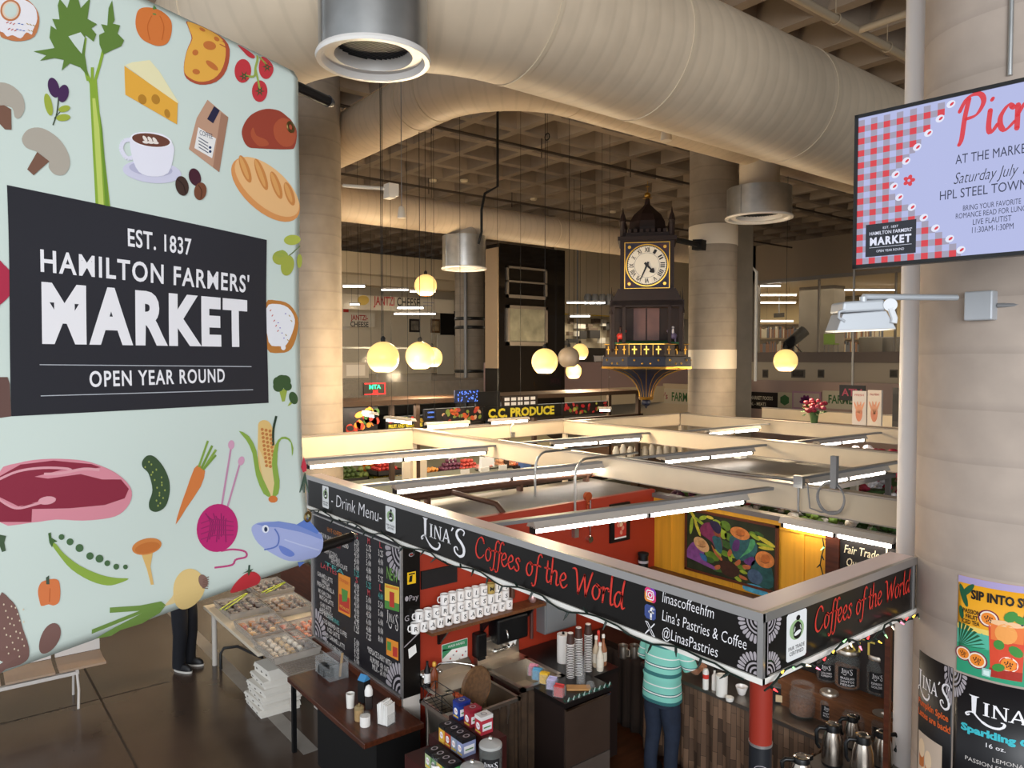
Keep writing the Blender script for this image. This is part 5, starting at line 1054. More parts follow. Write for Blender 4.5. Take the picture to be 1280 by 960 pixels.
def head(P, face, m_skin, m_hair, parent, r=.1, hair_len=.0, nod=0.):
    """Head with face and hair; face is the angle round z that it looks along."""
    T = Matrix.Translation(P) @ Matrix.Rotation(face, 4, 'Z') @ Matrix.Rotation(nod, 4, 'Y')
    b = MB(); s = []
    prof = [(-.12, .035, .03), (-.105, .055, .045), (-.075, .07, .058), (-.03, .082, .068), (.01, .088, .073), (.05, .09, .076), (.085, .08, .07), (.11, .055, .05), (.122, .012, .012)]
    n = 24; vs = []
    for z, rx, ry in prof:
        for k in range(n):
            a = 2*PI*k/n; x = rx*math.cos(a); y = ry*math.sin(a)
            if x > 0:
                f = math.exp(-(y/.016)**2); x += f*(.024 if -.045 < z < .0 else .0)     # nose
                x -= .007*math.exp(-((abs(y) - .032)/.014)**2)*(1 if 0 <= z < .03 else 0)  # eye hollows
                x += .008*math.exp(-(y/.022)**2)*(1 if -.085 < z < -.06 else 0)         # lips
            vs.append(T @ Vector((x, y, z)))
    fs = [(j*n + k, j*n + (k+1) % n, (j+1)*n + (k+1) % n, (j+1)*n + k) for j in range(len(prof) - 1) for k in range(n)]
    b.add(vs, fs, 0, True)
    for sd in (-1, 1): b.ball(T @ Vector((-.0, .074*sd, -.01)), .026, 10, 8, 0, (.6, .35, 1.1), T.to_3x3().to_4x4())
    return b, T
def hair_cap(T, m, parent, length, loc):
    b = MB(); n = 24; vs = []
    prof = [(.128, .012, .012), (.118, .06, .056), (.09, .09, .08), (.05, .101, .087), (.01, .1, .086), (-.03, .096, .082), (-length, .07, .062)]
    for z, rx, ry in prof:
        for k in range(n):
            a = 2*PI*k/n; x, y = rx*math.cos(a), ry*math.sin(a)
            if x > .03 and z < .07: x = .03 + (x - .03)*.05; 
            vs.append(T @ Vector((x - .012, y, z)))
    b.add(vs, [(j*n + k, (j+1)*n + k, (j+1)*n + (k+1) % n, j*n + (k+1) % n) for j in range(len(prof) - 1) for k in range(n)], 0, True)
    o = b.build('hair', m, parent, loc); md = o.modifiers.new('thickness', 'SOLIDIFY'); md.thickness = .012; return o
SKIN = mat('skin_tone', '#b98566', .55, noise=.06, scale=20)
def loft(rings, n=28, m=0):
    """rings: (centre, rx, ry) from the hem up, superellipse sections."""
    b = MB(); vs = []
    for c, rx, ry in rings:
        for k in range(n):
            a = 2*PI*k/n; ca, sa = math.cos(a), math.sin(a); e = .82
            vs.append(Vector(c) + Vector((rx*math.copysign(abs(ca)**e, ca), ry*math.copysign(abs(sa)**e, sa), 0)))
    return b.add(vs, [(j*n + k, j*n + (k+1) % n, (j+1)*n + (k+1) % n, (j+1)*n + k) for j in range(len(rings) - 1) for k in range(n)], m, True)
# ---- the barista, seen from behind, working at the counter
q = onZ(827, 952, 0); bq = Vector((q.x*5.34/q.y, 5.34, 0))
bar = thing('person', 'person in teal striped shirt and dark jeans facing the service counter', 'person', bq, math.radians(8))
sh_z, hp = 1.34, .84
J = [((0, 0, .86), .12, .1), ((0, -.0, 1.02), .12, .095), ((0, .03, 1.2), .125, .1), ((0, .05, sh_z), .07, .06), ((0, .06, 1.42), .045, .045), ((0, .075, 1.5), .05, .05)]
E = [(0, 1), (1, 2), (2, 3), (3, 4), (4, 5)]
for sd in (-1, 1):
    i = len(J); J += [((.09*sd, 0, .78), .085), ((.1*sd, .02, .45), .058), ((.105*sd, -.02, .22), .05), ((.11*sd, -.02, .07), .036), ((.12*sd, .12, .03), .034, .026)]
    E += [(0, i), (i, i+1), (i+1, i+2), (i+2, i+3), (i+3, i+4)]
    i = len(J); J += [((.15*sd, .05, sh_z - .02), .055), ((.24*sd, .08, 1.12), .042), ((.2*sd, .27, 1.0), .033), ((.17*sd, .36, .98), .024, .02)]
    E += [(3, i), (i, i+1), (i+1, i+2), (i+2, i+3)]; hand(J, E, i + 3, (-.1*sd, 1, -.12), (-sd, .1, .1))
skin_body('body', J, E, bar, SKIN)
hb, T = head((0, .1, 1.585), PI/2, SKIN, None, bar, nod=.3); hb.build('head_face', SKIN, bar); hair_cap(T, mat('brown_hair', '#2a1a12', .6, noise=.3, scale=60), bar, .14, None)
def shirt_mat():
    m = mat('teal_striped_shirt', '#7fc4b4', .8, bump=.15, scale=14); nt = m.node_tree; bs = nt.nodes['Principled BSDF']; tc = nt.nodes.new('ShaderNodeTexCoord'); sx = nt.nodes.new('ShaderNodeSeparateXYZ'); r = nt.nodes.new('ShaderNodeValToRGB'); r.color_ramp.interpolation = 'CONSTANT'
    mt_ = nt.nodes.new('ShaderNodeMath'); mt_.operation = 'MODULO'; mt_.inputs[1].default_value = .25; nt.links.new(tc.outputs['Object'], sx.inputs[0]); nt.links.new(sx.outputs['Z'], mt_.inputs[0]); ml = nt.nodes.new('ShaderNodeMath'); ml.operation = 'MULTIPLY'; ml.inputs[1].default_value = 4; nt.links.new(mt_.outputs[0], ml.inputs[0]); nt.links.new(ml.outputs[0], r.inputs[0])
    T_, W_, D_ = lin('#7fc6b6'), lin('#e6e6e0'), lin('#2f6a6c'); el = r.color_ramp.elements; el[0].position = 0; el[0].color = T_; el[1].position = .12; el[1].color = D_
    for p, c in ((.24, T_), (.42, D_), (.45, W_), (.5, D_), (.53, T_), (.76, W_), (.8, T_)): e = el.new(p); e.color = c
    nt.links.new(r.outputs[0], bs.inputs['Base Color']); return m
SHT = shirt_mat()
b = loft([((0, .0, .78), .185, .14), ((0, 0, .79), .187, .142), ((0, -.0, .88), .182, .14), ((0, 0, .98), .172, .133), ((0, .0, 1.02), .18, .14), ((0, .01, 1.05), .17, .134), ((0, .03, 1.16), .178, .138), ((0, .045, 1.27), .185, .13), ((0, .05, 1.34), .165, .1), ((0, .058, 1.385), .1, .075), ((0, .06, 1.4), .065, .06)]); b.build('shirt', SHT, bar)
J, E = [], []
for sd in (-1, 1):
    b = MB().tube([(.13*sd, .05, 1.33), (.19*sd, .06, 1.24), (.25*sd, .08, 1.1)], [.075, .075, .068], 16, caps=False); o = b.build('sleeve', SHT, bar)
JEAN = mat('dark_blue_jeans', '#1d2637', .85, noise=.2, scale=12, bump=.3)
b = loft([((0, 0, .74), .165, .125), ((0, 0, .84), .172, .13), ((0, 0, .93), .16, .12)])
for sd in (-1, 1):
    b.tube([(.082*sd, 0, .8), (.088*sd, .0, .7), (.092*sd, .01, .6), (.1*sd, .02, .46), (.104*sd, -.005, .32), (.108*sd, -.02, .2), (.11*sd, -.02, .05), (.11*sd, -.02, .045)], [.088, .094, .09, .074, .066, .062, .06, .056], 20, caps=False)
b.build('jeans', JEAN, bar)
SHOE = mat('black_shoe', '#121012', .5)
def shoe(t, sd, dx, yaw, sole, toe=1):
    T_ = Matrix.Translation((dx*sd, 0, 0)) @ Matrix.Rotation(yaw*sd, 4, 'Z')
    def ringz(z, k): return [(math.cos(a)*.045*k*(1 + .12*math.sin(a)), .05*toe + math.sin(a)*.135*k, z) for a in [2*PI*i/20 for i in range(20)]]
    def lay(zs, m, nm):
        b = MB(); vs = []
        for z, k in zs: vs += [T_ @ Vector(p) for p in ringz(z, k)]
        b.add(vs, [(j*20 + i, j*20 + (i+1) % 20, (j+1)*20 + (i+1) % 20, (j+1)*20 + i) for j in range(len(zs) - 1) for i in range(20)], 0, True); e = (len(zs) - 1)*20; b.f.append([e + i for i in range(20)]); b.m.append(0); b.s.append(True); b.f.append([i for i in range(20)][::-1]); b.m.append(0); b.s.append(False)
        return b.build(nm, m, t)
    o = lay([(.022, 1.0), (.045, 1.0), (.075, .86), (.095, .6)], SHOE, 'shoe'); lay([(0, 1.02), (.024, 1.05)], sole, 'sole')
for sd in (-1, 1): shoe(bar, sd, .11, -.1, BLK)
# ---- the customer whose legs show below the banner
q = onZ(243, 834, 0)
man = thing('person', 'standing person in black trousers and dark sneakers beside the pastry table', 'person', (q.x - .05, q.y - .1, 0), -.9)
J = [((0, 0, .95), .13, .11), ((0, .0, 1.12), .13, .1), ((0, .01, 1.3), .14, .105), ((0, 0, 1.46), .07, .065), ((0, .01, 1.54), .05, .05), ((0, .03, 1.62), .052, .052)]
E = [(0, 1), (1, 2), (2, 3), (3, 4), (4, 5)]
for sd in (-1, 1):
    i = len(J); J += [((.09*sd, 0, .86), .09), ((.1*sd, .02, .5), .06), ((.1*sd, -.01, .25), .052), ((.1*sd, -.02, .08), .036), ((.11*sd, .12, .035), .034, .026)]; E += [(0, i), (i, i+1), (i+1, i+2), (i+2, i+3), (i+3, i+4)]
    i = len(J); J += [((.18*sd, 0, 1.43), .06), ((.25*sd, -.02, 1.18), .045), ((.17*sd, .2, 1.2), .034), ((.13*sd, .26, 1.22), .024, .02)]; E += [(3, i), (i, i+1), (i+1, i+2), (i+2, i+3)]; hand(J, E, i + 3, (-.6*sd, 1, .2), (0, .2, 1))
skin_body('body', J, E, man, SKIN)
hb, T = head((0, .05, 1.71), PI/2, SKIN, None, man); hb.build('head_face', SKIN, man); hair_cap(T, mat('dark_hair', '#191412', .6), man, .08, None)
BT = mat('black_trousers', '#12131a', .85, noise=.2, scale=10, bump=.3)
b = loft([((0, 0, .82), .17, .13), ((0, 0, .94), .175, .132), ((0, 0, 1.03), .165, .122)])
for sd in (-1, 1): b.tube([(.085*sd, 0, .9), (.09*sd, 0, .76), (.096*sd, .01, .6), (.1*sd, .015, .45), (.1*sd, 0, .3), (.1*sd, -.01, .15), (.1*sd, -.01, .05)], [.095, .1, .094, .085, .08, .078, .078], 20, caps=False)
b.build('trousers', BT, man)
loft([((0, 0, .93), .19, .14), ((0, 0, 1.1), .18, .135), ((0, .01, 1.28), .2, .14), ((0, .0, 1.42), .19, .11), ((0, .0, 1.49), .1, .08), ((0, 0, 1.53), .065, .062)]).build('jacket', mat('dark_jacket', '#1d2026', .8), man)
for sd in (-1, 1): MB().tube([(.15*sd, 0, 1.42), (.21*sd, 0, 1.3), (.25*sd, -.02, 1.18), (.22*sd, .08, 1.17), (.185*sd, .18, 1.195)], [.08, .075, .065, .06, .055], 16, caps=False).build('sleeve', mat('dark_jacket', '#1d2026', .8), man)
for sd in (-1, 1): shoe(man, sd, .1, -.1, mat('white_sole', '#cfcac2', .6))
# ================================================================== pastry table
PTZ = .76; TX0, TX1, TY0, TY1 = -9.9, -7.92, 2.78, 3.92
pt = thing('folding_table', 'white folding table covered with trays of wrapped pastries', 'table', ((TX0 + TX1)/2, (TY0 + TY1)/2, 0))
TPL = mat('table_plastic', '#c9bda9', .5)
part(MB().box((TX0, TY0, PTZ - .04), (TX1, TY1, PTZ)), 'tabletop', TPL, pt, .008)
for x in (TX0 + .12, TX1 - .06):
    for y in (TY0 + (.1 if x < -9 else .4), TY1 - .1): part(MB().cyl((x, y, 0), (x, y, PTZ - .04), .032, n=14), 'leg', mat('white_leg', '#c4bcb2', .5), pt)
for x in (TX0 + .3,): part(MB().tube([(x, TY0 + .12, 0.0), (x, TY0 + .12, .2), (x, TY0 + .16, .26), (x + .1, TY0 + .3, .28), (x + .7, TY0 + .4, .3)], .018, 10), 'brace', BLACK, pt)
TRAY = mat('tray_clear', '#bdb5ab', .2, alpha=.45)
WRAP = mat('plastic_wrap', '#e9e6e2', .08, alpha=.18)
pcols = {'brown': ['#4a2c1c', '#5d3a26', '#3a2116'], 'mixed': ['#b8793c', '#c4563f', '#7a4a2c', '#d6b07a'], 'sugar': ['#d9cfc0', '#c4a678', '#e3dccf', '#8a7a70'], 'nut': ['#7a5636', '#98714a', '#5a3a24'], 'orange': ['#c4573a', '#d97a4f', '#8a4a34'], 'cream': ['#d2b080', '#dcc8a2', '#c49a64'], 'dark': ['#3a2a22', '#54382a', '#6a4a36']}
def tray(px, py, wx, wy, kind, label, rz=0.):
    q = onZ(px, py, PTZ + .05); t = thing('pastry_tray', label, 'tray', (q.x, q.y, PTZ + .001), rz)
    b = MB(); h = .075
    b.box((-wx/2, -wy/2, 0), (wx/2, wy/2, .006))
    for s_ in (-1, 1):
        b.prism([(-wy/2 - .0, 0), (wy/2, 0), (wy/2 + .02, h), (-wy/2 - .02, h)], (s_*wx/2, 0, 0), (0, 1, 0), (s_*.18, 0, 1), .006); b.prism([(-wx/2, 0), (wx/2, 0), (wx/2 + .02, h), (-wx/2 - .02, h)], (0, s_*wy/2, 0), (1, 0, 0), (0, s_*.18, 1), .006)
    b.build('tray_body', TRAY, t)
    c = .015 + h; MB().tube([(-wx/2 - .012, -wy/2 - .012, h), (wx/2 + .012, -wy/2 - .012, h), (wx/2 + .012, wy/2 + .012, h), (-wx/2 - .012, wy/2 + .012, h)], .007, 6, closed=True).build('rim', mat('tray_rim', '#8f867d', .3), t)
    nx = int(wx/.105); ny = int(wy/.095); g = f'wrapped pastries in the {label}'
    for i in range(nx):
        for j in range(ny):
            col = random.choice(pcols[kind]) if kind != 'sugar' else pcols['sugar'][min(3, j*4//ny)]
            x = -wx/2 + wx*(i + .5)/nx; y = -wy/2 + wy*(j + .5)/ny
            o = thing('pastry', f'pastry in {label}', 'pastry', t.matrix_basis @ Vector((x, y, .007)), random.choice((0, 0, PI)) + random.uniform(-.1, .1), g)
            k = random.choice((0, 1, 2)); bm_ = MB()
            if k == 0: bm_.ball((0, 0, .028), .043, 12, 8, 0, (1, .86, .6))
            elif k == 1: bm_.tube([(-.042, 0, .022), (-.02, .006, .03), (.02, .006, .03), (.042, 0, .022)], [.012, .026, .026, .012], 10)
            else: bm_.box((-.04, -.032, 0), (.04, .032, .04))
            bm_.build('bun', mat('pastry_' + col[1:], col, .6, noise=.3, scale=40), o)
            w_ = MB(); n_ = 10; vs = [Vector((.046*math.cos(a)*random.uniform(.88, 1.04), .042*math.sin(a)*random.uniform(.88, 1.04), z)) for z in (.0, .035, .062) for a in [2*PI*i_/n_ for i_ in range(n_)]]; vs.append(Vector((0, 0, .068)))
            w_.add(vs, [(j_*n_ + i_, j_*n_ + (i_+1) % n_, (j_+1)*n_ + (i_+1) % n_, (j_+1)*n_ + i_) for j_ in range(2) for i_ in range(n_)] + [(2*n_ + i_, 2*n_ + (i_+1) % n_, 3*n_) for i_ in range(n_)], 0, False); w_.build('wrapper', WRAP, o)
    return t
tray(358, 807, .62, .48, 'sugar', 'nearest clear tray of sugared pastries at the table corner')
tray(330, 783, .6, .46, 'mixed', 'clear tray of mixed orange and brown pastries behind the nearest tray')
tray(383, 787, .6, .46, 'orange', 'clear tray of orange topped pastries by the menu wall')
tray(302, 757, .62, .46, 'brown', 'clear tray of dark brown pastries near the banner edge')
tray(357, 755, .62, .46, 'nut', 'clear tray of nut pastries in the middle of the back row')
tray(336, 734, .6, .44, 'dark', 'farthest clear tray of dark cakes below the tomato on the banner')
for i, (p0, p1, lab) in enumerate((((278, 762), (308, 742), 'lime green tongs lying on the table edge under the banner'), ((330, 741), (356, 728), 'lime green tongs lying on the farthest dark cakes'))):
    a0_, a1_ = onZ(*p0, PTZ + .1), onZ(*p1, PTZ + .1); d = (a1_ - a0_).normalized(); s_ = Vector((d.y, -d.x, 0)); b = MB()
    b.tube([a0_ + s_*.03, a0_.lerp(a1_, .5) + s_*.03, a1_ + s_*.008, a1_ - s_*.008, a0_.lerp(a1_, .5) - s_*.03, a0_ - s_*.03], .009, 8)
    for k in (.35, .65): 
        for e in (-1, 1): pass
    solo(b, 'tongs', mat('lime_plastic', '#a9b83a', .4), lab, 'tongs')
# takeout boxes piled on the floor under the table
bxw = mat('takeout_white', '#d6d0c6', .7); q = onZ(318, 893, 0); dims = [(.5, .44), (.5, .44), (.47, .42), (.47, .42), (.46, .42), (.42, .3)]
z = 0.; nm6 = ['lowest', 'second lowest', 'third from the bottom', 'third from the top', 'second from the top', 'topmost']
for k, (wx, wy) in enumerate(dims):
    h = .075 if k < 5 else .11; t = thing('takeout_box', f'white takeout box under the pastry table, {nm6[k]} of its stack', 'box', (q.x - .08 + random.uniform(-.03, .03), q.y + .27 + random.uniform(-.03, .03), z), random.uniform(-.08, .08), 'takeout boxes stacked under the table')
    MB().box((-wx/2, -wy/2, 0), (wx/2, wy/2, h*.62)).build('tray_part', bxw, t, bevel=.004); MB().prism([(-wx/2 - .01, h*.5), (wx/2 + .01, h*.5), (wx/2 - .03, h), (-wx/2 + .03, h)], (0, wy/2 + .01, 0), (1, 0, 0), (0, 0, 1), wy + .02).build('lid', bxw, t); b = MB()
    for e in (-.3, 0, .3): b.box((wx*e - .012, -wy/2 - .012, h*.4), (wx*e + .012, -wy/2 - .004, h*.58))
    b.build('tabs', mat('box_gap', '#5a544c', .8), t); z += h + .002
# wood crate board and green poster behind the table
q = onY(368, 735, 4.35); solo(MB().box((-11.2, 4.3, 0), (-8.7, 4.36, .95)), 'wood_partition', mat('red_brown_wood', '#5b2c17', .4), 'brown wood partition behind the pastry table', 'partition')
t = thing('display_backdrop', 'green patterned panel standing behind the pastry table', 'panel', (-9.6, 4.45, 0)); MB().box((-1.2, 0, 0), (1.2, .04, 1.6)).build('panel', mat('green_print', '#8fa08a', .6, noise=.3, scale=5), t)
A_ = Art(lambda u, v, h: Vector((u, -.001 - h, v)))
for k in range(60): A_.poly(ell(random.uniform(-1.1, 1.1), random.uniform(.65, 1.55), .05, .025, random.uniform(0, 180), 8), random.choice([PG, INKW, BLK]), 1 + k % 3)
A_.build('print', t)
# folding chairs bottom left
def folding_chair(P, rz, label):
    t = thing('folding_chair', label, 'folding chair', P, rz, None); wm_ = mat('chair_white', '#cfc8c2', .4)
    MB().box((-.2, -.2, .43), (.2, .2, .455)).build('seat', mat('seat_tan', '#a98f78', .6), t, bevel=.01); MB().box((-.2, .22, .62), (.2, .24, .84)).build('backrest', wm_, t, bevel=.008)
    for sd in (-1, 1):
        MB().tube([(.215*sd, -.26, 0), (.215*sd, -.1, .33), (.215*sd, .1, .6), (.215*sd, .24, .86)], .013, 8).build('front_leg', wm_, t); MB().tube([(.235*sd, .26, 0), (.235*sd, -.05, .43), (.235*sd, -.18, .45)], .013, 8).build('rear_leg', wm_, t)
    MB().cyl((-.235, .18, .1), (.235, .18, .1), .01, n=8).build('stretcher', wm_, t); MB().cyl((-.215, -.2, .14), (.215, -.2, .14), .01, n=8).build('stretcher', wm_, t); return t
A0_ = onZ(96, 838, .41); d_ = (onZ(0, 859, .41) - A0_).normalized(); n_ = Vector((-d_.y, d_.x, 0)); n_ = n_ if n_.dot(G) > 0 else -n_; wm_ = mat('chair_white', '#cfc8c2', .4)
t = thing('beam_seat', 'white framed row seat with tan seats showing below the bottom left of the banner', 'seat', (A0_.x, A0_.y, 0), math.atan2(d_.y, d_.x)); sg = 1 if Vector((-d_.y, d_.x, 0)).dot(G) > 0 else -1
MB().box((-.02, -.03, .37), (1.62, .03, .41)).build('beam', wm_, t, bevel=.004)
for k in range(3):
    x = .17 + .5*k; MB().prism([(-.04, .43), (.2, .415), (.42, .43), (.42, .455), (.2, .44), (-.04, .455)], (x, 0, 0), (0, sg, 0), (0, 0, 1), -.46*sg).build('seat', mat('seat_tan', '#a98f78', .6), t)
    MB().prism([(.42, .46), (.45, .46), (.5, .86), (.47, .86)], (x, 0, 0), (0, sg, 0), (0, 0, 1), -.46*sg).build('backrest', wm_, t)
for x in (.0, 1.6):
    MB().tube([(x, -.02*sg, .39), (x - .01, -.05*sg, .2), (x, -.08*sg, 0)], .014, 8).build('leg', wm_, t); MB().tube([(x, .3*sg, .42), (x, .36*sg, 0)], .014, 8).build('leg', wm_, t); MB().box((x - .015, -.03, .4), (x + .015, .48, .43) if sg > 0 else (x + .015, .03, .43)).build('arm_frame', wm_, t)
# ================================================================== the market banner
bdir = (G*935 + R*460).normalized(); bn = Vector((bdir.y, -bdir.x, 0)); bn = bn if bn.dot(CAM - onD(376, 450, 3.7)) > 0 else -bn
B0 = onD(376, 446, 3.7); B0 = Vector((B0.x, B0.y, 0)); BW = 1.64; BZ0, BZ1 = 2.905, 5.345
def bpx(x, y):
    """pixel -> (distance left of the right edge, height) on the banner plane"""
    d = ray(x, y); k = (B0 - CAM).dot(bn)/d.dot(bn); p = CAM + d*k; w_ = -(p - B0).dot(bdir); e = max(0., min(1., (3.9 - p.z)/.95)); u = w_
    for _ in range(4): u = w_ + .075*max(0., min(1., 1 - u/.5))*e*e
    return (u, p.z)
def bfn(u, z, h):
    f = max(0., min(1., 1 - u/.5)); e = max(0., min(1., (3.9 - z)/.95)); w_ = u - .075*f*e*e
    o = .008*math.sin(3.1*u + 1.3*z) + .004*math.sin(7*z + 2*u)
    # the cloth turns round the pole at the top and the bottom
    if z > BZ1 - .06: o -= .03*((z - BZ1 + .06)/.06)**2
    if z < BZ0 + .1: o -= .025*((BZ0 + .1 - z)/.1)**2
    return B0 - bdir*w_ + bn*(o + h) + Vector((0, 0, z))
bt = thing('market_banner', 'huge pale green market banner printed with foods, hanging on black poles', 'banner', (B0.x, B0.y, BZ0))
b = MB(); nu, nv = 40, 60
for j in range(nv + 1):
    for k in range(nu + 1): b.v.append(tuple(bfn(BW*k/nu, BZ0 + (BZ1 - BZ0)*j/nv, 0)))
for j in range(nv):
    for k in range(nu): i = j*(nu+1) + k; b.f.append([i, i + nu + 1, i + nu + 2, i + 1]); b.m.append(0); b.s.append(True)
BANM = mat('banner_vinyl', '#d3dfd6', .42)
o = part(b, 'fabric', BANM, bt); md = o.modifiers.new('cloth_thickness', 'SOLIDIFY'); md.thickness = .002; md.offset = -1 if False else 0
for z, ex in ((BZ0 + .04, .45), (BZ1 - .05, .29)):
    p0 = B0 + bdir*ex - bn*.06 + Vector((0, 0, z)); p1 = B0 - bdir*(BW + .45) - bn*.06 + Vector((0, 0, z))
    pb = MB().cyl(p1, p0, .028, n=20); po_ = part(pb, 'pole', BLACK, bt); MB().cyl(p0, p0 + bdir*.035, .031, .02, 20).build('pole_cap', mat('pole_cap_blue', '#20242c', .4), po_)
A_ = Art(lambda u, v, h: bfn(u, v, h + .0025), .0005, .09)
C_ = lambda c: mat('print_' + c.lstrip('#'), c, .42)
class Px:
    """crops of the photograph that the drawing was taken from: scale and offset"""
    def __init__(s, oy): s.oy = oy
    def __call__(s, x, y): return bpx(x/2.977, y/2.977 + s.oy)
    def poly(s, pts, c, L=1, sm=0): A_.poly([s(*p) for p in (smooth(pts, sm) if sm else pts)], C_(c), L)
    def ell(s, cx, cy, rx, ry, rot, c, L=1, n=26): s.poly(ell(cx, cy, rx, ry, rot, n), c, L)
    def line(s, pts, w, c, L=1, sm=4): 
        pp = smooth(pts, sm, False) if sm else pts; n = len(pp)
        for i in range(n - 1):
            (x0, y0), (x1, y1) = pp[i], pp[i+1]; l = math.hypot(x1-x0, y1-y0) or 1; nx, ny = -(y1-y0)/l*w/2, (x1-x0)/l*w/2
            s.poly([(x0+nx, y0+ny), (x1+nx, y1+ny), (x1-nx, y1-ny), (x0-nx, y0-ny)], c, L)
a1, a2, a3 = Px(0), Px(300), Px(520)
# doughnut, celery, sprig
a1.poly([(0,-4),(30,-20),(90,-10),(135,30),(148,80),(130,135),(80,152),(30,145),(0,120)], '#c97f52', 1, 3); a1.poly([(0,0),(60,-12),(125,20),(140,70),(125,110),(120,128),(100,120),(80,142),(50,130),(30,135),(15,120),(0,105)], '#f0ecef', 2, 3); a1.ell(40, 38, 38, 40, 0, '#c97f52', 3); a1.ell(40, 38, 31, 33, 0, '#e9d3bd', 4); a1.ell(40,38,24,27,0,'#d3dfd6',5)
for k in range(16): x, y = 25 + (k*37) % 105, 85 + (k*23) % 45; a1.line([(x, y), (x + 8, y + (k % 3 - 1)*5)], 3, ('#c4574a', '#5f7fc0', '#b59a5a')[k % 3], 4, 0)
a1.poly([(335,300),(362,300),(372,420),(404,770),(350,760),(342,480)], '#8fae3c', 1); a1.poly([(345,365),(356,365),(370,480),(380,765),(360,762),(350,480)], '#c3d26a', 2); a1.poly([(372,420),(380,480),(398,768),(385,766)], '#6f9433', 3)
for L_ in ([(345,320),(320,260),(300,200)], [(345,330),(345,250)], [(350,320),(375,230),(388,170)], [(330,300),(312,220),(318,140)]): a1.line(L_, 11, '#8fae3c', 1)
a1.poly([(128,190),(180,182),(205,178),(186,140),(190,95),(212,110),(195,70),(222,72),(215,20),(222,-5),(250,30),(260,-5),(290,-5),(300,30),(335,-8),(325,70),(360,90),(340,105),(358,128),(348,155),(318,130),(316,200),(330,285),(300,250),(262,235),(232,262),(240,222),(205,215),(152,225),(175,205)], '#65843c', 2)
a1.poly([(370,165),(368,130),(388,120),(375,90),(398,95),(402,30),(415,2),(425,75),(418,88),(445,95),(436,125),(460,150),(450,172),(420,185),(385,203)], '#65843c', 2); a1.poly([(255,135),(300,120),(315,140),(305,200),(280,170)], '#d3dfd6', 3)
a1.line([(200,465),(215,420),(222,360)], 5, '#45503a', 1); a1.line([(205,440),(240,400)], 3, '#45503a', 1); a1.ell(203,325,20,38,-15,'#4a2d55',2); a1.ell(238,347,20,33,12,'#4a2d55',3); a1.ell(184,388,14,42,-12,'#a3b043',2); a1.ell(242,404,22,12,-15,'#a3b043',2); a1.ell(238,437,26,13,-5,'#a3b043',2)
# pumpkin, tall cheese, tomatoes
a1.poly([(502,70),(515,35),(555,28),(600,40),(630,75),(634,120),(620,160),(590,172),(560,165),(525,145),(505,110)], '#d97a3c', 1, 4); a1.line([(560,60),(545,100),(555,150)], 3, '#c2652c', 2); a1.line([(590,60),(605,100),(598,150)], 3, '#c2652c', 2); a1.poly([(563,55),(568,30),(580,15),(583,30),(576,58)], '#5f8a4a', 3)
a1.poly([(697,78),(760,95),(825,133),(848,185),(838,260),(800,305),(740,316),(690,292),(680,250),(690,190),(707,145),(697,110)], '#b5543a', 1, 3); a1.poly([(700,80),(758,97),(815,132),(833,185),(824,250),(790,294),(735,305),(688,280),(681,245),(691,190),(710,145),(699,112)], '#ecb04c', 2, 3)
for e in ((773,171,24,16,15),(752,110,12,8,20),(801,146,11,9,20),(721,197,11,11,0),(783,245,28,10,38),(725,268,14,10,15)): a1.ell(*e, '#c9743a', 3)
for e in ((898,265,31,44,0),(985,252,28,43,0),(962,340,29,40,0)): a1.ell(*e, '#c93a42', 1)
a1.poly([(888,166),(915,180),(945,208),(935,218),(910,205)], '#c93a42', 1, 3); a1.line([(958,205),(945,250),(940,285),(905,282)], 8, '#9fae4f', 2); a1.line([(965,212),(985,240)], 7, '#9fae4f', 2); a1.line([(945,260),(955,300),(962,335)], 7, '#9fae4f', 2)
for cx, cy in ((902,285),(988,250),(962,340)):
    for k in range(6): a1.poly([(cx + 20*math.cos(k*1.05), cy + 22*math.sin(k*1.05)), (cx + 5*math.cos(k*1.05 + .8), cy + 5*math.sin(k*1.05 + .8)), (cx + 5*math.cos(k*1.05 - .8), cy + 5*math.sin(k*1.05 - .8))], '#3d5a34', 3)
# cheese wedge, coffee bag, cup, beans
a1.poly([(465,243),(490,232),(555,224),(590,265),(662,382),(655,388)], '#efe6b8', 1); a1.poly([(462,245),(658,385),(655,464),(466,352)], '#eaae44', 2)
for e in ((528,370,15,19,-20),(577,370,15,19,-20),(619,423,10,17,-15)): a1.ell(*e, '#b9822f', 3)
a1.poly([(768,372),(845,437),(808,642),(697,556),(728,440)], '#c49a80', 1); a1.poly([(845,437),(808,642),(785,624),(818,420)], '#a87d66', 2); a1.poly([(733,474),(798,517),(782,590),(717,552)], '#efece8', 3); a1.poly([(792,396),(813,412),(788,460),(766,444)], '#2b2a45', 3)
for k in range(4): a1.line([(733, 512 + 12*k), (768, 534 + 12*k)], 3, '#3a3f5a', 4, 0)
for k in range(2): a1.ell(775, 550 + 15*k, 5, 5, 0, '#2b3f66', 4)
x_, y_ = a1(737, 492); x2_, y2_ = a1(785, 522); A_.text('COFFEE', x_, y_ - .012, .02, C_('#3a3f5a'), w=x2_ - x_, L=4)
a1.poly(ell(560, 640, 108, 42, 6, 30), '#d5d3e6', 1); a1.poly(ell(555, 630, 80, 26, 6, 26), '#bcbad2', 2); a1.line([(492,520),(460,525),(448,555),(470,590),(500,580)], 16, '#e6e4f2', 3); a1.poly([(482,512),(520,492),(600,500),(636,535),(640,575),(618,645),(560,658),(510,640),(486,580)], '#eceaf4', 4, 3)
a1.ell(558, 522, 77, 29, 8, '#f4f2f8', 5); a1.ell(557, 522, 70, 24, 8, '#6f4436', 6)
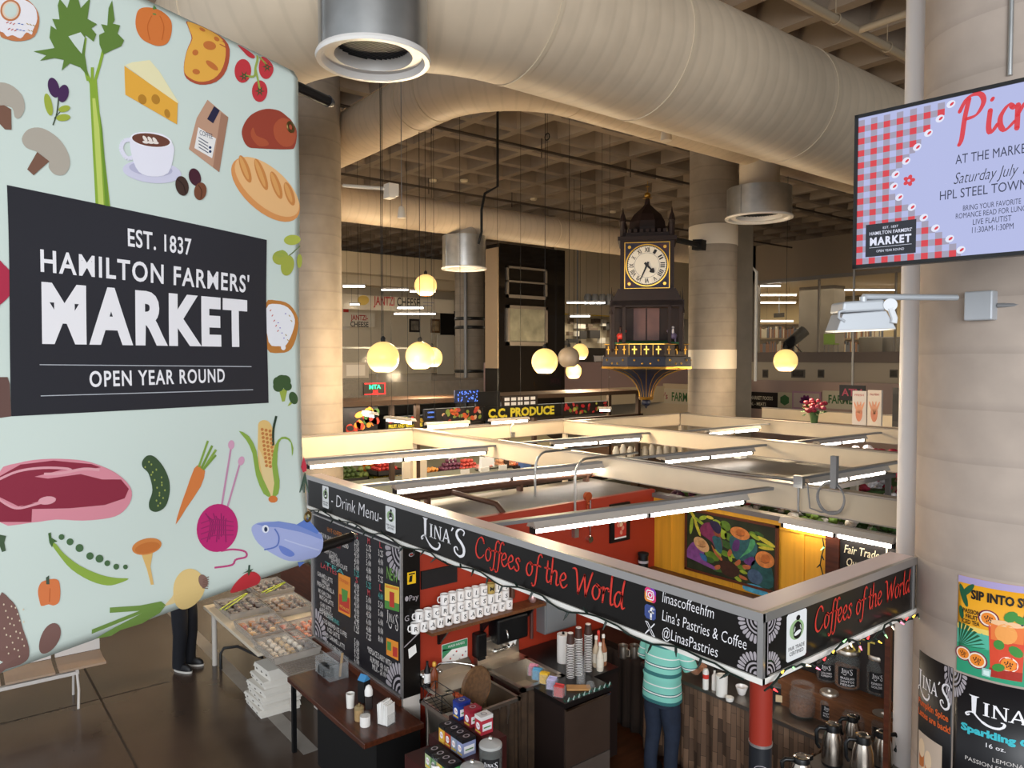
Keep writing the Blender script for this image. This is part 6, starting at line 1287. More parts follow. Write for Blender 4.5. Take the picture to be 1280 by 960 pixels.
for k in range(3): a1.ell(535 + 18*k, 517 + 3*k, 6, 13, -35, '#efe4da', 7); a1.ell(537 + 18*k, 530 + 1*k, 12, 5, 10, '#efe4da', 7)
for e, c in (((668,693,24,37,-12),'#46322a'),((716,660,22,33,-15),'#4a2430'),((735,713,23,33,10),'#7a4a34')): a1.ell(*e, c, 5 if e[0] != 735 else 6)
a1.line([(650,668),(672,690),(680,722)], 3, '#2e201b', 7); a1.line([(728,690),(740,712),(736,740)], 3, '#4a2a1e', 7)
# roast, loaf, mushrooms, olive twig
a1.poly([(895,500),(905,460),(935,425),(985,406),(1035,412),(1068,435),(1085,452),(1103,490),(1095,545),(1070,556),(960,553),(915,545)], '#9f4433', 1, 4); a1.poly([(1015,470),(1045,440),(1085,455),(1100,500),(1085,540),(1050,545),(1020,515)], '#b5583a', 2, 3); a1.poly([(938,475),(950,505),(985,520),(995,540),(960,545),(935,520),(928,495)], '#b5583a', 2, 3)
a1.ell(983, 706, 158, 80, 41, '#e0995a', 1, 34); a1.ell(988, 696, 150, 70, 41, '#f0bd82', 2, 34)
for k, (x, y) in enumerate(((905,630),(965,650),(1022,690),(1072,722))): a1.ell(x, y, 16, 62 - 8*abs(k - 1), -20, '#d28a4a', 3); a1.ell(x - 4, y - 4, 8, 54 - 8*abs(k - 1), -20, '#e3a662', 4)
a1.poly([(-5,312),(40,312),(85,350),(97,400),(80,436),(60,435),(50,400),(10,390),(-5,390)], '#b3aa9c', 1, 3); a1.poly([(-5,392),(20,390),(46,405),(47,482),(22,480),(-5,450)], '#7d5a4a', 2)
a1.poly([(85,515),(110,480),(160,476),(215,510),(250,560),(260,610),(240,648),(205,650),(182,625),(180,598),(140,565),(100,548)], '#b3aa9c', 1, 4); a1.poly([(140,565),(184,600),(125,652),(102,630)], '#7d5a4a', 2)
a1.line([(1118,915),(1080,948),(1060,960)], 4, '#6b7a4a', 1); a1.ell(1086, 893, 32, 19, -3, '#b5bd50', 2); a1.poly([(1018,945),(1050,930),(1072,950),(1040,958)], '#9fae4f', 2, 3)
a2.ell(1040,66,28,26,0,'#a9b04a',2); a2.ell(1070,95,25,38,10,'#a9b04a',3); a2.ell(1116,78,10,26,0,'#a9b04a',2)
# dark sign on the banner
a2.poly([(26,-205),(988,0),(998,606),(40,656)], '#2b2b31', 3)
def btxt(t, x0, y0, x1, y1, cap, bold=0., c=INKW, sp=1.):
    """text from pixel (x0, y0) to (x1, y1) along its foot"""
    p, q_ = a2(x0, y0), a2(x1, y1); n = q_[0] - p[0]
    A_.text(t, p[0], p[1], cap, c, w=n, L=5, bold=bold, res=4, sp=sp)
# u runs to the left on the banner, so lettering widths are negative there
btxt('EST. 1837', 467, 22, 703, 60, .063, .018, sp=1.08); btxt("HAMILTON FARMERS'", 146, 116, 925, 208, .071, .02, sp=1.15); btxt('MARKET', 154, 372, 920, 398, .182, .05, sp=1.2); btxt('OPEN YEAR ROUND', 328, 546, 832, 538, .054, .02, sp=1.15)
for x0, y0, x1, y1 in ((145,464,933,471),(148,580,938,557)): a2.line([(x0,y0),(x1,y1)], 3, '#b9bcc2', 5, 0)
a2.poly([(-10,85),(10,90),(40,125),(47,165),(35,205),(0,240),(-10,240)], '#b3304a', 2, 3); a2.poly([(-10,510),(28,510),(36,535),(40,656),(0,662),(-10,662)], '#6b4f48', 2)
a2.poly([(988,240),(1030,225),(1080,240),(1112,290),(1108,350),(1085,405),(1045,420),(990,400)], '#c27f3c', 1, 3); a2.poly([(992,255),(1030,238),(1075,252),(1100,295),(1090,345),(1065,392),(1040,395),(1000,380)], '#f0eff2', 2, 3); a2.ell(1055,400,9,10,0,'#f0eff2',3)
for k in range(14): x, y = 1005 + (k*29) % 80, 265 + (k*43) % 110; a2.line([(x, y), (x + 5, y + (k % 3 - 1)*6)], 3, ('#c4574a', '#7a5fc0', '#b59a5a')[k % 3], 4, 0)
for e in ((1035,545,20,20,0),(1060,525,22,22,0),(1030,530,15,20,0),(1070,545,16,16,0),(1048,520,22,18,0)): a2.ell(*e, '#3f5a34', 2)
a2.poly([(1035,550),(1070,555),(1060,600),(1050,602)], '#9fb04a', 1); a2.ell(1092,588,16,24,-20,'#3f5a34',2); a2.poly([(1070,618),(1085,595),(1098,600),(1080,615)], '#9fb04a', 1)
# steak, cucumber, carrot, wool, maize
a3.poly([(-10,212),(60,175),(150,160),(250,160),(330,172),(420,210),(475,262),(480,310),(450,355),(400,378),(300,388),(200,384),(110,395),(-10,393)], '#dd8f9c', 1, 3); a3.poly([(-10,225),(70,180),(190,165),(330,178),(365,190),(310,200),(220,200),(120,225),(170,232),(290,215),(370,235),(440,235),(470,270),(455,305),(380,330),(250,342),(110,345),(108,393),(-10,393),(-10,310),(50,345),(90,325),(130,322),(180,325),(200,305),(165,297),(130,318),(60,335),(-10,300)], '#8f2f42', 2)
a3.line([(-10,235),(60,205),(150,192),(240,195),(260,205)], 9, '#e3a3ac', 3); a3.line([(155,215),(220,212),(300,196),(360,200)], 10, '#e3a3ac', 3); a3.line([(-10,310),(50,342),(130,325),(180,310)], 9, '#e3a3ac', 3); a3.ell(165,313,33,15,-8,'#e3a3ac',4)
a3.poly([(520,168),(538,147),(565,150),(598,185),(622,235),(626,285),(612,335),(580,356),(553,348),(548,320),(560,275),(545,215),(522,190)], '#40563a', 1, 4)
for k in range(18): a3.ell((545, 562, 580, 590, 594, 590, 582)[k*7//18] + 14*math.sin(k*2.4), 170 + k*9.6, 3, 4, 0, '#a3ad5a', 2, 8)
a3.poly([(718,195),(740,184),(760,205),(745,262),(690,345),(652,404),(668,340),(690,275)], '#db7f43', 1, 2); a3.line([(735,190),(768,92)], 8, '#8aa84a', 2, 0); a3.line([(745,195),(785,110)], 9, '#7a9a3f', 2, 0); a3.line([(752,200),(800,125)], 9, '#8aa84a', 2, 0); a3.line([(752,200),(800,145)], 8, '#7a9a3f', 2, 0)
a3.line([(858,115),(828,330)], 7, '#c98fae', 1, 0); a3.line([(895,170),(845,355)], 7, '#c98fae', 1, 0); a3.ell(858,107,12,17,0,'#d9a3bc',2); a3.ell(898,167,12,17,15,'#d9a3bc',2); a3.ell(811,417,78,90,10,'#c22a72',2,32)
for k in range(9): a3.line([(765 + 10*k, 362 + (k % 3)*10), (785 + 7*k, 400), (772 + 9*k, 470 - (k % 4)*10)], 4, '#8f2460', 3, 3)
for k in range(4): a3.line([(748, 400 + 20*k), (800, 385 + 20*k), (872, 395 + 16*k)], 4, '#9f2865', 4, 3)
a3.line([(825,503),(870,497),(915,505),(918,525),(880,535),(865,555),(800,565)], 7, '#c4487f', 1)
a3.poly([(960,60),(962,25),(985,15),(1008,30),(1022,80),(1030,180),(1025,290),(1005,295),(975,240),(962,150)], '#e8c27a', 1, 3); a3.poly([(963,120),(975,200),(1000,295),(1028,295),(1038,200),(1020,180),(1000,190)], '#e9cf96', 2, 3)
for j in range(10):
    for k in range(3): a3.ell(975 + k*15 + j*2.2, 50 + j*15 + k*3, 6, 6, 0, '#c97f43', 3, 8)
a3.poly([(885,55),(925,75),(955,130),(968,200),(1000,270),(1012,300),(985,290),(955,220),(940,140),(915,90)], '#8fae4a', 4, 2); a3.poly([(1090,150),(1085,100),(1060,85),(1040,100),(1035,180),(1045,240),(1040,290),(1018,300),(1025,250),(1015,180),(1025,110),(1050,78),(1080,85),(1095,120)], '#8fae4a', 4, 2); a3.line([(1018,110),(1018,50),(1028,0)], 9, '#2c4030', 3); a3.ell(1020,310,17,13,0,'#d97a3c',5)
# peas, mushroom, pepper, potato, turnip, tomato, fish, radish
a3.poly([(180,470),(200,475),(230,510),(290,555),(370,590),(430,602),(476,605),(440,622),(395,630),(330,612),(260,570),(215,520)], '#93b04a', 1, 3); a3.poly([(170,435),(180,432),(182,452),(205,465),(190,470),(185,488),(175,470)], '#4a6a3c', 2)
for k, (x, y, r_) in enumerate(((220,449,11),(252,467,13),(288,490,15),(328,520,14),(364,530,15),(394,547,11),(428,560,11),(463,561,9))): a3.ell(x, y, r_, r_, 0, '#4f6f4a', 2, 16)
a3.poly([(522,510),(568,500),(558,560),(571,627),(560,628),(545,570)], '#e3ba72', 1); a3.ell(543,485,57,30,-12,'#d68747',2); a3.ell(545,490,48,20,-12,'#c9763a',3)
a3.poly([(135,650),(145,620),(165,610),(190,605),(212,612),(219,650),(215,690),(195,704),(175,700),(150,706),(142,690)], '#de7e4c', 1, 3); a3.poly([(166,625),(164,600),(175,592),(178,625)], '#4a5a4a', 2); a3.line([(180,640),(178,690)], 3, '#c4683a', 2)
a3.poly([(-10,675),(30,680),(60,720),(80,790),(105,860),(110,905),(80,930),(30,945),(-10,960)], '#7f5f58', 1, 3); a3.ell(183,828,36,61,20,'#7f5f58',1)
for k in range(26): a3.ell(8 + (k*31) % 80, 700 + (k*53) % 200, 3, 4, 0, '#e0cfb4', 2, 6)
a3.poly([(640,675),(650,655),(690,680),(650,700),(612,710)], '#e8cf96', 1); a3.ell(705,646,61,78,5,'#e8c986',2,32); a3.ell(757,615,17,26,-20,'#8a6a5f',3)
for k in range(6): a3.line([(755, 610 + 6*k), (778, 598 + 9*k)], 3, '#7a5a50', 4, 0)
a3.poly([(600,690),(622,705),(605,735),(545,775),(460,800),(430,822),(365,832),(430,790),(530,735),(345,812),(342,795),(520,725),(405,732),(405,712),(520,705)], '#77964a', 1)
a3.poly([(878,662),(884,625),(915,590),(950,580),(982,602),(985,628),(960,640),(920,655)], '#cf3a42', 1, 3); a3.line([(930,590),(930,555)], 7, '#2f4a3c', 2, 0)
for k in range(5): a3.poly([(930 + 28*math.cos(k*1.25 + .3), 582 + 16*math.sin(k*1.25 + .3)), (925, 575), (938, 578)], '#3f5a3c', 3)
a3.poly([(940,425),(955,402),(1000,393),(1080,400),(1140,420),(1196,440),(1196,515),(1150,535),(1080,540),(1020,515),(965,475)], '#a9b3e0', 1, 3); a3.poly([(955,402),(1040,392),(1100,402),(1196,440),(1196,460),(1120,432),(1040,415),(990,412)], '#7f93d0', 2); a3.poly([(1105,405),(1145,380),(1185,430),(1180,440)], '#5f7fc9', 3); a3.poly([(1115,545),(1145,545),(1130,565)], '#5f7fc9', 3); a3.poly([(1040,482),(1075,495),(1098,515),(1080,524),(1050,510)], '#6f86cf', 3, 3)
a3.ell(991,421,13,15,0,'#e9ecf6',4); a3.ell(992,422,6,9,0,'#2b3a5a',5); a3.line([(1025,420),(1040,450),(1030,485),(985,498)], 5, '#5f76bf', 4); a3.line([(1060,460),(1120,480),(1190,500)], 5, '#c3caea', 4)
a3.poly([(1135,150),(1146,185),(1146,205),(1133,210),(1125,190)], '#c9384a', 1); 
for k in range(5): a3.line([(1140, 212), (1120 + 8*k, 285 - 8*(k % 2))], 4, '#41584a', 1, 0)
a3.poly([(-10,440),(15,445),(8,470),(14,500),(0,505),(-10,480)], '#4a5f45', 1)
apart(A_, 'print', bt)
A_ = Art(lambda u, v, h: bfn(u, v, h + .0035), .0005)
for x, y in ((362, 159), (385, 646)):
    p, q_ = bpx(x, y); g_ = MB(); c = bfn(p, q_, .004); g_.lathe([(.014, 0), (.026, 0), (.028, .003), (.024, .006), (.014, .004)], (0, 0, 0), 20, cap0=False, cap1=False)
    M_ = Matrix.Translation(c) @ bn.to_track_quat('Z', 'Y').to_matrix().to_4x4(); g_.v = [tuple(M_ @ Vector(v)) for v in g_.v]; part(g_, 'grommet', mat('brass', '#8f7a4a', .3, .9), bt)
# ================================================================== screen on the pillar
sD0, sD1 = 3.9, 3.36
s0 = onD(1066, 336, sD0); s1 = onD(1280, 318, sD1); sdir = (Vector((s1.x, s1.y, 0)) - Vector((s0.x, s0.y, 0))).normalized(); sn = Vector((sdir.y, -sdir.x, 0)); sn = sn if sn.dot(CAM - s0) > 0 else -sn
SH_ = onD(1066, 147, sD0).z - s0.z; SW_ = SH_*1.74
tv = thing('wall_screen', 'large flat screen showing a picnic notice with red gingham, mounted on the pillar', 'screen', (s0.x, s0.y, s0.z))
tf = lambda u, v, d: s0 + sdir*u + Vector((0, 0, v)) + sn*d
def obox(b, u0, v0, d0, u1, v1, d1, m=0): 
    vs = [tf(u, v, d) for d in (d0, d1) for (u, v) in ((u0, v0), (u1, v0), (u1, v1), (u0, v1))]; return b.add(vs, [(0,3,2,1),(4,5,6,7),(0,1,5,4),(1,2,6,5),(2,3,7,6),(3,0,4,7)], m)
part(obox(MB(), 0, 0, -.06, SW_, SH_, 0), 'case', BLACK, tv); b = MB(); fr_ = .018
for q_ in ((0, 0, SW_, fr_), (0, SH_ - fr_, SW_, SH_), (0, 0, fr_, SH_), (SW_ - fr_, 0, SW_, SH_)): obox(b, q_[0], q_[1], -.01, q_[2], q_[3], .008)
part(b, 'bezel', BLACK, tv)
A_ = Art(lambda u, v, h: tf(u, v, .001 + h), .0004)
def em(n, c, e=1.):
    m = mat('screen_' + n, c, .25, emit=e*1.3); m.node_tree.nodes['Principled BSDF'].inputs['Base Color'].default_value = (.01, .01, .012, 1); return m
SB, SRD, SPK, SGY = em('lilac', '#bcc3f0', .45), em('red', '#d8343e', .5), em('pink', '#bfa9bb', .45), em('grey', '#a8a2b8', .45)
SK, SWH = em('black', '#10131f', .5), em('white', '#e6e9fb', .5); SNV = em('navy', '#2a2f4a', .5)
A_.rect(fr_, fr_, SW_ - fr_, SH_ - fr_, SB, 1)
def tpx(x, y):
    x, y = 1040 + x/2.667, 60 + y/2.667; d = ray(x, y); k = (s0 - CAM).dot(sn)/d.dot(sn); p = CAM + d*k; return ((p - s0).dot(sdir), p.z - s0.z)
edge = [tpx(*p) for p in ((425,150),(365,230),(285,330),(210,425),(205,480),(245,515),(290,548),(330,590),(380,625),(430,668))]
def eu(v):
    es = sorted(edge, key=lambda p: p[1])
    for i in range(len(es) - 1):
        if es[i][1] <= v <= es[i+1][1]: t_ = (v - es[i][1])/(es[i+1][1] - es[i][1]); return es[i][0]*(1 - t_) + es[i+1][0]*t_
    return es[0][0] if v < es[0][1] else es[-1][0]
pc_ = (SH_ - 2*fr_)/12.2; cs = pc_/2
for j in range(25):
    for i in range(30):
        u0, v0 = fr_ + i*cs, fr_ + j*cs; 
        if v0 + cs > SH_ - fr_ or u0 + cs*.6 > eu(v0 + cs/2): continue
        u1 = min(u0 + cs, eu(v0 + cs/2))
        if i % 2 == 0 and j % 2 == 0: A_.rect(u0, v0, u1, v0 + cs, SRD, 2)
        elif (i + j) % 2 == 1: A_.rect(u0, v0, u1, v0 + cs, SGY, 2)
for k in range(13):
    v = fr_ + (SH_ - 2*fr_)*(k + .5)/13; c = eu(v); A_.poly(ell(c, v, .02, .017, 30, 12), SWH, 3); A_.poly(ell(c + .004, v, .011, .006, 40, 8), SRD, 4)
fx, fy_ = tpx(257, 442)
for k in range(5): A_.poly(ell(fx + .016*math.cos(k*1.257), fy_ + .016*math.sin(k*1.257), .013, .01, 72*k, 10), SRD, 3)
A_.poly(ell(fx, fy_, .007, .007, 0, 8), SB, 4)
b0, b1 = tpx(112, 698), tpx(282, 570); A_.rect(b0[0], b0[1], b1[0], b1[1], SK, 5)
bw_, bh_ = b1[0] - b0[0], b1[1] - b0[1]; cx_ = b0[0] + bw_/2
A_.text('EST. 1837', cx_, b0[1] + bh_*.82, bh_*.07, SWH, w=bw_*.3, align='c', L=6); A_.text("HAMILTON FARMERS'", cx_, b0[1] + bh_*.66, bh_*.1, SWH, w=bw_*.84, align='c', L=6, bold=.01); A_.text('MARKET', cx_, b0[1] + bh_*.35, bh_*.22, SWH, w=bw_*.82, align='c', L=6, bold=.04, sp=1.2); A_.text('OPEN YEAR ROUND', cx_, b0[1] + bh_*.12, bh_*.07, SWH, w=bw_*.55, align='c', L=6); A_.rect(b0[0] + bw_*.08, b0[1] + bh_*.27, b1[0] - bw_*.08, b0[1] + bh_*.28, SWH, 6)
def ttxt(t, x, y, x1, cap, m, shear=0., bold=0., al='l'):
    p = tpx(x, y); q_ = tpx(x1, y); A_.text(t, p[0], p[1], cap, m, w=q_[0] - p[0], L=3, shear=shear, bold=bold, res=3)
ccx = .5*SW_ + .06
p = tpx(415, 330); SL['P'] = (1.1, [[(.45,1.55),(.3,.8),(.2,.0),(.1,-.25)],[(.1,1.1),(.4,1.6),(.85,1.65),(1.0,1.3),(.75,.85),(.35,.75)]]); SL['i'] = (.42, [[(.15,.9),(.1,.25),(.2,.02),(.42,.3)],[(.2,1.3),(.24,1.36)]]); SL['c'] = (.62, [[(.55,.85),(.38,.97),(.12,.6),(.12,.2),(.3,.02),(.62,.3)]]); SL['n'] = (.85, [[(.1,.9),(.08,.0)],[(.08,.5),(.35,.93),(.5,.8),(.48,.2),(.6,.02),(.85,.3)]])
calli(A_, 'Picnic', p[0], p[1] + .035, .115, SRD, w=.44, wt=.21, L=4)
ttxt('AT THE MARKET', 412, 388, 668, .042, SNV); ttxt('Saturday July 12', 405, 455, 668, .052, SK, .25, -.01); ttxt('HPL STEEL TOWN BOOKS', 360, 508, 800, .042, SNV)
ttxt('BRING YOUR FAVORITE', 437, 543, 630, .024, SNV); ttxt('ROMANCE READ FOR LUNCH', 413, 570, 660, .024, SNV); ttxt('LIVE FLAUTIST', 470, 590, 598, .025, SNV); ttxt('11:30AM-1:30PM', 467, 617, 605, .026, SNV)
apart(A_, 'picture', tv)
pc0 = Vector((PIL.x, PIL.y, 0)); mid = tf(SW_*.6, SH_*.5, -.06); q0_ = pc0 + (Vector((mid.x, mid.y, 0)) - pc0).normalized()*(PR - .01)
b = MB()
for dz in (-.1, .1): b.tube([mid + Vector((0, 0, dz)), Vector((q0_.x, q0_.y, mid.z + dz))], .03, 8)
obox(b, SW_*.45, SH_*.25, -.09, SW_*.75, SH_*.75, -.06); part(b, 'mount', BLACK, tv)
# floodlight on its arm
fb = onD(1212, 381, 4.28); dq = (Vector((fb.x, fb.y, 0)) - pc0).normalized(); fb = pc0 + dq*(PR + .035) + Vector((0, 0, fb.z))
fl_ = thing('floodlight', 'grey floodlight on a horizontal arm sticking out from the pillar below the screen', 'floodlight', fb); o_ = Vector(fb)
T_ = Matrix.Translation(o_) @ Matrix.Rotation(math.atan2(dq.y, dq.x) + PI/2, 4, 'Z')
lg = mat('light_grey_casting', '#b4b7bb', .4, .2)
b = MB(); b.box((-.075, -.035, -.085), (.075, .06, .085), 0, T_); part(b, 'junction_box', lg, fl_, .008)
e0, e1 = onD(1196, 372, 4.22), onD(1079, 371, 4.12); part(MB().tube([e0, e1], .017, 10).tube([e1, e1 + Vector((0, 0, -.03))], .02, 10), 'arm', lg, fl_)
part(MB().tube([T_ @ Vector((.075, .03, 0)), T_ @ Vector((.2, .09, 0)), T_ @ Vector((.32, .2, 0)), T_ @ Vector((.42, .36, 0))], .013, 8), 'conduit', GREYM, fl_)
hd_ = lambda x, y, d=0: onD(x, y, 4.1 + d)
b = MB(); q_ = [hd_(1056, 383), hd_(1112, 375), hd_(1116, 388), hd_(1118, 410), hd_(1056, 415), hd_(1045, 400)]
f1 = [hd_(1054, 392), hd_(1108, 388), hd_(1121, 411), hd_(1046, 414)]; f2 = [p_ + G*.16 + Vector((0, 0, .0)) for p_ in f1]
b.add(f1 + f2, [(0,1,2,3),(4,7,6,5),(0,4,5,1),(1,5,6,2),(2,6,7,3),(3,7,4,0)]); part(b, 'head', lg, fl_, .006)
b = MB(); h1 = [hd_(1055, 377), hd_(1106, 374), hd_(1108, 388), hd_(1053, 391)]; h2 = [p_ + G*.17 for p_ in h1]; b.add(h1 + h2, [(0,1,2,3),(4,7,6,5),(0,4,5,1),(1,5,6,2),(2,6,7,3),(3,7,4,0)]); part(b, 'driver_box', lg, fl_, .012)
b = MB().cyl(hd_(1113, 381, -.02), hd_(1113, 381, .1), .035, n=22); b.tube([hd_(1113, 385, -.01), hd_(1118, 398, -.01), hd_(1117, 404, -.01)], .018, 8); part(b, 'hinge', mat('hinge_white', '#d5d6d8', .35), fl_)
part(MB().tube([hd_(1056, 388), hd_(1049, 390), hd_(1048, 397), hd_(1056, 402)], .008, 8), 'cable_loop', lg, fl_)
b = MB(); l1 = [p_ + Vector((0, 0, -.004)) for p_ in (f1[3], f1[2], f2[2], f2[3])]; b.add(l1, [(0,1,2,3)]); part(b, 'glass', mat('flood_glass', '#fff3df', .2, emit=1.5), fl_)
# posters wrapped on the pillar
def pil(x, y):
    """pixel -> (angle round the pillar, height) on its surface"""
    d = ray(x, y); A2 = d.x**2 + d.y**2; cx, cy = CAM.x - PIL.x, CAM.y - PIL.y; Bq = d.x*cx + d.y*cy; Cq = cx*cx + cy*cy - PR*PR; k = (-Bq - math.sqrt(max(0, Bq*Bq - A2*Cq)))/A2; p = CAM + d*k; return (math.atan2(p.y - PIL.y, p.x - PIL.x), p.z)
def wrap(name, label, corners, bg, off_=.004):
    """Poster curved round the pillar: left and right edge pixels, top and bottom pixels."""
    (xl, xr, yt, yb_) = corners; aL, zt = pil(xl, yt); aR = pil(xr, yt)[0] if xr < 1276 else aL - (PIL.x and -1)*0 + (pil(1275, yt)[0] - aL)*(xr - xl)/(1275 - xl); zb = pil(xl, yb_)[1]; n = 20; P0 = PIL
    t = thing(name, label, 'poster', (PIL.x + (PR)*math.cos((aL + aR)/2), PIL.y + PR*math.sin((aL + aR)/2), zb)); b = MB()
    for k in range(n + 1):
        a = aL + (aR - aL)*k/n
        for z in (zb, zt): b.v.append((PIL.x + (PR + off_)*math.cos(a), PIL.y + (PR + off_)*math.sin(a), z))
    for k in range(n): b.f.append([2*k, 2*k+2, 2*k+3, 2*k+1]); b.m.append(0); b.s.append(True)
    o = part(b, 'sheet', bg, t); md = o.modifiers.new('thickness', 'SOLIDIFY'); md.thickness = .002
    W = abs(aR - aL)*PR; H = zt - zb
    fn = lambda u, v, h: Vector((PIL.x + (PR + off_ + .0015 + h)*math.cos(aL + (aR - aL)*u), PIL.y + (PR + off_ + .0015 + h)*math.sin(aL + (aR - aL)*u), zb + v*H)); return t, Art(fn, .0005, .09), W, H
pk = lambda c: mat('poster_' + c.lstrip('#'), c, .5)
t, A_, W, H = wrap('drink_poster', 'bright yellow poster of a passion fruit iced tea glass on the pillar', (1199, 1330, 718, 838), pk('#f0a81f'))
A_.rect(0, .93, 1, 1, pk('#a99ac4'), 1)
for k in range(12): A_.rect(k/12, .3, (k+1)/12, .46, pk('#57b79a'), 1); A_.rect(k/12, 0, (k+1)/12, .3, pk('#2f9a72'), 1); A_.rect(k/12, .44, (k+1)/12, .5, pk('#f0cf6a'), 1)
A_.text('SIP INTO SUMMER', .14, .79, .085, INKK, w=.82, L=9, bold=.04)
for k, (s_, x, w_) in enumerate((('PASSION', .1, .24), ('FRUIT', .13, .17), ('ICED TEA', .09, .25))): A_.text(s_, x - .04, .63 - .055*k, .042, INKK, w=w_*.72, L=9, bold=.02)
def fruit(cx, cy, r): A_.poly(ell(cx, cy, r, r*.95*W/H, 0, 22), pk('#7d1f3f'), 3); A_.poly(ell(cx, cy, r*.86, r*.82*W/H, 0, 22), pk('#f3e3cf'), 4); A_.poly(ell(cx, cy, r*.7, r*.66*W/H, 0, 20), pk('#f08a2a'), 5); [A_.poly(ell(cx + r*.4*math.cos(k*2.4)*(.3 + .07*k), cy + r*.4*math.sin(k*2.4)*(.3 + .07*k)*W/H, r*.07, r*.1*W/H, 0, 6), pk('#4a2412'), 6) for k in range(11)]
for q_ in ((.06,.8,.03,.12,20),(.1,.86,.03,.1,-40),(.04,.62,.025,.07,10)): A_.poly(ell(*q_[:4], q_[4], 12), pk('#1f5a3a'), 2)
for k in range(9): a = .2 + k*.17; A_.poly([(.02, .26), (.02 + .26*math.cos(a) - .01, .26 + .26*math.sin(a)), (.02 + .26*math.cos(a) + .02, .26 + .25*math.sin(a))], pk('#1f5a3a'), 2)
fruit(.07, .2, .085); fruit(.21, .17, .1); fruit(.31, .62, .1)
gx = -.19; A_.poly([(.5+gx, .58), (.83+gx, .58), (.81+gx, .07), (.53+gx, .05)], pk('#d8482a'), 4); A_.poly([(.52+gx, .58), (.82+gx, .58), (.815+gx, .42), (.525+gx, .42)], pk('#e87838'), 5); A_.poly([(.515+gx, .13), (.815+gx, .14), (.81+gx, .05), (.53+gx, .04)], pk('#a82a1c'), 5); A_.poly(ell(.66+gx, .6, .16, .03, 0, 20), pk('#f0c090'), 6); A_.stroke([(.8+gx, .62), (.86+gx, .8)], .03, pk('#1b2a4a'), 7)
A_.poly(ell(.47, .5, .1, .1, 0, 18), pk('#f0a050'), 6); fruit(.5, .2, .1)
for q_ in ((.41,.38,.05,.05,30),(.56,.34,.07,.05,-30),(.41,.15,.06,.04,20),(.51,.68,.07,.05,40),(.59,.66,.06,.04,-20)): A_.poly(ell(*q_[:4], q_[4], 10), pk('#3f8a3a'), 8)
for x, y in ((.3, .06), (.7, .08), (.76, .16), (.93, .12)): A_.poly([(x-.04, y-.03), (x+.04, y-.03), (x+.045, y+.05), (x-.04, y+.05)], pk('#9fc9c0'), 7); A_.poly([(x-.025, y-.015), (x+.03, y-.02), (x+.03, y+.03), (x-.025, y+.03)], pk('#d5ebe6'), 8)
apart(A_, 'print', t)
PBL = mat('poster_black', '#131114', .4)
t, A_, W, H = wrap('drink_poster', 'tall black poster listing sparkling chiller flavours under the yellow poster', (1194, 1330, 839, 1075), PBL, .005)
kx = .62/2.14; kx = .78/2.14
linas(A_, lambda u, v: (.13 + u*kx, .795 + v*.115), INKW, True, 2)
A_.text('Sparkling Chillers', .08, .715, .034, pk('#3fb9c4'), w=.95, L=2, bold=.05); A_.text('16 oz.', .32, .665, .022, INKW, w=.17, L=2); A_.text('$ 8.00', .72, .655, .022, INKW, w=.2, L=2)
for k, (s_, w_) in enumerate((('LEMONADA', .36), ('PASSION FRUIT (MARACUYA)', .86), ('RASPBERRY', .38), ('*LESS THAN 6 GRAMS OF SUGAR', .92), ('ALL NATURAL INGREDIENTS', .74))): A_.text(s_, .56, .6 - .037*k - (.01 if k > 2 else 0), .02 if k < 3 else .016, MT, w=w_, align='c', L=2)
A_.rect(.2, .05, .9, .36, pk('#e3dccf'), 1); A_.poly(ell(.4, .2, .12, .12, 0, 18), pk('#d9a05a'), 2); A_.poly(ell(.65, .22, .12, .12, 0, 18), pk('#c9574a'), 2); rosette(A_, (.0, 1.0), 1, -1, .14, None, 2)
apart(A_, 'print', t)
t, A_, W, H = wrap('drink_poster', 'narrow black pumpkin spice poster on the left flank of the pillar', (1150, 1192, 812, 1050), PBL, .003)
kx = .95/2.14; linas(A_, lambda u, v: (.0 + u*kx, .79 + v*.115), INKW, True, 2)
A_.text('Pumpkin Spice', .03, .72, .032, pk('#d9622a'), w=.9, L=2, bold=.03); A_.text('Lattes are back!', .03, .665, .032, pk('#d9622a'), w=.95, L=2, bold=.03)
A_.rect(.05, .1, .8, .58, pk('#c9b6a4'), 1)
for x, y in ((.2,.5),(.42,.46),(.3,.36),(.2,.25),(.45,.25)): A_.poly(ell(x, y, .11, .05, 0, 16), pk('#e8cfae'), 3); A_.rect(x - .09, y - .1, x + .09, y, pk('#c4743a'), 2)
A_.poly(ell(.68, .25, .16, .07, 0, 18), pk('#d98a2a'), 3); rosette(A_, (1.0, 1.0), -1, -1, .2, None, 2); apart(A_, 'print', t)
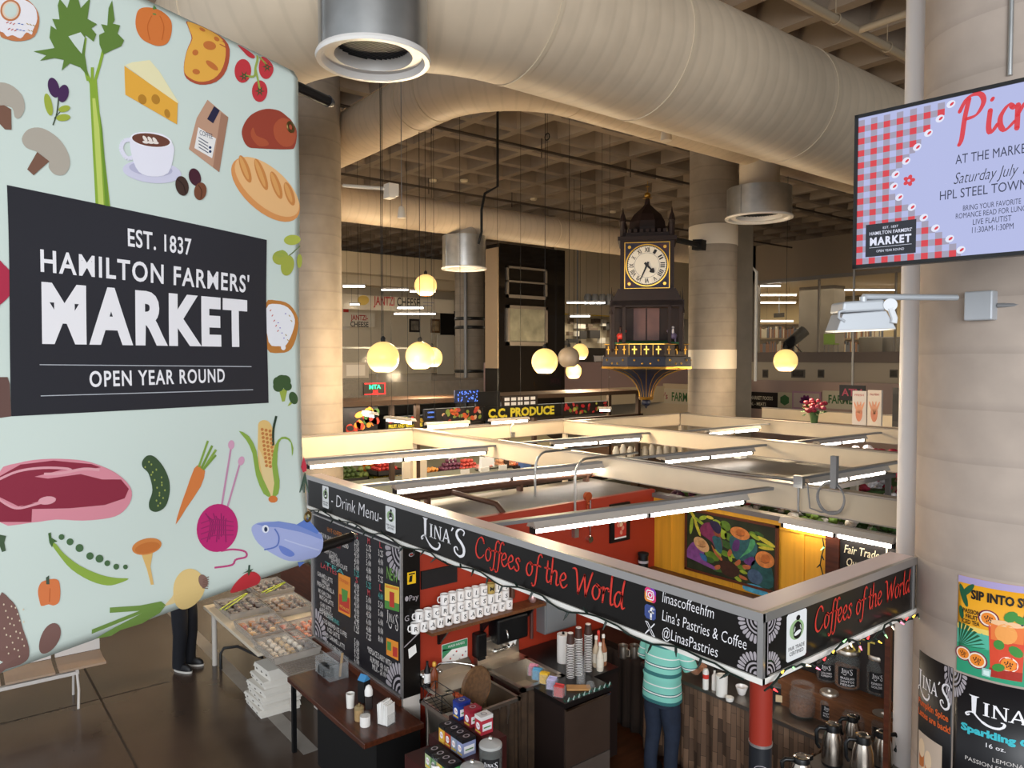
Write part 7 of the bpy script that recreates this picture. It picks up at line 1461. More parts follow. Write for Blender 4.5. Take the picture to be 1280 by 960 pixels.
# ================================================================== hanging clock
DCK = 15.7; kk = DCK/F; ck = onD(808, 446, DCK); ckz = lambda y: CZ + (446 - y)*kk
cl = thing('clock_tower', 'ornate dark brown hanging clock tower with onion dome and white dial', 'clock', (ck.x, ck.y, ckz(508)), ROTC - math.radians(10.2))
zz = lambda y: (508 - y)*kk
CBR = mat('clock_mahogany', '#1e0c09', .65, noise=.2, scale=4); GOLD = mat('clock_gold', '#b98f3f', .3, .9); NAVY = mat('clock_navy', '#0d142b', .6, noise=.15, scale=6); CGR = mat('clock_green', '#1f5a34', .7); CRD = mat('clock_red_panel', '#4a1a18', .5)
w = lambda p: p*kk
b = MB(); b.box((-w(32), -w(31), zz(366)), (w(32), w(31), zz(302))); b.box((-w(30), -w(29), zz(304)), (w(30), w(29), zz(296))); b.build('dial_case', CBR, cl)
b = MB(); b.box((-w(35), -w(34), zz(306)), (w(35), w(34), zz(301))); b.box((-w(34), -w(33), zz(379)), (w(34), w(33), zz(364))); b.prism([(-w(34), zz(364)), (w(34), zz(364)), (w(44), zz(384)), (-w(44), zz(384))], (0, w(36), 0), (1, 0, 0), (0, 0, 1), w(72)); b.build('cornice', CBR, cl); b = MB()
for k in range(-4, 5): b.box((w(7*k - 2), -w(31), zz(296)), (w(7*k + 2), -w(27), zz(292))); b.box((-w(31), w(7*k - 2), zz(296)), (-w(27), w(7*k + 2), zz(292)))
b.build('battlement', CBR, cl)
b = MB().lathe([(w(22), zz(296)), (w(24), zz(288)), (w(23), zz(280)), (w(18), zz(271)), (w(9), zz(263)), (w(4), zz(258)), (w(2.5), zz(250))], n=8, sm=False, ph=PI/8); b.build('onion_dome', CBR, cl)
b = MB().ball((0, 0, zz(246)), w(4), 14, 10); b.lathe([(w(6), zz(249.5)), (w(2), zz(249))], n=14); b.cyl((0, 0, zz(246)), (0, 0, zz(228)), w(.5), w(.2), 6); b.box((-w(2), -w(.3), zz(236)), (w(2), w(.3), zz(235))); b.build('finial', GOLD, cl)
for sx in (-1, 1):
    for sy in (-1, 1): MB().lathe([(w(3.5), zz(306)), (w(3.5), zz(283)), (w(4.2), zz(282)), (w(2.8), zz(276)), (w(1.2), zz(272)), (w(.3), zz(266))], (sx*w(29), sy*w(28), 0), 8).build('turret', CBR, cl)
A_ = Art(lambda u, v, h: Vector((w(u), -w(31) - .004 - h, zz(336) + w(v))), .004)
A_.rect(-27, -28, 27, 28, GOLD, 1); A_.rect(-26, -27, 26, 27, mat('dial_surround', '#241a30', .5), 2)
for sx in (-1, 1):
    for sy in (-1, 1): A_.poly([(sx*24, sy*25), (sx*24, sy*15), (sx*14, sy*25)], CRD if sx*sy > 0 else NAVY, 3); A_.poly(ell(sx*21, sy*22, 2, 2, 0, 10), GOLD, 4)
A_.poly(ell(0, 0, 25.5, 25.5, 0, 48), GOLD, 4)
A_.build('dial_surround', cl)
A_ = Art(lambda u, v, h: Vector((w(u), -w(31) - .026 - h, zz(336) + w(v))), .004); DW = mat('dial_white', '#e9e2d2', .4)
A_.poly(ell(0, 0, 24, 24, 0, 48), DW, 1)
id_ = lambda u, v: (u, v); ringp(A_, 0, 0, 23, 24, INKK, id_, 2, 48); ringp(A_, 0, 0, 14.6, 15, GREYM, id_, 2, 40)
for k in range(60): a = 2*PI*k/60; A_.stroke([(22*math.cos(a), 22*math.sin(a)), (23*math.cos(a), 23*math.sin(a))], .5, INKK, 2, caps=False)
ROM = ['XII', 'I', 'II', 'III', 'IIII', 'V', 'VI', 'VII', 'VIII', 'IX', 'X', 'XI']
for k, s_ in enumerate(ROM):
    a = PI/2 - 2*PI*k/12; c, s2 = math.cos(a), math.sin(a); rot = a - PI/2
    A_.text(s_, 0, 0, 5, INKK, w=2 + 1.35*len(s_), align='c', L=3, bold=.02, xf=lambda x, y, c=c, s2=s2, r=rot: (18.4*c + x*math.cos(r) - (y - 2.5)*math.sin(r), 18.4*s2 + x*math.sin(r) + (y - 2.5)*math.cos(r)))
A_.build('dial', cl)
A_ = Art(lambda u, v, h: Vector((w(u), -w(31) - .05 - h, zz(336) + w(v))), .006)
def hnd(ang, L_, wd, spade):
    c, s2 = math.cos(ang), math.sin(ang); f = lambda x, y: (x*c - y*s2, x*s2 + y*c)
    A_.poly([f(-4, -wd), f(L_*.7, -wd*.6), f(L_, 0), f(L_*.7, wd*.6), f(-4, wd)], INKK, 1)
    if spade: A_.poly([f(*p) for p in smooth([(L_*.55, 0), (L_*.65, 3.2), (L_*.85, 2.4), (L_*1.05, 0), (L_*.85, -2.4), (L_*.65, -3.2)], 3)], INKK, 1)
hnd(PI/2 - 2*PI*34/60, 21, 1.2, False); hnd(PI/2 - 2*PI*(4 + 34/60)/12, 12, 1.5, True); A_.poly(ell(0, 0, 2.2, 2.2, 0, 14), INKK, 3); A_.build('hands', cl)
# the stage with its doors and figures
b = MB(); b.box((-w(44), -w(10), zz(436)), (w(44), w(38), zz(382))); b.box((-w(44), -w(36), zz(386)), (w(44), w(36), zz(378)))
for x in (-40, -27, 27, 40): b.box((w(x - 2), -w(36), zz(436)), (w(x + 2), -w(32), zz(384)))
b.build('stage_case', CBR, cl)
b = MB()
for x in (-16, 0.5): b.box((w(x), -w(10) - .03, zz(428)), (w(x + 15), -w(10), zz(386)))
b.build('stage_doors', mat('stage_door_brown', '#5a3a34', .5, noise=.2, scale=3), cl)
MB().prism([(-w(38), 0), (w(38), 0), (w(26), w(24)), (-w(26), w(24))], (0, -w(35), zz(431)), (1, 0, 0), (0, 1, .12), .04).build('stage_floor', CGR, cl)
for sd, c_, nm in ((-1, '#c23228', 'horse_red'), (1, '#5a4f6a', 'horse_grey')):
    b = MB(); x = sd*w(31); T0 = Matrix.Translation((x, -w(33), zz(426)))
    b.ball(T0 @ Vector((0, 0, w(5))), w(5), 14, 10, 0, (1, .6, .8)); b.tube([T0 @ Vector(p) for p in ((w(3)*-sd, 0, w(7)), (w(5)*-sd, 0, w(11)), (w(7)*-sd, 0, w(11)))], [w(2.4), w(2), w(1.3)], 10)
    for lx in (-3, 3): b.cyl(T0 @ Vector((w(lx), 0, w(3))), T0 @ Vector((w(lx), 0, -w(3))), w(.9), n=8)
    b.build('horse_figure', mat('figure_' + nm, c_, .4), cl); b = MB(); b.tube([T0 @ Vector((0, 0, w(8))), T0 @ Vector((0, 0, w(13)))], [w(2), w(1.6)], 10); b.ball(T0 @ Vector((0, 0, w(15))), w(1.8), 10, 8); b.build('rider_figure', mat('rider_dark' if sd < 0 else 'rider_white', '#3a2420' if sd < 0 else '#c9c2c4', .5), cl)
for sx in (-1, 1):
    MB().lathe([(w(2.2), zz(440)), (w(2.2), zz(395)), (w(3), zz(394)), (w(2), zz(388)), (w(.8), zz(378)), (w(.2), zz(362))], (sx*w(42), -w(34), 0), 8).build('pinnacle', CBR, cl); MB().lathe([(w(2.2), zz(440)), (w(2.2), zz(395)), (w(3), zz(394)), (w(2), zz(388)), (w(.2), zz(362))], (sx*w(42), w(34), 0), 8).build('pinnacle', CBR, cl)
b = MB().lathe([(w(54), zz(446)), (w(54), zz(431)), (w(52), zz(430)), (w(52), zz(446))], n=8, sm=False, ph=PI/8); b.lathe([(w(53), zz(446)), (0, zz(445))], n=8, sm=False, ph=PI/8); b.build('balcony', CBR, cl)
A_ = Art(lambda u, v, h: Vector((w(u), -w(50.2) - .01 - h, zz(446) + w(v))), .004)
for k in range(-1, 2):
    x = 14*k; A_.rect(x - .8, 3, x + .8, 13, GOLD, 1); A_.rect(x - 3, 8, x + 3, 9.6, GOLD, 1); A_.rect(x - 6.6, 2, x - 6.2, 15, GOLD, 1)
A_.rect(-21, 14.6, 21, 15.6, GOLD, 1); A_.build('gold_crosses', cl)
for sd in (-1, 1):
    a = -PI/2 + sd*PI/4; nx, ny = math.cos(a), math.sin(a); A_ = Art(lambda u, v, h, nx=nx, ny=ny: Vector((nx*(w(50.2) + .01 + h) - ny*w(u), ny*(w(50.2) + .01 + h) + nx*w(u), zz(446) + w(v))), .004)
    for k in range(-1, 2): x = 14*k; A_.rect(x - .8, 3, x + .8, 13, GOLD, 1); A_.rect(x - 3, 8, x + 3, 9.6, GOLD, 1)
    A_.rect(-21, 14.6, 21, 15.6, GOLD, 1); A_.build('gold_crosses', cl)
MB().lathe([(w(57), zz(459)), (w(58), zz(456)), (w(57), zz(446)), (w(50), zz(446))], n=8, sm=False, ph=PI/8).build('blue_band', NAVY, cl)
b = MB()
for k in range(8):
    a = PI/8*2*k - PI/2
    for e in (-14, -4.7, 4.7, 14): b.ball((math.cos(a)*w(53) - math.sin(a)*w(e), math.sin(a)*w(53) + math.cos(a)*w(e), zz(452 + (2 if int(e*10) % 4 else -2))), w(1.5), 8, 6)
b.lathe([(w(58), zz(460.5)), (w(58.5), zz(458)), (w(57), zz(457.5))], n=8, sm=False, ph=PI/8); b.build('gold_trim', GOLD, cl)
cone = [(w(8), zz(498)), (w(9), zz(490)), (w(12), zz(482)), (w(18), zz(474)), (w(28), zz(467)), (w(42), zz(462)), (w(56), zz(459.5))]
MB().lathe(cone, n=32).build('lower_cone', NAVY, cl); b = MB()
for k in range(16): a = 2*PI*k/16; b.tube([(r_*1.01*math.cos(a), r_*1.01*math.sin(a), z) for r_, z in cone], w(.45), 5)
b.lathe([(w(8.5), zz(499.5)), (w(9.5), zz(497)), (w(8.5), zz(496))], n=20); b.build('gold_ribs', GOLD, cl)
b = MB().ball((0, 0, zz(503)), w(6), 16, 10, 0, (1, 1, .8)); b.lathe([(w(2), zz(508)), (0, zz(511))], n=10); b.build('pendant', NAVY, cl)
q = Matrix.Rotation(math.radians(10.2) - ROTC, 4, 'Z') @ (CC - Vector(cl.location)); b = MB(); q.z = zz(298); 
q1 = Vector((w(20), 0, q.z)); dd = (q - q1).normalized(); b.tube([q1, q - dd*.5], .06, 8); b.tube([q - dd*.75, q - dd*.48], .16, 4); b.build('wall_bracket', BLK, cl)
# ================================================================== the market hall beyond
BT_, BB_ = 2.653, 2.41
def board(lo, hi, label, cat='header board', extra=None):
    b = MB().box(lo, hi); t = thing('header_board', label, cat, ((lo[0] + hi[0])/2, (lo[1] + hi[1])/2, lo[2])); part(b, 'board', CREAM, t)
    c = MB(); horiz = (hi[0] - lo[0]) > (hi[1] - lo[1])
    e = .025
    if horiz: c.box((lo[0], lo[1] - e, hi[2]), (hi[0], hi[1] + e, hi[2] + .02)); c.box((lo[0], lo[1] - .008, lo[2] - .012), (hi[0], hi[1] + .008, lo[2]))
    else: c.box((lo[0] - e, lo[1], hi[2]), (hi[0] + e, hi[1], hi[2] + .02)); c.box((lo[0] - .008, lo[1], lo[2] - .012), (hi[0] + .008, hi[1], lo[2]))
    part(c, 'metal_edge', mat('board_edge', '#9a8f84', .4, .4), t); return t
board((-11.55, 6.88, BB_), (-1.3, 6.96, BT_), 'long cream header board right above the yellow mural wall')
board((-11.2, 10.2, BB_), (3, 10.28, BT_), 'long cream header board in the second row behind the coffee stall')
board((-10.9, 13.5, BB_), (4, 13.58, BT_), 'long cream header board carrying the red flowers and two posters')
board((-10.9, 16.7, BB_), (5, 16.78, BT_), 'farthest cream header board behind the red flowers')
board((-11.64, 2.6, BB_ - .1), (-11.56, 6.97, BT_), 'cream header board meeting the large left column')
board((-11.3, 6.97, BB_), (-11.22, 10.28, BT_), 'cream header board below the yellow lettered produce sign')
board((-11.0, 10.29, BB_), (-10.92, 13.58, BT_), 'short cream header board below the hanging clock')
board((-10.98, 13.59, BB_), (-10.9, 15.2, BT_), 'far cream header board behind the hanging clock')
# posts that carry the boards
for k, (x, y, lab) in enumerate(((-11.6, 6.92, 'cream post below the joint of the two left header boards'), (-11.2, 10.24, 'cream post below the corner of the second row board'), (-10.92, 13.54, 'cream post below the corner of the third row board'), (-5.2, 10.24, 'cream post in the middle of the second row board'), (-5.0, 13.54, 'cream post in the middle of the third row board'))):
    solo(MB().cbox((x, y, BB_/2), (.09, .07, BB_ - .03)), 'board_post', CREAM, lab, 'post')
# electrical things on the board over the mural wall
q0, q1 = onY(999, 600, 6.86), onY(1115, 655, 6.86)
b = MB(); q = onY(999, 602, 6.86); b.cbox((q.x, 6.86, q.z), (.1, .05, .12)); b.tube([(q.x, 6.85, q.z - .05), (q.x, 6.85, q.z - .3)], .012, 8); b.tube([(q.x - .05, 6.86, q.z + .01), (q.x - .8, 6.87, BT_ + .035), (-9, 6.87, BT_ + .035)], .014, 8)
solo(b, 'junction_box', GALV, 'steel junction box with conduits on the board above the mural wall', 'junction box')
q = onY(1043, 570, 6.84); q_ = onY(1043, 608, 6.84); solo(MB().box((q.x - .03, 6.82, q_.z - .02), (q.x + .03, 6.87, q.z)), 'strut_channel', GREYM, 'upright grey metal channel standing on the board above the mural wall', 'bracket')
q = onY(1038, 622, 6.83); b = MB(); 
for k in range(2): b.tube([(q.x + (.13 + .01*k)*math.cos(a), 6.84 - .008*k, q.z + .15*math.sin(a) - .012*k) for a in [2*PI*j/28 for j in range(28)]], .008, 6, closed=True)
b.tube([(q.x + .1, 6.845, q.z - .12), (q.x - .1, 6.845, q.z - .16), (q.x - .22, 6.85, q.z - .14), (q.x - .25, 6.85, q.z + .1)], .008, 6); solo(b, 'cable_coil', GREYM, 'loop of grey cable hanging on the board above the mural wall', 'cable')
q = onY(930, 478 + 100, 10.18); solo(MB().box((q.x - .06, 10.0, BB_ - .4), (q.x + .06, 10.16, BB_ - .01)), 'white_box', WHITE, 'small white box hanging under the second row board', 'box')
q = onX(641, 543, -11.2); b = MB().cbox((-11.2, q.y, q.z), (.03, .09, .09)); b.tube([(-11.19, q.y - .05, q.z), (-11.19, q.y - .06, q.z + .15), (-11.2, q.y + .1, q.z + .28)], .012, 6); solo(b, 'wall_socket', GALV, 'socket with a short conduit on the board below the produce sign', 'socket')
q = onZ(930, 545, 2.68)
# ------------------------------------------------------------------ fluorescent fixtures
def fixture(p0, p1, label, z, n=2, housing=True, hang=True):
    p0, p1 = Vector(p0), Vector(p1); d = (p1 - p0); L = d.length; d.normalize(); rz = math.atan2(d.y, d.x); c = (p0 + p1)/2
    t = thing('fluorescent_fixture', label, 'light fixture', (c.x, c.y, z), rz)
    MB().prism([(-.075, .03), (.075, .03), (.04, .085), (-.04, .085)], (-L/2, 0, 0), (0, 1, 0), (0, 0, 1), L).build('housing', mat('fixture_white', '#b5aca2', .5), t)
    for k in range(n):
        a, e = -L/2 + L*k/n + .03, -L/2 + L*(k+1)/n - .03; MB().cyl((a, 0, .0), (e, 0, .0), .024, n=12).build('tube', TUBEM, t)
    b = MB()
    for k in range(n + 1): x = -L/2 + L*k/n; x = max(-L/2 + .015, min(L/2 - .015, x)); MB().cbox((x, 0, .01), (.03, .06, .06)).build('socket', BLK, t)
    if hang: b = MB(); [b.cyl((s_*L*.3, 0, .08), (s_*L*.3, 0, hang if hang is not True else .09), .004, n=5) for s_ in (-1, 1)]; b.build('hanger', BLK, t)
    return t
FZ = 2.49
def fpx(x0, y0, x1, y1, label, z=FZ, n=2, hang=None):
    p0, p1 = onZ(x0, y0, z), onZ(x1, y1, z); t = fixture(p0, p1, label, z, n, True, hang or True)
    if not hang:     # carried by a rail from board to board
        d = (p1 - p0).normalized(); rows_ = [3.45, 6.89, 10.21, 13.51]; k = max(i for i in range(3) if rows_[i] < p1.y - .2); m_ = (p0 + p1)/2
        a_, e_ = [(y - m_.y)/d.y for y in (rows_[k], rows_[k+1])]; MB().box((a_, -.035, .085), (e_, .035, .115)).build('support_rail', GREYM, t)
    return t
fpx(664, 664, 930, 627, 'long fluorescent fixture inside the coffee stall over the red wall')
fpx(492, 615, 760, 586, 'long fluorescent fixture just above the drink menu end of the header')
fpx(384, 584, 608, 566, 'long fluorescent fixture nearest the banner edge')
fpx(1006, 607, 1106, 590, 'fluorescent fixture behind the junction box above the mural')
fpx(828, 578, 940, 566, 'fluorescent fixture hanging left of the white box in the second row')
fpx(690, 558, 800, 549, 'fluorescent fixture below the second row board near the clock foot')
fpx(884, 543, 948, 537, 'small distant fluorescent fixture right of the clock foot in the third row')
fpx(1020, 557, 1080, 550, 'small distant fluorescent fixture under the red flowers board')
p0, p1 = onY(978, 652, 6.8), onY(1120, 684, 6.8); fixture(p0, p1, 'white fluorescent fixture along the top of the mural wall', p0.z - .03, 2, True, False)
# more distant tubes under the produce stall
for (x0, y0, x1, y1, z, lab) in ((444, 516, 470, 521, 2.75, 'short far tube over the pictured vegetables by the large left column'), (483, 525, 517, 529, 2.7, 'far tube in front of the yellow lettered produce band'), (532, 534, 586, 531, 2.66, 'far tube right above the joint of the left boards'), (612, 529, 660, 526, 2.62, 'far tube under the yellow letters of the produce sign'), (748, 513, 764, 513, 2.7, 'short far tube left of the clock foot')):
    fpx(x0, y0, x1, y1, lab, z, 1, CEH - z)
# ------------------------------------------------------------------ globe lamps
GLB = mat('globe_glass_lit', '#ffd582', .3, emit=GLOBE); GLO = mat('globe_glass_off', '#8d8071', .3)
gproto = None
for (x, y, d, lit, lab) in ((479, 447, 40, 1, 'largest lit globe lamp nearest the left column'), (525, 445, 36, 1, 'second largest lit globe lamp right of the largest one'), (540, 447, 26, 1, 'small lit globe lamp half hidden behind another globe'), (532, 357, 28, 1, 'highest lit globe lamp in front of the cheese stall sign'), (681, 452, 33, 1, 'lit globe lamp in front of the glass lift shaft'), (711, 447, 27, 0, 'only unlit grey globe lamp in the cluster by the glass lift'), (725, 440, 21, 1, 'small lit globe lamp above and behind the grey unlit globe'), (717, 464, 20, 1, 'lowest small lit globe lamp under the grey unlit globe'), (982, 451, 29, 1, 'single lit globe lamp before the library windows')):
    D = .46*F/d; P = onD(x, y, D); t = thing('globe_lamp', lab, 'lamp', P, 0, 'globe lamps hanging in the hall'); r = .23
    prof = [(r*.5, -r*.87)] + [(r*math.sin(a), -r*math.cos(a)) for a in [PI/6 + (PI*5/6 - .1)*k/18 for k in range(1, 19)]] + [(0.03, r)]
    MB().lathe(prof, n=32, cap0=False).build('globe', GLB if lit else GLO, t)
    MB().lathe([(.035, r - .01), (.035, r + .05), (.01, r + .08)], n=14).build('cap', BLK, t)
    MB().cyl((0, 0, r + .05), (0, 0, CEH - P.z), .005, n=6).build('cord', BLK, t)
    if lit:
        l = bpy.data.lights.new('globe_light', 'POINT'); l.energy = 180; l.color = (1, .78, .5); l.shadow_soft_size = .24; o = bpy.data.objects.new('globe_light', l); COL.objects.link(o); o.location = P + Vector((0, 0, -.3))
# hanging speakers and cords
for (x, y, D, w_, lab) in ((833, 167, 8.6, 15, 'white pendant speaker hanging in front of the ducts'), (502, 266, 11, 11, 'white pendant speaker hanging left above the level duct')):
    P = onD(x, y, D); r = w_*D/F/2; t = thing('pendant_speaker', lab, 'speaker', P); MB().lathe([(r*.9, -r*1.2), (r, -r*1.0), (r*.85, r*.2), (r*.6, r*1.3), (r*.2, r*1.6)], n=20).build('body', mat('speaker_white', '#cfc2ad', .5), t); MB().cyl((0, 0, r*1.5), (0, 0, CEH - P.z), .006, n=6).build('cord', GREYM, t)
for (x, y0, D, lab) in ((477, 430, 11.2, 'thin black cable hanging from the ceiling to the largest globe'), (684, 210, 15.5, 'thin black cable hanging left of the ducts over the lift')):
    P = onD(x, y0, D); b = MB().cyl(P, (P.x, P.y, CEH), .006, n=6); b.tube([(P.x + .07*math.cos(a), P.y, CEIL - .5 + .07*math.sin(a)) for a in [2*PI*k/12 for k in range(12)]], .012, 6, closed=True); solo(b, 'hanging_cable', BLK, lab, 'cable')
P = onD(601, 300, 14.2); b = MB().tube([onD(622, 233, 14.5) + Vector((0, 0, 3)), onD(622, 233, 14.5), onD(606, 242, 14.3), onD(602, 262, 14.2), onD(602, 290, 14.2), onD(598, 305, 14.2)], .025, 8); solo(b, 'flexible_hose', BLK, 'black cable curving down from the ceiling to the small distant outlet', 'cable')
P = onD(430, 232, 12.6); b = MB().tube([onD(429, 232, 12.6), onD(484, 236, 12.3)], .03, 8); b.cbox(onD(489, 238, 12.3), (.18, .18, .2)); b.cbox(onD(487, 245, 12.3), (.2, .12, .08)); solo(b, 'floodlight', WHITE, 'small white lamp on an arm from the large left column', 'floodlight')
for k, (x, y, lab) in enumerate(((580, 226, 'round ceiling lamp left of the dark cable in the coffers'), (667, 249, 'round ceiling lamp over the level duct'), (766, 265, 'round ceiling lamp near the clock finial'), (541, 226, 'round ceiling lamp near the pendant speaker'))):
    P = onZ(x, y, CEIL - .03); t = thing('ceiling_lamp', lab, 'ceiling lamp', (P.x, P.y, CEIL - .06)); MB().lathe([(.09, 0), (.11, .02), (.11, .06)], n=20).build('housing', mat('lamp_disc', '#d6c5a4', .5), t)
# ------------------------------------------------------------------ glass lift shaft
e0, e1 = onX(622, 400, -17.5), onX(706, 400, -18.6); LX = -18.0; e0 = onX(624, 400, LX); e1 = onX(706, 400, LX); ey0, ey1 = e0.y, e1.y
lf = thing('glass_lift', 'tall dark glass lift shaft with pale metal framed openings', 'lift', (LX - 1, (ey0 + ey1)/2, 0))
DG = mat('dark_lift_glass', '#14110f', .08, coat=.5); LB = onY(608, 400, ey0).x; part(MB().box((LB, ey0, 2.4), (LX, ey1, onX(660, 308, LX).z)), 'shaft', DG, lf); part(MB().box((LB, ey0, 0), (LX, ey1, 2.4)), 'base', mat('lift_base', '#2b2622', .3), lf)
part(MB().box((LB, ey0 - .05, 3.6), (LX - .02, ey0 - .01, onX(616, 308, LX).z)), 'side_wall', mat('lift_side_beige', '#b39a7c', .6), lf); part(MB().box((LB, ey0 - .05, 0), (LX - .02, ey0 - .01, 3.6)), 'side_base', mat('lift_side_dark', '#17130f', .3), lf)
LFR = mat('lift_frame', '#8f857a', .4, .5)
def lrect(x0, y0, x1, y1): a, c = onX(x0, y1, LX + .01), onX(x1, y0, LX + .01); return a.y, a.z, c.y, c.z
y0, z0, y1, z1 = lrect(633, 337, 683, 372); b = MB()
for q in ((y0, z0, y1, z0 + .1), (y0, z1 - .06, y1, z1), (y0, z0, y0 + .06, z1), (y1 - .06, z0, y1, z1), (y0, (z0 + z1)/2, y1, (z0 + z1)/2 + .05)): b.box((LX + .001, q[0], q[1]), (LX + .06, q[2], q[3]))
part(b, 'upper_frame', LFR, lf)
y0, z0, y1, z1 = lrect(633, 384, 683, 432); b = MB()
for q in ((y0, z0, y1, z0 + .12), (y0, z1 - .1, y1, z1), (y0, z0, y0 + .08, z1), (y1 - .08, z0, y1, z1)): b.box((LX + .001, q[0], q[1]), (LX + .08, q[2], q[3]))
part(b, 'cab_frame', LFR, lf); part(MB().box((LX + .001, y0 + .08, z0 + .12), (LX + .02, y1 - .08, z1 - .1)), 'cab_glass', mat('cab_glass', '#7d7a6a', .15, noise=.25, scale=3), lf)
# ------------------------------------------------------------------ upper floor on the left with the cheese stall
UX = -21.; UZ = 3.15; UY0, UY1 = -4., 13.2
struct(MB().box((-45.6, UY0, UZ - .7), (UX, 45, UZ)).build('floor_upper', mat('upper_slab', '#8d8276', .7, noise=.1)))
up = thing('glass_balustrade', 'long glass balustrade along the upper floor behind the globes', 'balustrade', (UX, 5, UZ - .75))
part(MB().box((UX + .02, UY0, UZ - .75), (UX + .05, UY1, UZ + 1.05)), 'glass_pane', mat('balustrade_glass', '#a8a296', .1, alpha=.25), up); part(MB().box((UX + .0, UY0, UZ + 1.05), (UX + .07, UY1, UZ + 1.1)), 'handrail', GALV, up)
b = MB(); [b.box((UX + .0, UY0 + 1.9*k, UZ - .75), (UX + .02, UY0 + 1.9*k + .05, UZ + 1.05)) for k in range(9)]; part(b, 'stanchion', GREYM, up)
# dropped bulkheads above the upper stalls
blk = mat('bulkhead_beige', '#c9b697', .7); struct(MB().box((-25.5, -4, 7.0), (-24.9, 16.8, 7.75)).build('trim_4', blk)); struct(MB().box((-27, -4, 6.75), (-26.4, 18, 7.3)).build('trim_5', blk))
# cheese stall
SX = -27.5
cs_ = thing('shop_stall', 'white cheese stall with long red and black sign on the upper floor', 'stall', (SX, 6, UZ))
CW = mat('stall_white', '#d9cbb2', .6); part(MB().box((SX - 4, -3, UZ), (SX - 3.9, 23, 7.2)), 'rear_wall', CW, cs_)
s0_, s1_ = onX(430, 378, SX), onX(600, 386, SX); sgz = s0_.z; a0_, a1_ = onX(432, 366, SX), onX(432, 383, SX); zt, zb = a0_.z, a1_.z
part(MB().box((SX - .1, -3, zb - .1), (SX, 18.5, zt - .05)), 'sign_board', CW, cs_)
A_ = Art(lambda u, v, h: Vector((SX + .002 + h, u, v)), .003); pz = lambda x, y: (lambda p: (p.y, p.z))(onX(x, y, SX))
p0 = pz(467, 379); p1 = pz(493, 380); A_.text('JANTZI', p0[0], zb + .12, .34, mat('sign_red', '#b5322a', .5), w=p1[0] - p0[0], L=1, bold=.02); p0 = pz(496, 380); p1 = pz(524.5, 381); A_.text('CHEESE', p0[0], zb + .12, .34, mat('sign_dark', '#3a342e', .5), w=p1[0] - p0[0], L=1, bold=.02)
p0 = pz(454, 374); A_.poly(ell(p0[0], zb + .28, .26, .2, 10, 16), mat('cheese_yellow', '#d6b35a', .5), 1); A_.stroke([(pz(529, 381)[0], zb + .32), (pz(542, 381)[0], zb + .32)], .04, INKG, 1); A_.stroke([(pz(529, 381)[0], zb + .2), (pz(540, 381)[0], zb + .2)], .04, INKG, 1); apart(A_, 'lettering', cs_)
cn = MB().box((SX - 1, 1.2, UZ), (SX, 9.0, UZ + 1.25)); part(cn, 'counter_base', mat('stall_counter', '#6b645c', .4, .4), cs_); part(MB().box((SX - 1, 1.2, UZ + 1.25), (SX, 8.8, UZ + 1.75)), 'glass_case', mat('case_glass', '#b0a898', .15, alpha=.5), cs_); part(MB().box((SX - 1.05, 1.1, UZ + 1.75), (SX + .05, 8.9, UZ + 1.85)), 'case_top', mat('case_top', '#5d5650', .4), cs_)
bb = [MB() for _ in range(4)]
for k in range(70): bb[k % 4].cbox((SX - .2 - .3*random.random(), 1.5 + 7.0*random.random(), UZ + 1.27 + random.choice((.1, .3))), (.16, .16, .16))
for k, c_ in enumerate(('#c9b36a', '#8f4f9a', '#d9d3c4', '#3f4a3c')): o = part(bb[k], 'cheese_stock', mat('stock_' + c_[1:], c_, .6), cs_); o['kind'] = 'stuff'
q0, q1 = pz(455, 386), pz(484, 402); part(MB().box((SX - 3.4, q0[0]*1.05, q1[1] - .1), (SX - 3.35, q1[0]*1.08, q0[1] + .05)), 'inner_sign', mat('inner_sign_white', '#e3d9c6', .6), cs_)
A_ = Art(lambda u, v, h: Vector((SX - 3.349 + h, u, v)), .003); yy = (q0[0]*1.05 + q1[0]*1.08)/2; A_.text('JANTZI-', yy, q0[1] - .28, .22, mat('sign_red', '#b5322a', .5), w=.85, align='c', L=1, bold=.02); A_.text('CHEESE', yy, q0[1] - .58, .22, mat('sign_dark', '#3a342e', .5), w=.9, align='c', L=1, bold=.02); apart(A_, 'inner_lettering', cs_)
def lum(x0, y0, x1, y1, D, label): 
    fixture(onD(x0, y0, D), onD(x1, y1, D), label, onD((x0 + x1)/2, (y0 + y1)/2, D).z, 1, True, ((CEH if x0 < 900 else 7.36) - onD((x0 + x1)/2, (y0 + y1)/2, D).z))
for k, (x0, y0, x1, y1, D, lab) in enumerate(((428, 357, 457, 359, 26.6, 'ceiling tube left above the cheese sign'), (476, 361, 511, 364, 26.6, 'ceiling tube in the middle above the cheese sign'), (512, 363, 545, 366, 26.8, 'ceiling tube behind the highest globe'), (437, 381, 450, 380, 29.5, 'short tube at the left inside the cheese stall'), (496, 386, 530, 384, 29.5, 'upper tube inside the cheese stall'), (492, 394, 545, 391, 30, 'lower tube inside the cheese stall'))): lum(x0, y0, x1, y1, D, lab)
def flatpic(name, x0, y0, x1, y1, X, c, label, cat='picture', inner=None):
    a, e = onX(x0, y1, X), onX(x1, y0, X); t = thing(name, label, cat, (X, (a.y + e.y)/2, a.z)); hw = (e.y - a.y)/2; hh = e.z - a.z
    MB().box((-.05, -hw, 0), (0, hw, hh)).build('board', mat('pic_' + c.lstrip('#'), c, .5), t)
    if inner: MB().box((0, -hw*.7, hh*.15), (.01, hw*.7, hh*.85)).build('print', mat('pic_' + inner.lstrip('#'), inner, .5, noise=.5, scale=4), t)
    return t
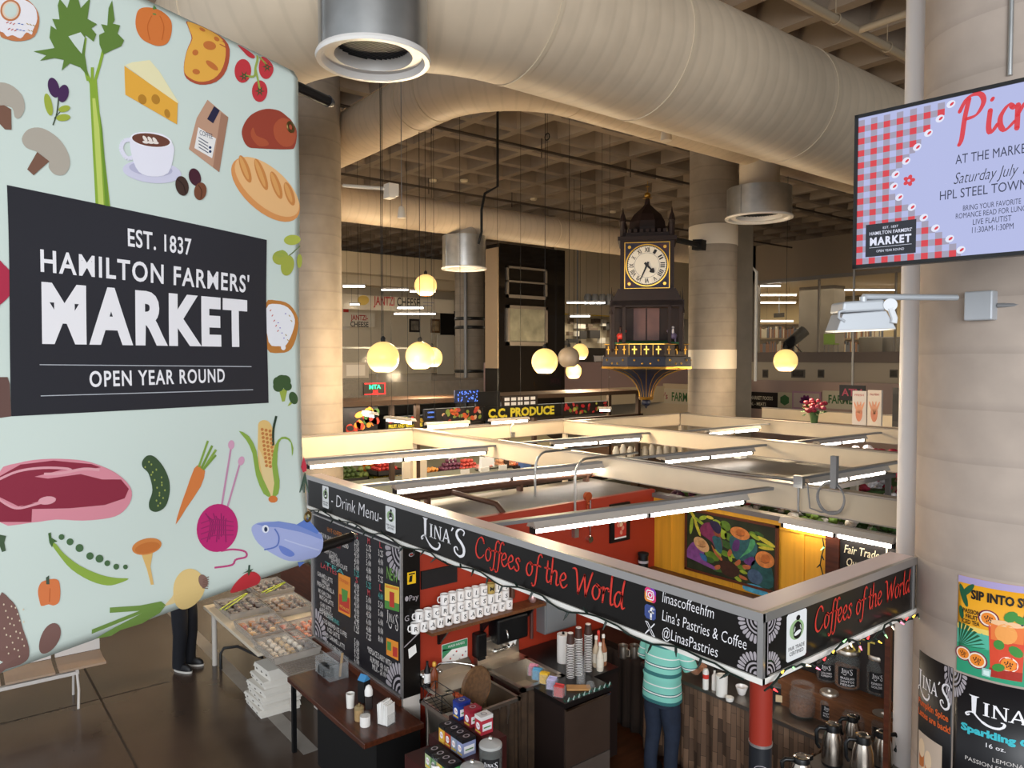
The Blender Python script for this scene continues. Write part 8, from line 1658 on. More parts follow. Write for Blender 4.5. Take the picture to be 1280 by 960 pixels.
flatpic('framed_photo', 512, 399, 525, 415, SX - 3.85, '#2a2420', 'black framed photo in the cheese stall', inner='#8f8578'); flatpic('framed_photo', 539, 399, 550, 416, SX - 3.85, '#6b4a2a', 'brown wooden board leaning in the cheese stall', 'board', inner='#b59a74'); flatpic('dark_doorway', 551, 389, 569, 420, SX - 3.85, '#100e0d', 'black screen at the right end of the cheese stall', 'screen')
flatpic('flag_sign', 428, 381, 437, 412, SX - 3.85, '#d9d0c4', 'white sign with a red leaf beside the large left column', 'sign', inner='#b5392f')
flatpic('store_cabinet', 547, 419, 568, 468, SX + .3, '#a39a8c', 'pale grey cabinets right of the cheese counter', 'cabinet'); flatpic('notice_board', 428, 453, 461, 473, UX + .12, '#b5a99a', 'white notices behind the largest globe', 'notice', inner='#d9d0c4')
# neon sign on the balustrade
X = UX + .095; a_, e_ = onX(456, 493, X), onX(481, 479, X); ns = thing('neon_sign', 'green and red neon sign glowing below the largest globe', 'neon sign', (X, (a_.y + e_.y)/2, a_.z)); hw, hh = (e_.y - a_.y)/2, e_.z - a_.z
MB().box((-.04, -hw*1.1, -.02), (0, hw*1.1, hh + .02)).build('panel', mat('neon_panel', '#3a332d', .3), ns); A_ = Art(lambda u, v, h: Vector((.01 + h, u, v)), .004); NG, NR = mat('neon_green', '#35ffae', .4, emit=1.2), mat('neon_red', '#ff3030', .4, emit=1.2)
A_.text('MTA', 0, hh*.5, hh*.36, NG, w=hw*1.15, align='c', L=1, bold=.03); A_.text('JE', .0, hh*.12, hh*.25, NR, w=hw*.6, align='c', L=1, bold=.02); A_.stroke([(-hw, hh), (hw, hh)], .03, NR, 1); A_.stroke([(-hw, 0), (hw, 0)], .03, NR, 1); A_.stroke([(hw, 0), (hw, hh)], .03, NR, 1); A_.build('lettering', ns)
# deli behind the lift
DX = -23.5
dl = thing('shop_stall', 'deli stall with a yellow sign right of the glass lift', 'stall', (DX - 2, 24, UZ)); part(MB().box((DX - 3, 20.5, UZ), (DX - 2.9, 31, 6.5)), 'rear_wall', mat('deli_wall', '#c4b59a', .6), dl)
dz = lambda x, y: onX(x, y, DX); a_, e_ = dz(707, 393), dz(764, 381); part(MB().box((DX - .1, a_.y - .3, a_.z), (DX, e_.y + 2.0, e_.z)), 'sign_board', mat('deli_yellow', '#d8b32a', .5), dl)
A_ = Art(lambda u, v, h: Vector((DX + .002 + h, u, v)), .003); p0, p1 = dz(721, 391), dz(744, 391); A_.text('FINE DELI', p0.y, a_.z + .09, .24, INKK, w=p1.y - p0.y, L=1, bold=.03); p2 = dz(708, 390); A_.text('DELI', p2.y, a_.z + .09, .18, mat('sign_red', '#b5322a', .5), w=.28, L=1); apart(A_, 'lettering', dl)
part(MB().box((DX - 1.6, 20.6, UZ), (DX - .8, 27, UZ + 1.2)), 'counter_base', mat('deli_counter', '#4a423b', .4), dl); bb = [MB() for _ in range(3)]
for k in range(36): bb[k % 3].cbox((DX - 2.6, 21 + 7*random.random(), UZ + 1.3 + 1.4*random.random()), (.2, .5*random.random() + .2, .3*random.random() + .1))
for k, c_ in enumerate(('#d0c8ba', '#5a4a3a', '#2d2824')): o = part(bb[k], 'shelf_stock', mat('stock_' + c_[1:], c_, .6), dl); o['kind'] = 'stuff'
lum(708, 377, 757, 380, 27.5, 'ceiling tube above the yellow deli sign'); lum(712, 396, 738, 395, 27.5, 'short tube below the yellow deli sign')
struct(MB().box((-23.1, 20.5, 5.75), (-22.9, 32, 9.2)).build('trim_6', blk))
for k in range(4): p = onD(735 + 9*k, 371, 27.6); solo(MB().lathe([(.13, -.3), (.15, 0), (.1, .1)], p, 14), 'spot_lamp', GREYM, f'{NTH[k]} from the left of the grey spot lamps above the deli sign', 'spot lamp')
cch = folding_chair(onD(752, 450, 29), ROTC + .4, 'pale chair on the upper floor left of the clock stage'); cch.location.z = UZ
# pinkish parapet under the deli
struct(MB().box((-20.5, 15.0, 2.75), (-20.3, 26, 3.75)).build('trim_7', mat('pink_parapet', '#a58a86', .6)))
struct(MB().box((-20.4, 15.0, 2.1), (-20.2, 26, 2.75)).build('trim_8', mat('cream_parapet', '#d6c4a4', .6)))
# ------------------------------------------------------------------ library behind the right-hand window
LY = 30.
wx = lambda x, y: onY(x, y, LY)
xa, xb = wx(944, 400).x, wx(1200, 400).x
z0, z1, z2 = wx(1035, 498, ).z, wx(1035, 453).z, wx(1035, 440).z
struct(MB().box((xa - 6, LY, 0), (xb + 3, LY + .4, z1)).build('wall_library', mat('library_wall_cream', '#c9b9a0', .7)))
struct(MB().box((xa - .6, LY - .15, z1), (xb + 3, LY + .4, z2)).build('trim_9', mat('window_sill_brown', '#86766a', .6)))
struct(MB().box((xa - 6, LY, z2), (xa, LY + .4, 9.4)).build('wall_library_end', mat('library_pier', '#7f776c', .7)))
wnd = thing('window_pane', 'tall library window glass above the brown sill', 'window', (xa + 4, LY + .1, z2)); wnd['kind'] = 'structure'; wnd.name = 'window_1'; part(MB().box((xa, LY + .1, z2), (xb + 3, LY + .13, 7.3)), 'pane', mat('library_glass', '#cfc6b4', .05, alpha=.12), wnd)
b = MB(); [b.box((xx, LY + .05, z2), (xx + .05, LY + .18, 7.3)) for xx in (xa, xa + 3.0, xa + 6.2, xa + 9.4)]; b.box((xa, LY - .05, 7.25), (xb + 3, LY + .2, 7.4)); part(b, 'mullion', mat('mullion_grey', '#9a9186', .5), wnd)
LF = z2 - .05
struct(MB().box((xa - 14, LY + .4, LF - .3), (xb + 6, 45, LF)).build('floor_library', mat('library_carpet', '#6b5d4e', .9)))
struct(MB().box((xa - 14, 41, LF), (xb + 6, 41.3, 7.9)).build('wall_library_rear', mat('library_rear', '#cdb98f', .7)))
struct(MB().box((xa - 14.2, LY + .4, LF), (xa - 14, 41, 7.9)).build('wall_library_side', mat('library_rear', '#cdb98f', .7)))
struct(MB().box((xa - 14, LY + .3, 7.35), (xb + 6, 41, 7.45)).build('ceiling_library', mat('library_ceiling', '#d9c9a6', .8)))
p = onY(1020, 400, 34.); struct(MB().box((p.x - .9, 34, LF), (p.x + .9, 35, 7.4)).build('pier_library', mat('grey_concrete', '#7f776c', .8)))
for k, (x0, y0, x1, y1, D, lab) in enumerate(((950, 356, 976, 359, 34, 'library tube at the left of the window'), (1015, 348, 1054, 353, 34, 'library tube in the middle of the window'), (1107, 341, 1126, 344, 34, 'library tube at the right below the screen'), (950, 376, 995, 381, 37, 'lower library tube left of the grey pier'), (1020, 376, 1032, 377, 37, 'short library tube before the grey pier'), (950, 401, 992, 402, 39, 'farthest library tube above the bookshelves'), (1024, 366, 1120, 359, 36, 'long library cove tube on the right'), (950, 371, 996, 367, 36, 'library cove tube on the left'))): lum(x0, y0, x1, y1, D, lab)
def bookshelf(x, D, wd, label):
    P = onD(x, 446, D); t = thing('bookshelf', label, 'bookshelf', (P.x, P.y, LF), ROTC); h = 1.5; MB().box((-wd/2, 0, 0), (wd/2, .35, .06)).box((-wd/2, 0, h), (wd/2, .35, h + .05)).box((-wd/2, 0, h/2), (wd/2, .35, h/2 + .04)).box((-wd/2, .32, 0), (wd/2, .35, h)).build('shelf', mat('shelf_tan', '#a58a64', .6), t)
    for j in range(2):
        b = [MB(), MB(), MB()]; u = -wd/2 + .05
        while u < wd/2 - .08: w_ = random.uniform(.04, .08); hh = random.uniform(.4, .6); random.choice(b).box((u, .03, .06 + j*.75), (u + w_, .28, .06 + j*.75 + hh)); u += w_ + .004
        for k, c_ in enumerate(('#8a5a3c', '#5a5f6a', '#c9bda4')): 
            if b[k].v: o = b[k].build('books', mat('books_' + c_[1:], c_, .7), t); o['kind'] = 'stuff'
    return t
bookshelf(968, 38, 3.2, 'low library bookshelf at the left of the window'); bookshelf(1075, 39, 2.6, 'low library bookshelf right of the grey pier')
t = thing('telescope', 'black telescope on a stand behind the library window above the single globe', 'telescope', onD(990, 440, 33)); T_ = t.location.copy(); t.location.z = LF; b = MB().cyl(onD(984, 432, 33), onD(1006, 413, 33), .22, .26, 16); b.cyl(onD(981, 436, 33), onD(984, 432, 33), .12, .2, 12); b2 = MB()
for k in range(3): a = k*2.1; b2.cyl(onD(991, 428, 33), (T_.x + .5*math.cos(a), T_.y + .5*math.sin(a), LF), .03, n=6)
part(b, 'tube', BLK, t); part(b2, 'leg', BLK, t)
t = thing('armchair', 'grey tub armchair in the library at the right of the window', 'armchair', (onD(1117, 435, 35).x, onD(1117, 435, 35).y, LF), ROTC); MB().lathe([(.45, 0), (.5, .1), (.5, .75), (.42, .78), (.42, .42), (0, .42)], n=24).build('shell', mat('armchair_grey', '#6d675e', .8), t)
t = dup(t, (onD(1088, 438, 35).x, onD(1088, 438, 35).y, LF), None, 'grey tub armchair in the library left of the first armchair'); t = thing('side_chair', 'green chair in the library behind the window', 'chair', (onD(1039, 438, 34).x, onD(1039, 438, 34).y, LF), ROTC); MB().box((-.25, -.25, .4), (.25, .25, .45)).box((-.25, .2, .45), (.25, .26, .9)).build('seat', mat('chair_green', '#7a9a2c', .6), t); b = MB(); [b.cyl((sx*.22, sy*.22, 0), (sx*.22, sy*.22, .4), .02, n=6) for sx in (-1, 1) for sy in (-1, 1)]; b.build('leg', GREYM, t)
flatw = lambda name, x0, y0, x1, y1, Y, c, label, cat, inner=None: _fw(name, x0, y0, x1, y1, Y, c, label, cat, inner)
def _fw(name, x0, y0, x1, y1, Y, c, label, cat, inner):
    a, e = onY(x0, y1, Y), onY(x1, y0, Y); t = thing(name, label, cat, ((a.x + e.x)/2, Y, a.z)); hw, hh = (e.x - a.x)/2, e.z - a.z
    MB().box((-hw, 0, 0), (hw, .05, hh)).build('board', mat('pic_' + c.lstrip('#'), c, .5), t)
    if name in ('hanging_sign', 'library_sign', 'price_sign'): MB().box((-.03, .01, hh), (.03, .04, (CEH if name[0] != 'l' else 7.35) - a.z)).build('hanger', GREYM, t)
    if inner: MB().box((-hw*.8, -.01, hh*.15), (hw*.8, 0, hh*.85)).build('print', mat('pic_' + inner.lstrip('#'), inner, .5, noise=.6, scale=3), t)
    return t, hw, hh
flatw('lit_poster', 1031, 407, 1050, 424, 40.94, '#e6dcc0', 'bright white panel on the library wall', 'panel', '#d0a07a'); flatw('mosaic_panel', 1032, 367, 1090, 406, 40.9, '#6b6140', 'patterned mosaic panel high on the library wall', 'panel', '#8a7f52'); flatw('library_sign', 967, 391, 980, 397, 37, '#2a2622', 'small dark sign hanging in the library', 'sign')
for k, (x0, x1) in enumerate(((953, 960), (989, 1006), (1022, 1030), (1112, 1122))): flatw('wall_vent', x0, 462, x1, 472, LY - .03, '#6b6258', f'{("leftmost square", "wide", "third square", "rightmost square")[k]} dark vent on the cream wall below the library', 'vent', '#4a433b')
# library lights give off light inside
# ------------------------------------------------------------------ far stalls on the right below the library
def sign_w(name, x0, y0, x1, y1, Y, c, label, texts=(), cat='sign', art=None):
    t, hw, hh = _fw(name, x0, y0, x1, y1, Y, c, label, cat, None); A_ = Art(lambda u, v, h: Vector((u, -.002 - h, v)), .004)
    for s_, cx, cy, ch, wd, m in texts: A_.text(s_, cx*hw, cy*hh, ch*hh, m, w=wd*2*hw, align='c', L=1, bold=.02)
    if art: art(A_, hw, hh)
    A_.build('lettering', t); return t
DGR = mat('sign_green', '#3f6a3a', .6); CRS = mat('sign_cream', '#d9cdb4', .6); PUR = mat('sign_purple', '#7a2a6a', .6)
YS = 26.94
sign_w('stall_sign', 917, 491, 972, 509, YS, '#241a17', 'long dark brown stall sign with cream lettering', (('FARMERS MARKET FOODS', 0, .55, .2, .8, CRS), ('LOCAL - MEATS', 0, .2, .18, .5, CRS)))
sign_w('stall_sign', 972, 491, 990, 509, YS, '#c4b795', 'pale sign with a green hexagon', (), art=lambda A_, hw, hh: A_.poly(ell(0, hh*.5, hh*.36, hh*.36, 30, 6), DGR, 1))
sign_w('stall_sign', 990, 490, 1026, 511, YS, '#b58a9a', 'pink framed sign with a purple flower', (), art=lambda A_, hw, hh: (A_.rect(-hw*.9, hh*.1, hw*.9, hh*.9, mat('sign_pale_pink', '#c4b0a4', .6), 1), [A_.poly(ell(math.cos(k*.63)*hh*.2, hh*.42 + math.sin(k*.63)*hh*.2, hh*.2, hh*.1, k*36, 12), PUR, 2) for k in range(6)]))
sign_w('stall_sign', 1028, 490, 1080, 510, YS, '#cfc4a8', 'pale stall sign reading in dark green letters', (('FARMERS', .1, .3, .45, .8, DGR),))
sign_w('stall_sign', 815, 487, 866, 503, 23.95, '#c9bba0', 'pale stall sign with red script behind the clock foot', (("Dilly's", -.55, .3, .4, .35, mat('sign_rose', '#a04a55', .6)), ('FARMS', .45, .2, .55, .45, DGR)))
sign_w('stall_sign', 775, 487, 805, 501, 23.95, '#b5a68c', 'beige sign with a dark picture left of the clock foot', (), art=lambda A_, hw, hh: A_.rect(-hw*.8, hh*.3, hw*.8, hh*.85, BLK, 1))
sign_w('price_sign', 709, 483, 733, 501, 20.5, '#17120f', 'black price sign with red numerals right of the lift', (('99c', 0, .3, .5, .75, mat('neon_red', '#ff3030', .4)),))
sign_w('hanging_sign', 1049, 482, 1081, 500, 22., '#2b2a30', 'dark hanging sign with pink letters above two posters', (('ATM', 0, .3, .45, .8, mat('sign_pink', '#c4506a', .5)),))
struct(MB().box((onY(905, 500, 27).x, 27, 0), (onY(1130, 500, 27).x, 27.2, 3.0)).build('wall_stalls', mat('stall_pink', '#b59a8c', .7)))
struct(MB().box((onY(700, 500, 24).x, 24.0, 0), (onY(905, 500, 24).x, 24.2, 2.85)).build('wall_stalls_left', mat('stall_cream', '#c9b597', .7)))
b = MB().tube([onY(1040, 484, 29.93), onY(1055, 482, 29.93), onY(1118, 483, 29.93)], .07, 8); solo(b, 'dark_pipe', dk, 'dark pipe along the cream wall above the hanging sign', 'pipe')
def upposter(x0, y0, x1, y1, label, c):
    t, hw, hh = _fw('food_poster', x0, y0, x1, y1, 13.46, c, label, 'poster', None); A_ = Art(lambda u, v, h: Vector((u, -.002 - h, v)), .002); A_.poly(ell(0, hh*.35, hw*.5, hh*.25, 0, 18), mat('poster_salmon', '#d98a6a', .6), 1)
    for k in range(4): A_.poly(ell((k - 1.5)*hw*.28, hh*.5, hw*.14, hh*.2, (k - 1.5)*-14, 12), mat('poster_peach', '#e3a27f', .6), 2)
    A_.text('FRESH' if x0 < 1080 else 'FALL MENU', 0, hh*.85, hh*.06, PR_, w=hw*1.3, align='c', L=1); A_.build('print', t); return t
upposter(1065, 489, 1083, 530.5, 'white poster with an orange hand-like plant standing left on the board', '#d9cfc6'); upposter(1084, 488, 1102, 531.5, 'white poster with an orange basket standing right on the board', '#e0d2c0')
flatw('dark_speaker', 1115, 485, 1128, 533.5, 13.44, '#3a3431', 'dark box with a white ring at the edge of the pillar pipe', 'speaker', '#2a2523')
# ------------------------------------------------------------------ flowers
def bouquet(P, r, n, cols, label, base=0.):
    t = thing('flower_bouquet', label, 'flowers', P); bs = {}
    for k in range(n):
        a, e = random.uniform(0, 2*PI), random.uniform(-.2, 1.2); d = Vector((math.cos(a)*math.cos(e), math.sin(a)*math.cos(e), math.sin(e)))*r*random.uniform(.7, 1.05); c = random.choice(cols); b = bs.setdefault(c, MB()); b.ball(d + Vector((0, 0, r)), r*random.uniform(.16, .26), 8, 6, 0, (1, 1, .75))
    for c, b in bs.items(): b.build('bloom', mat('bloom_' + c[1:], c, .6, noise=.35, scale=30), t)
    b = MB()
    for k in range(n):
        a, e = random.uniform(0, 2*PI), random.uniform(-.5, .9); d = Vector((math.cos(a)*math.cos(e), math.sin(a)*math.cos(e), math.sin(e))); c = d*r*.8 + Vector((0, 0, r)); s_ = d.orthogonal().normalized()*r*.12; b.add([c - s_, c + d*r*.25, c + s_, c - d*r*.2], [(0, 1, 2, 3)])
    b.cyl((0, 0, 0), (0, 0, r), r*.25, r*.4, 12)
    if base and P[2] > base: MB().lathe([(.1, base - P[2]), (.12, 0)], n=14).build('vase', GREYM, t)
    o = b.build('foliage', mat('flower_leaf', '#3f5a2c', .7), t); return t
P = onD(1017, 524, (onY(1017, 524, 13.5) - CAM).dot(FW)); bouquet((P.x, 13.52, BT_ + .02), .24, 26, ['#8a1f32', '#a32a40', '#b3445a'], 'dark red roses standing on the third row board')
fl_spots = [((1058, 590), 12.6, 1.55, .38, ['#7a1a30', '#8f2a40', '#d9cfd0'], 'dark red and white bouquet left in the flower stall'), ((1080, 585), 12.9, 1.6, .36, ['#7a1a30', '#a02a44', '#e0d6d6'], 'dark red bouquet beside the fixture in the flower stall'), ((1106, 592), 12.2, 1.5, .4, ['#a3203a', '#c23a55', '#7f9a2c'], 'crimson bouquet with lime leaves nearest the white pipe'), ((1095, 612), 11.6, 1.35, .34, ['#8f1f34', '#d9d3d3'], 'crimson and white bouquet low by the white pipe'), ((1000, 612), 10.9, 1.5, .3, ['#e0d8d4', '#d2c6c6'], 'white bouquet below the junction box')]
for (px, D, z, r, cols, lab) in fl_spots: P = onD(px[0], px[1], D); bouquet((P.x, P.y, P.z - r), r, 40, cols, lab, 1.0)
strip = [(862, 612, '#4a1f3a', 'dark purple flowers at the left above the mural'), (950, 630, '#8f1f2a', 'red flowers above the mural painting'), (935, 628, '#d0cfc4', 'white small flowers left above the mural'), (975, 637, '#e0dcd6', 'white orchids right above the mural'), (1000, 642, '#dcd6d2', 'white orchids below the cable loop'), (1030, 650, '#6f8f3a', 'green foliage right of the cable loop'), (1070, 655, '#e3dfda', 'white lilies below the right end of the board'), (1098, 660, '#3f6a2f', 'green leaves at the right end of the board')]
for x, y, c, lab in strip: P = onY(x, y, 8.4); bouquet((P.x, 8.4, P.z - .3), .27, 34, [c, '#d9d3cc' if c[1] in 'de' else c], lab, 1.62)
b = MB().box((-8.2, 8.05, 0), (-1.5, 8.75, 1.62)); solo(b, 'flower_bench', mat('flower_bench_dark', '#2a2520', .7), 'dark flower bench behind the yellow mural wall', 'bench')
b = MB().box((-6.9, 11.6, 0), (-1.5, 14.4, 1.0)); solo(b, 'flower_bench', mat('flower_bench_dark', '#2a2520', .7), 'dark flower bench in the second row under the bouquets', 'bench')
# grey roof panel of the stall in the second row
P = onZ(985, 585, 2.35); b = MB().box((P.x - 1.4, P.y - .9, 2.3), (P.x + 1.2, P.y + .7, 2.36)); 
for dx in (-1.35, 1.1):
    for dy in (-.85, .6): b.box((P.x + dx, P.y + dy, 0), (P.x + dx + .06, P.y + dy + .06, 2.3))
solo(b, 'stall_roof', mat('grey_roof_panel', '#8f8a86', .55), 'flat grey canopy panel in the second row left of the bouquets', 'canopy')
# ------------------------------------------------------------------ produce stall
def sign_x(name, x0, y0, x1, y1, X, c, label, texts=(), art=None, cat='sign'):
    a, e = onX(x0, y1, X), onX(x1, y0, X); t = thing(name, label, cat, (X, (a.y + e.y)/2, a.z)); hw, hh = (e.y - a.y)/2, e.z - a.z; MB().box((-.05, -hw, 0), (0, hw, hh)).build('board', mat('pic_' + c.lstrip('#'), c, .5), t)
    A_ = Art(lambda u, v, h: Vector((.002 + h, u, v)), .004)
    for s_, cx, cy, ch, wd, m in texts: A_.text(s_, cx*hw, cy*hh, ch*hh, m, w=wd*2*hw, align='c', L=3, bold=.045)
    if art: art(A_, hw, hh)
    A_.build('lettering', t); return t
YLW = mat('sign_yellow', '#e0cf3a', .5); PX_ = -13.6
def veg(cols, n, lo=.1):
    def f(A_, hw, hh):
        for k in range(n): c = random.choice(cols); A_.poly(ell(random.uniform(-.9, .9)*hw, random.uniform(lo, .9)*hh, hh*random.uniform(.1, .24), hh*random.uniform(.08, .16), random.uniform(0, 180), 14), mat('veg_' + c[1:], c, .5), 1 + k % 4)
    return f
sign_x('produce_sign', 604, 504, 702, 526, PX_, '#12100e', 'black produce sign with big yellow letters', (('C.C. PRODUCE', -.05, .2, .6, .84, YLW),))
sign_x('produce_picture', 703, 501, 760, 520, PX_, '#1d1411', 'dark panel picturing red apples and lettuce right of the produce sign', art=veg(['#b5262c', '#8f1f26', '#6f8a34', '#a9b04a', '#c23a3a'], 26))
sign_x('produce_picture', 545, 508, 603, 530, PX_, '#1a1512', 'dark panel picturing carrots and aubergines left of the produce sign', art=veg(['#c2572a', '#2a1c26', '#7a8a3c', '#a53a34', '#c9a07f'], 30))
sign_x('produce_picture', 430, 506, 472, 540, PX_ - .5, '#1a1512', 'dark panel picturing peppers beside the large left column', art=veg(['#b53a26', '#d9862a', '#3f5a24', '#c23228', '#2a1c1c'], 30))
sign_x('produce_band', 483, 519, 530, 538, PX_ - .3, '#141210', 'black band with yellow lettering behind the far tube', (('FRUIT AND VEGETABLES', 0, .15, .25, .9, YLW),), art=veg(['#c23a2a', '#c9a23a', '#8f9a44'], 8, .5))
sign_x('blue_screen', 569, 487, 599, 504, PX_ - .06, '#1a2340', 'blue glowing patterned panel left of the produce sign', art=lambda A_, hw, hh: [A_.poly(ell(random.uniform(-.9, .9)*hw, random.uniform(.1, .9)*hh, hh*.08, hh*.05, random.uniform(0, 180), 8), mat('screen_blue', '#4f74d8', .4, emit=.8), 1) for k in range(40)], cat='panel')
sign_x('blank_signboard', 595, 489, 625, 509, PX_ - .055, '#151312', 'plain black panel above the produce sign', cat='panel')
sign_x('menu_screen', 530, 511, 546, 526, PX_ - .1, '#0f0f14', 'small black screen with blue lines beside the pictured carrots', (('OPEN', 0, .65, .12, .5, mat('screen_blue', '#4f74d8', .4, emit=.8)), ('FRESH', 0, .25, .1, .5, mat('screen_blue', '#4f74d8', .4, emit=.8))), cat='screen')
sign_x('price_board', 627, 493, 672, 509, PX_ - .058, '#2a1f19', 'dark price board with rows of white tags above the produce sign', art=lambda A_, hw, hh: [A_.rect((-.85 + .36*i)*hw, (.12 + .42*j)*hh, (-.58 + .36*i)*hw, (.4 + .42*j)*hh, PAPER, 1) for i in range(5) for j in range(2)], cat='price board')
b = MB().box((PX_ - 1.4, 4.5, 2.95), (PX_ - .1, 15.5, 3.05)); b.box((PX_ - .3, 4.5, 2.3), (PX_ - .2, 15.5, 2.4))
for y in (5.0, 8.3, 11.6, 15.3): b.box((PX_ - .3, y, 0), (PX_ - .2, y + .1, 3.0)); b.box((PX_ - 1.4, y, 0), (PX_ - 1.3, y + .1, 3.0))
solo(b, 'produce_canopy', mat('canopy_brown', '#4a3626', .6), 'brown wooden canopy frame of the produce stall', 'canopy')
solo(MB().box((-14.4, 7.5, 1.35), (-14.35, 8.3, 2.3)), 'blank_sign', mat('panel_white', '#e3d6bf', .6), 'plain white panel hanging among the produce displays', 'panel')
P0, P1 = onX(503, 578, -13.9), onX(533, 606, -13.9); 
wp = [o for o in COL.objects if o.name.startswith('blank_sign')][-1]; wp.location = (-13.9, (P0.y + P1.y)/2, P1.z); wp.scale = (1, (P1.y - P0.y)/.8, (P0.z - P1.z)/.95)
# crates of produce: one crate per kind, then the pieces are copies of one piece
CRT = mat('produce_crate', '#2a241f', .6); WCR = mat('wood_crate', '#8a6a44', .6)
def display(X, Y0, Y1, z0, z1, label): 
    b = MB().prism([(0, 0), (1.5, 0), (1.5, z0), (.0, z1)], (X - 1.5, Y0, 0), (1, 0, 0), (0, 0, 1), -(Y1 - Y0)); return solo(b, 'produce_bench', mat('bench_green', '#6d6a58', .7), label, 'bench')
display(-13.6, 5.2, 14.8, .75, 1.2, 'sloping produce bench nearest the coffee stall'); display(-16.4, 4.6, 15.5, 1.0, 1.5, 'sloping produce bench farther back under the canopy')
def heap(px, py, z, kind, c, r, n, label, wdt=.72, dpt=.55):
    n = int(n*1.8)
    P = onZ(px, py, z); t = thing('produce_crate', f'dark crate of {kind} {label}', 'crate', (P.x, P.y, z - .1)); b = MB(); hw, hd = dpt/2, wdt/2
    for lo, hi in (((-hw, -hd, 0), (hw, hd, .02)), ((-hw, -hd, 0), (-hw + .02, hd, .12)), ((hw - .02, -hd, 0), (hw, hd, .12)), ((-hw, -hd, 0), (hw, -hd + .02, .12)), ((-hw, hd - .02, 0), (hw, hd, .12))): b.box(lo, hi)
    b.build('crate', CRT, t)
    nm = kind.split()[-1]; nm = nm[:-3] + 'y' if nm.endswith('ies') else nm[:-2] if nm.endswith('oes') else nm[:-1] if nm.endswith('s') else nm
    pm_ = mat('produce_' + c[1:], c, .5, noise=.3, scale=14); proto = None; lab = f'{kind.rstrip("s")} in the crate {label}'; g = f'{kind} {label}'
    spots = []; lay = 0
    while len(spots) < n:
        o_ = r*1.08*(1 + lay); x = -hw + o_
        while x <= hw - o_*.9:
            y = -hd + o_
            while y <= hd - o_*.9: spots.append((x, y, z - .08 + r + lay*r*1.6)); y += r*2.16
            x += r*2.16
        lay += 1
        if lay > 3: break
    for x, y, zq in spots[:n + 8]:
        loc = (P.x + x, P.y + y, zq)
        if proto is None:
            b = MB().ball((0, 0, 0), r, 10, 7, 0, (1, 1, .9)); b.cyl((0, 0, r*.85), (0, 0, r*1.05), r*.12, n=5); proto = tag(b.build(nm, pm_, None, loc), lab, nm, g)
        else: o = proto.copy(); COL.objects.link(o); o.location = loc; o.scale = (random.uniform(.88, 1.0),)*3; o.rotation_euler = (random.uniform(-.6, .6), random.uniform(-.6, .6), random.uniform(0, 6))
heaps = [(455, 600, 1.0, 'green melons', '#6f7a3a', .085, 16, 'by the banner edge'), (437, 597, 1.1, 'green peppers', '#4a5a2a', .06, 22, 'at the far left end'), (478, 598, 1.0, 'yellow lemons', '#d9b02a', .05, 34, 'below the nearest tube'), (466, 588, 1.15, 'oranges', '#cf7a2a', .055, 30, 'behind the yellow lemons'), (482, 587, 1.25, 'red tomatoes', '#b5352a', .05, 34, 'left of the white panel'), (500, 601, .95, 'yellow squashes', '#d0a23a', .055, 18, 'right beside the yellow lemons'), (537, 590, 1.15, 'peaches', '#cf8a3f', .05, 22, 'right of the white panel'),
         (565, 588, 1.15, 'purple onions', '#6a3448', .055, 34, 'in the middle of the bench'), (585, 586, 1.15, 'red apples', '#c2483a', .05, 36, 'beside the purple onions'), (602, 585, 1.15, 'pink potatoes', '#c98a7a', .05, 24, 'behind the white bags'), (632, 582, 1.15, 'pale peaches', '#d99a6f', .05, 32, 'left of the blue box'), (648, 581, 1.15, 'red pears', '#c2603a', .05, 26, 'right beside the pale peaches'),
         (590, 612, .85, 'orange mandarins', '#dd8a2a', .045, 40, 'on a round dark tray'), (520, 621, .8, 'green cabbages', '#7a9a3a', .1, 14, 'under the second long fixture'), (540, 618, .8, 'pale lettuces', '#93a84f', .1, 12, 'beside the green cabbages'), (640, 606, .9, 'green broccoli', '#4f6f34', .09, 14, 'behind the brown pipe'), (665, 603, .9, 'white cauliflowers', '#c9c0a4', .085, 12, 'beside the broccoli'), (690, 600, .9, 'purple turnips', '#8a4a5c', .06, 26, 'left of the lime peppers'), (717, 597, .9, 'lime peppers', '#9aa83a', .055, 26, 'right of the purple turnips'), (738, 594, .9, 'bright oranges', '#e0702a', .06, 34, 'at the right end by the arched conduit')]
for h_ in heaps: heap(*h_)
b = MB().cbox((0, 0, .13), (.3, .45, .26)); P = onZ(659, 582, 1.15); solo(MB().cbox((P.x, P.y, 1.2), (.3, .5, .26)), 'produce_box', mat('blue_box', '#4f6a9a', .6), 'blue cardboard box among the produce', 'box')
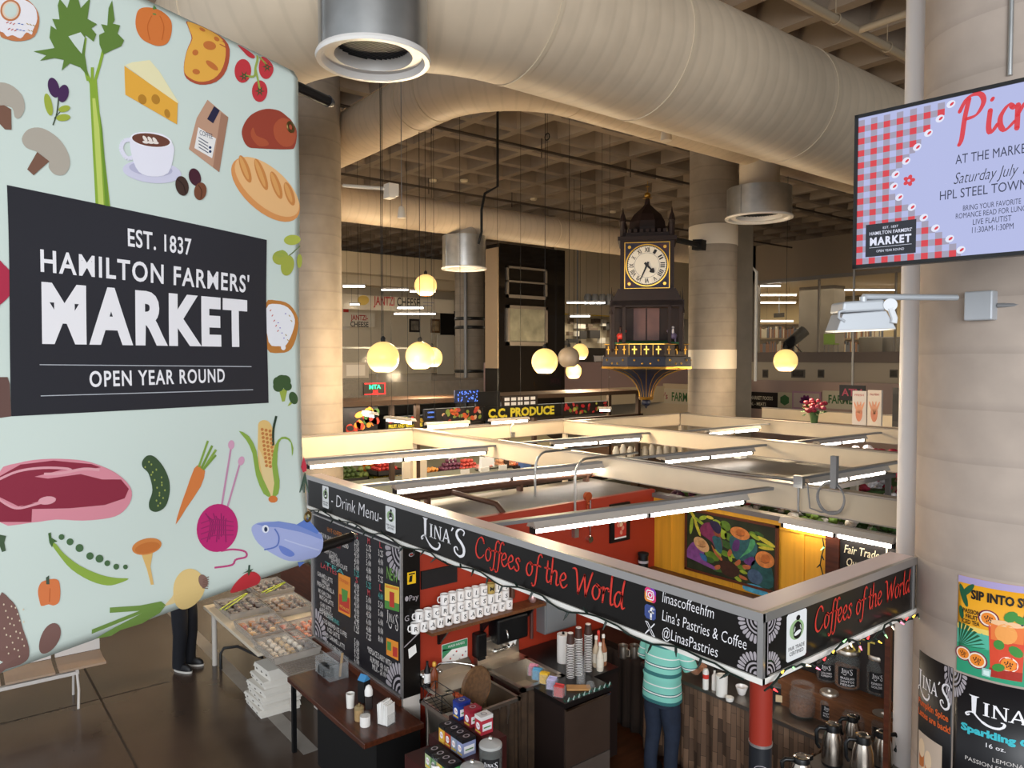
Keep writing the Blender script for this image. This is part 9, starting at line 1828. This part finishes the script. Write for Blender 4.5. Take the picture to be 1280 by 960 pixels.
for k, (x, y, lab) in enumerate(((603, 580, 'left white paper bag among the produce'), (610, 576, 'right white paper bag standing taller among the produce'))): P = onZ(x, y + 6, 1.2); solo(MB().prism([(-.12, 0), (.12, 0), (.1, .32), (-.08, .36)], (P.x, P.y, 1.15), (0, 1, 0), (0, 0, 1), .12), 'paper_bag', PAPER, lab, 'bag')
for k, (x, y) in enumerate(((575, 592), (599, 589), (622, 586), (560, 575))): P = onZ(x, y, 1.2); solo(MB().box((P.x + .2, P.y - .12, 1.12), (P.x + .22, P.y + .12, 1.32)), 'price_card', PAPER, f'white price card {("before the purple onions", "before the red apples", "before the pale peaches", "on the hanging rail over the purple onions")[k]}', 'price card')
# people-free third row: white goods and wrapped bunches under the second row board
b = MB()
for k in range(9): P = onZ(770 + 9*k, 562, 1.4); b.lathe([(.09, 0), (.1, .2), (.05, .34)], (P.x, P.y, 1.15 + .05*(k % 2)), 12)
o = solo(b, 'wrapped_bunches', mat('paper_wrap', '#cfc6b6', .8), 'white paper wrapped bunches under the second row board', 'bunches'); o['kind'] = 'stuff'
P = onZ(800, 562, 1.2); solo(MB().box((P.x - 2.2, P.y - .6, 0), (P.x + 3, P.y + .5, 1.15)), 'display_bench', mat('bench_brown', '#4a3526', .7), 'brown display bench holding the white wrapped bunches', 'bench')
struct(MB().box((xa - 6, LY, 7.35), (xb + 6, LY + .3, 9.4)).build('wall_library_top', mat('library_top', '#a8937a', .7)))
# lamps of upper shops and library, lit from within, and one added fill
area('produce_light', (-14.2, 10, 2.9), (-14.2, 10, 0), 1, 9, 130, (1, .92, .78))
area('library_light', (xa + 1, 35.5, 7.2), (xa + 1, 35.5, 0), 20, 8, 620, (1, .86, .62))
area('stall_front_fill', (-22.5, 7, 8.0), (-28, 7, 5), 1.5, 16, 420, (1, .86, .64))  # added unseen fill that brightens the front and sign of the cheese stall
area('cheese_stall_light', (SX - 2, 5, 7.6), (SX - 2, 5, 0), 3, 14, 260, (1, .85, .62))
area('deli_light', (DX - 1.6, 24, 5.6), (DX - 1.6, 24, 0), 1.6, 7, 110, (1, .88, .68))
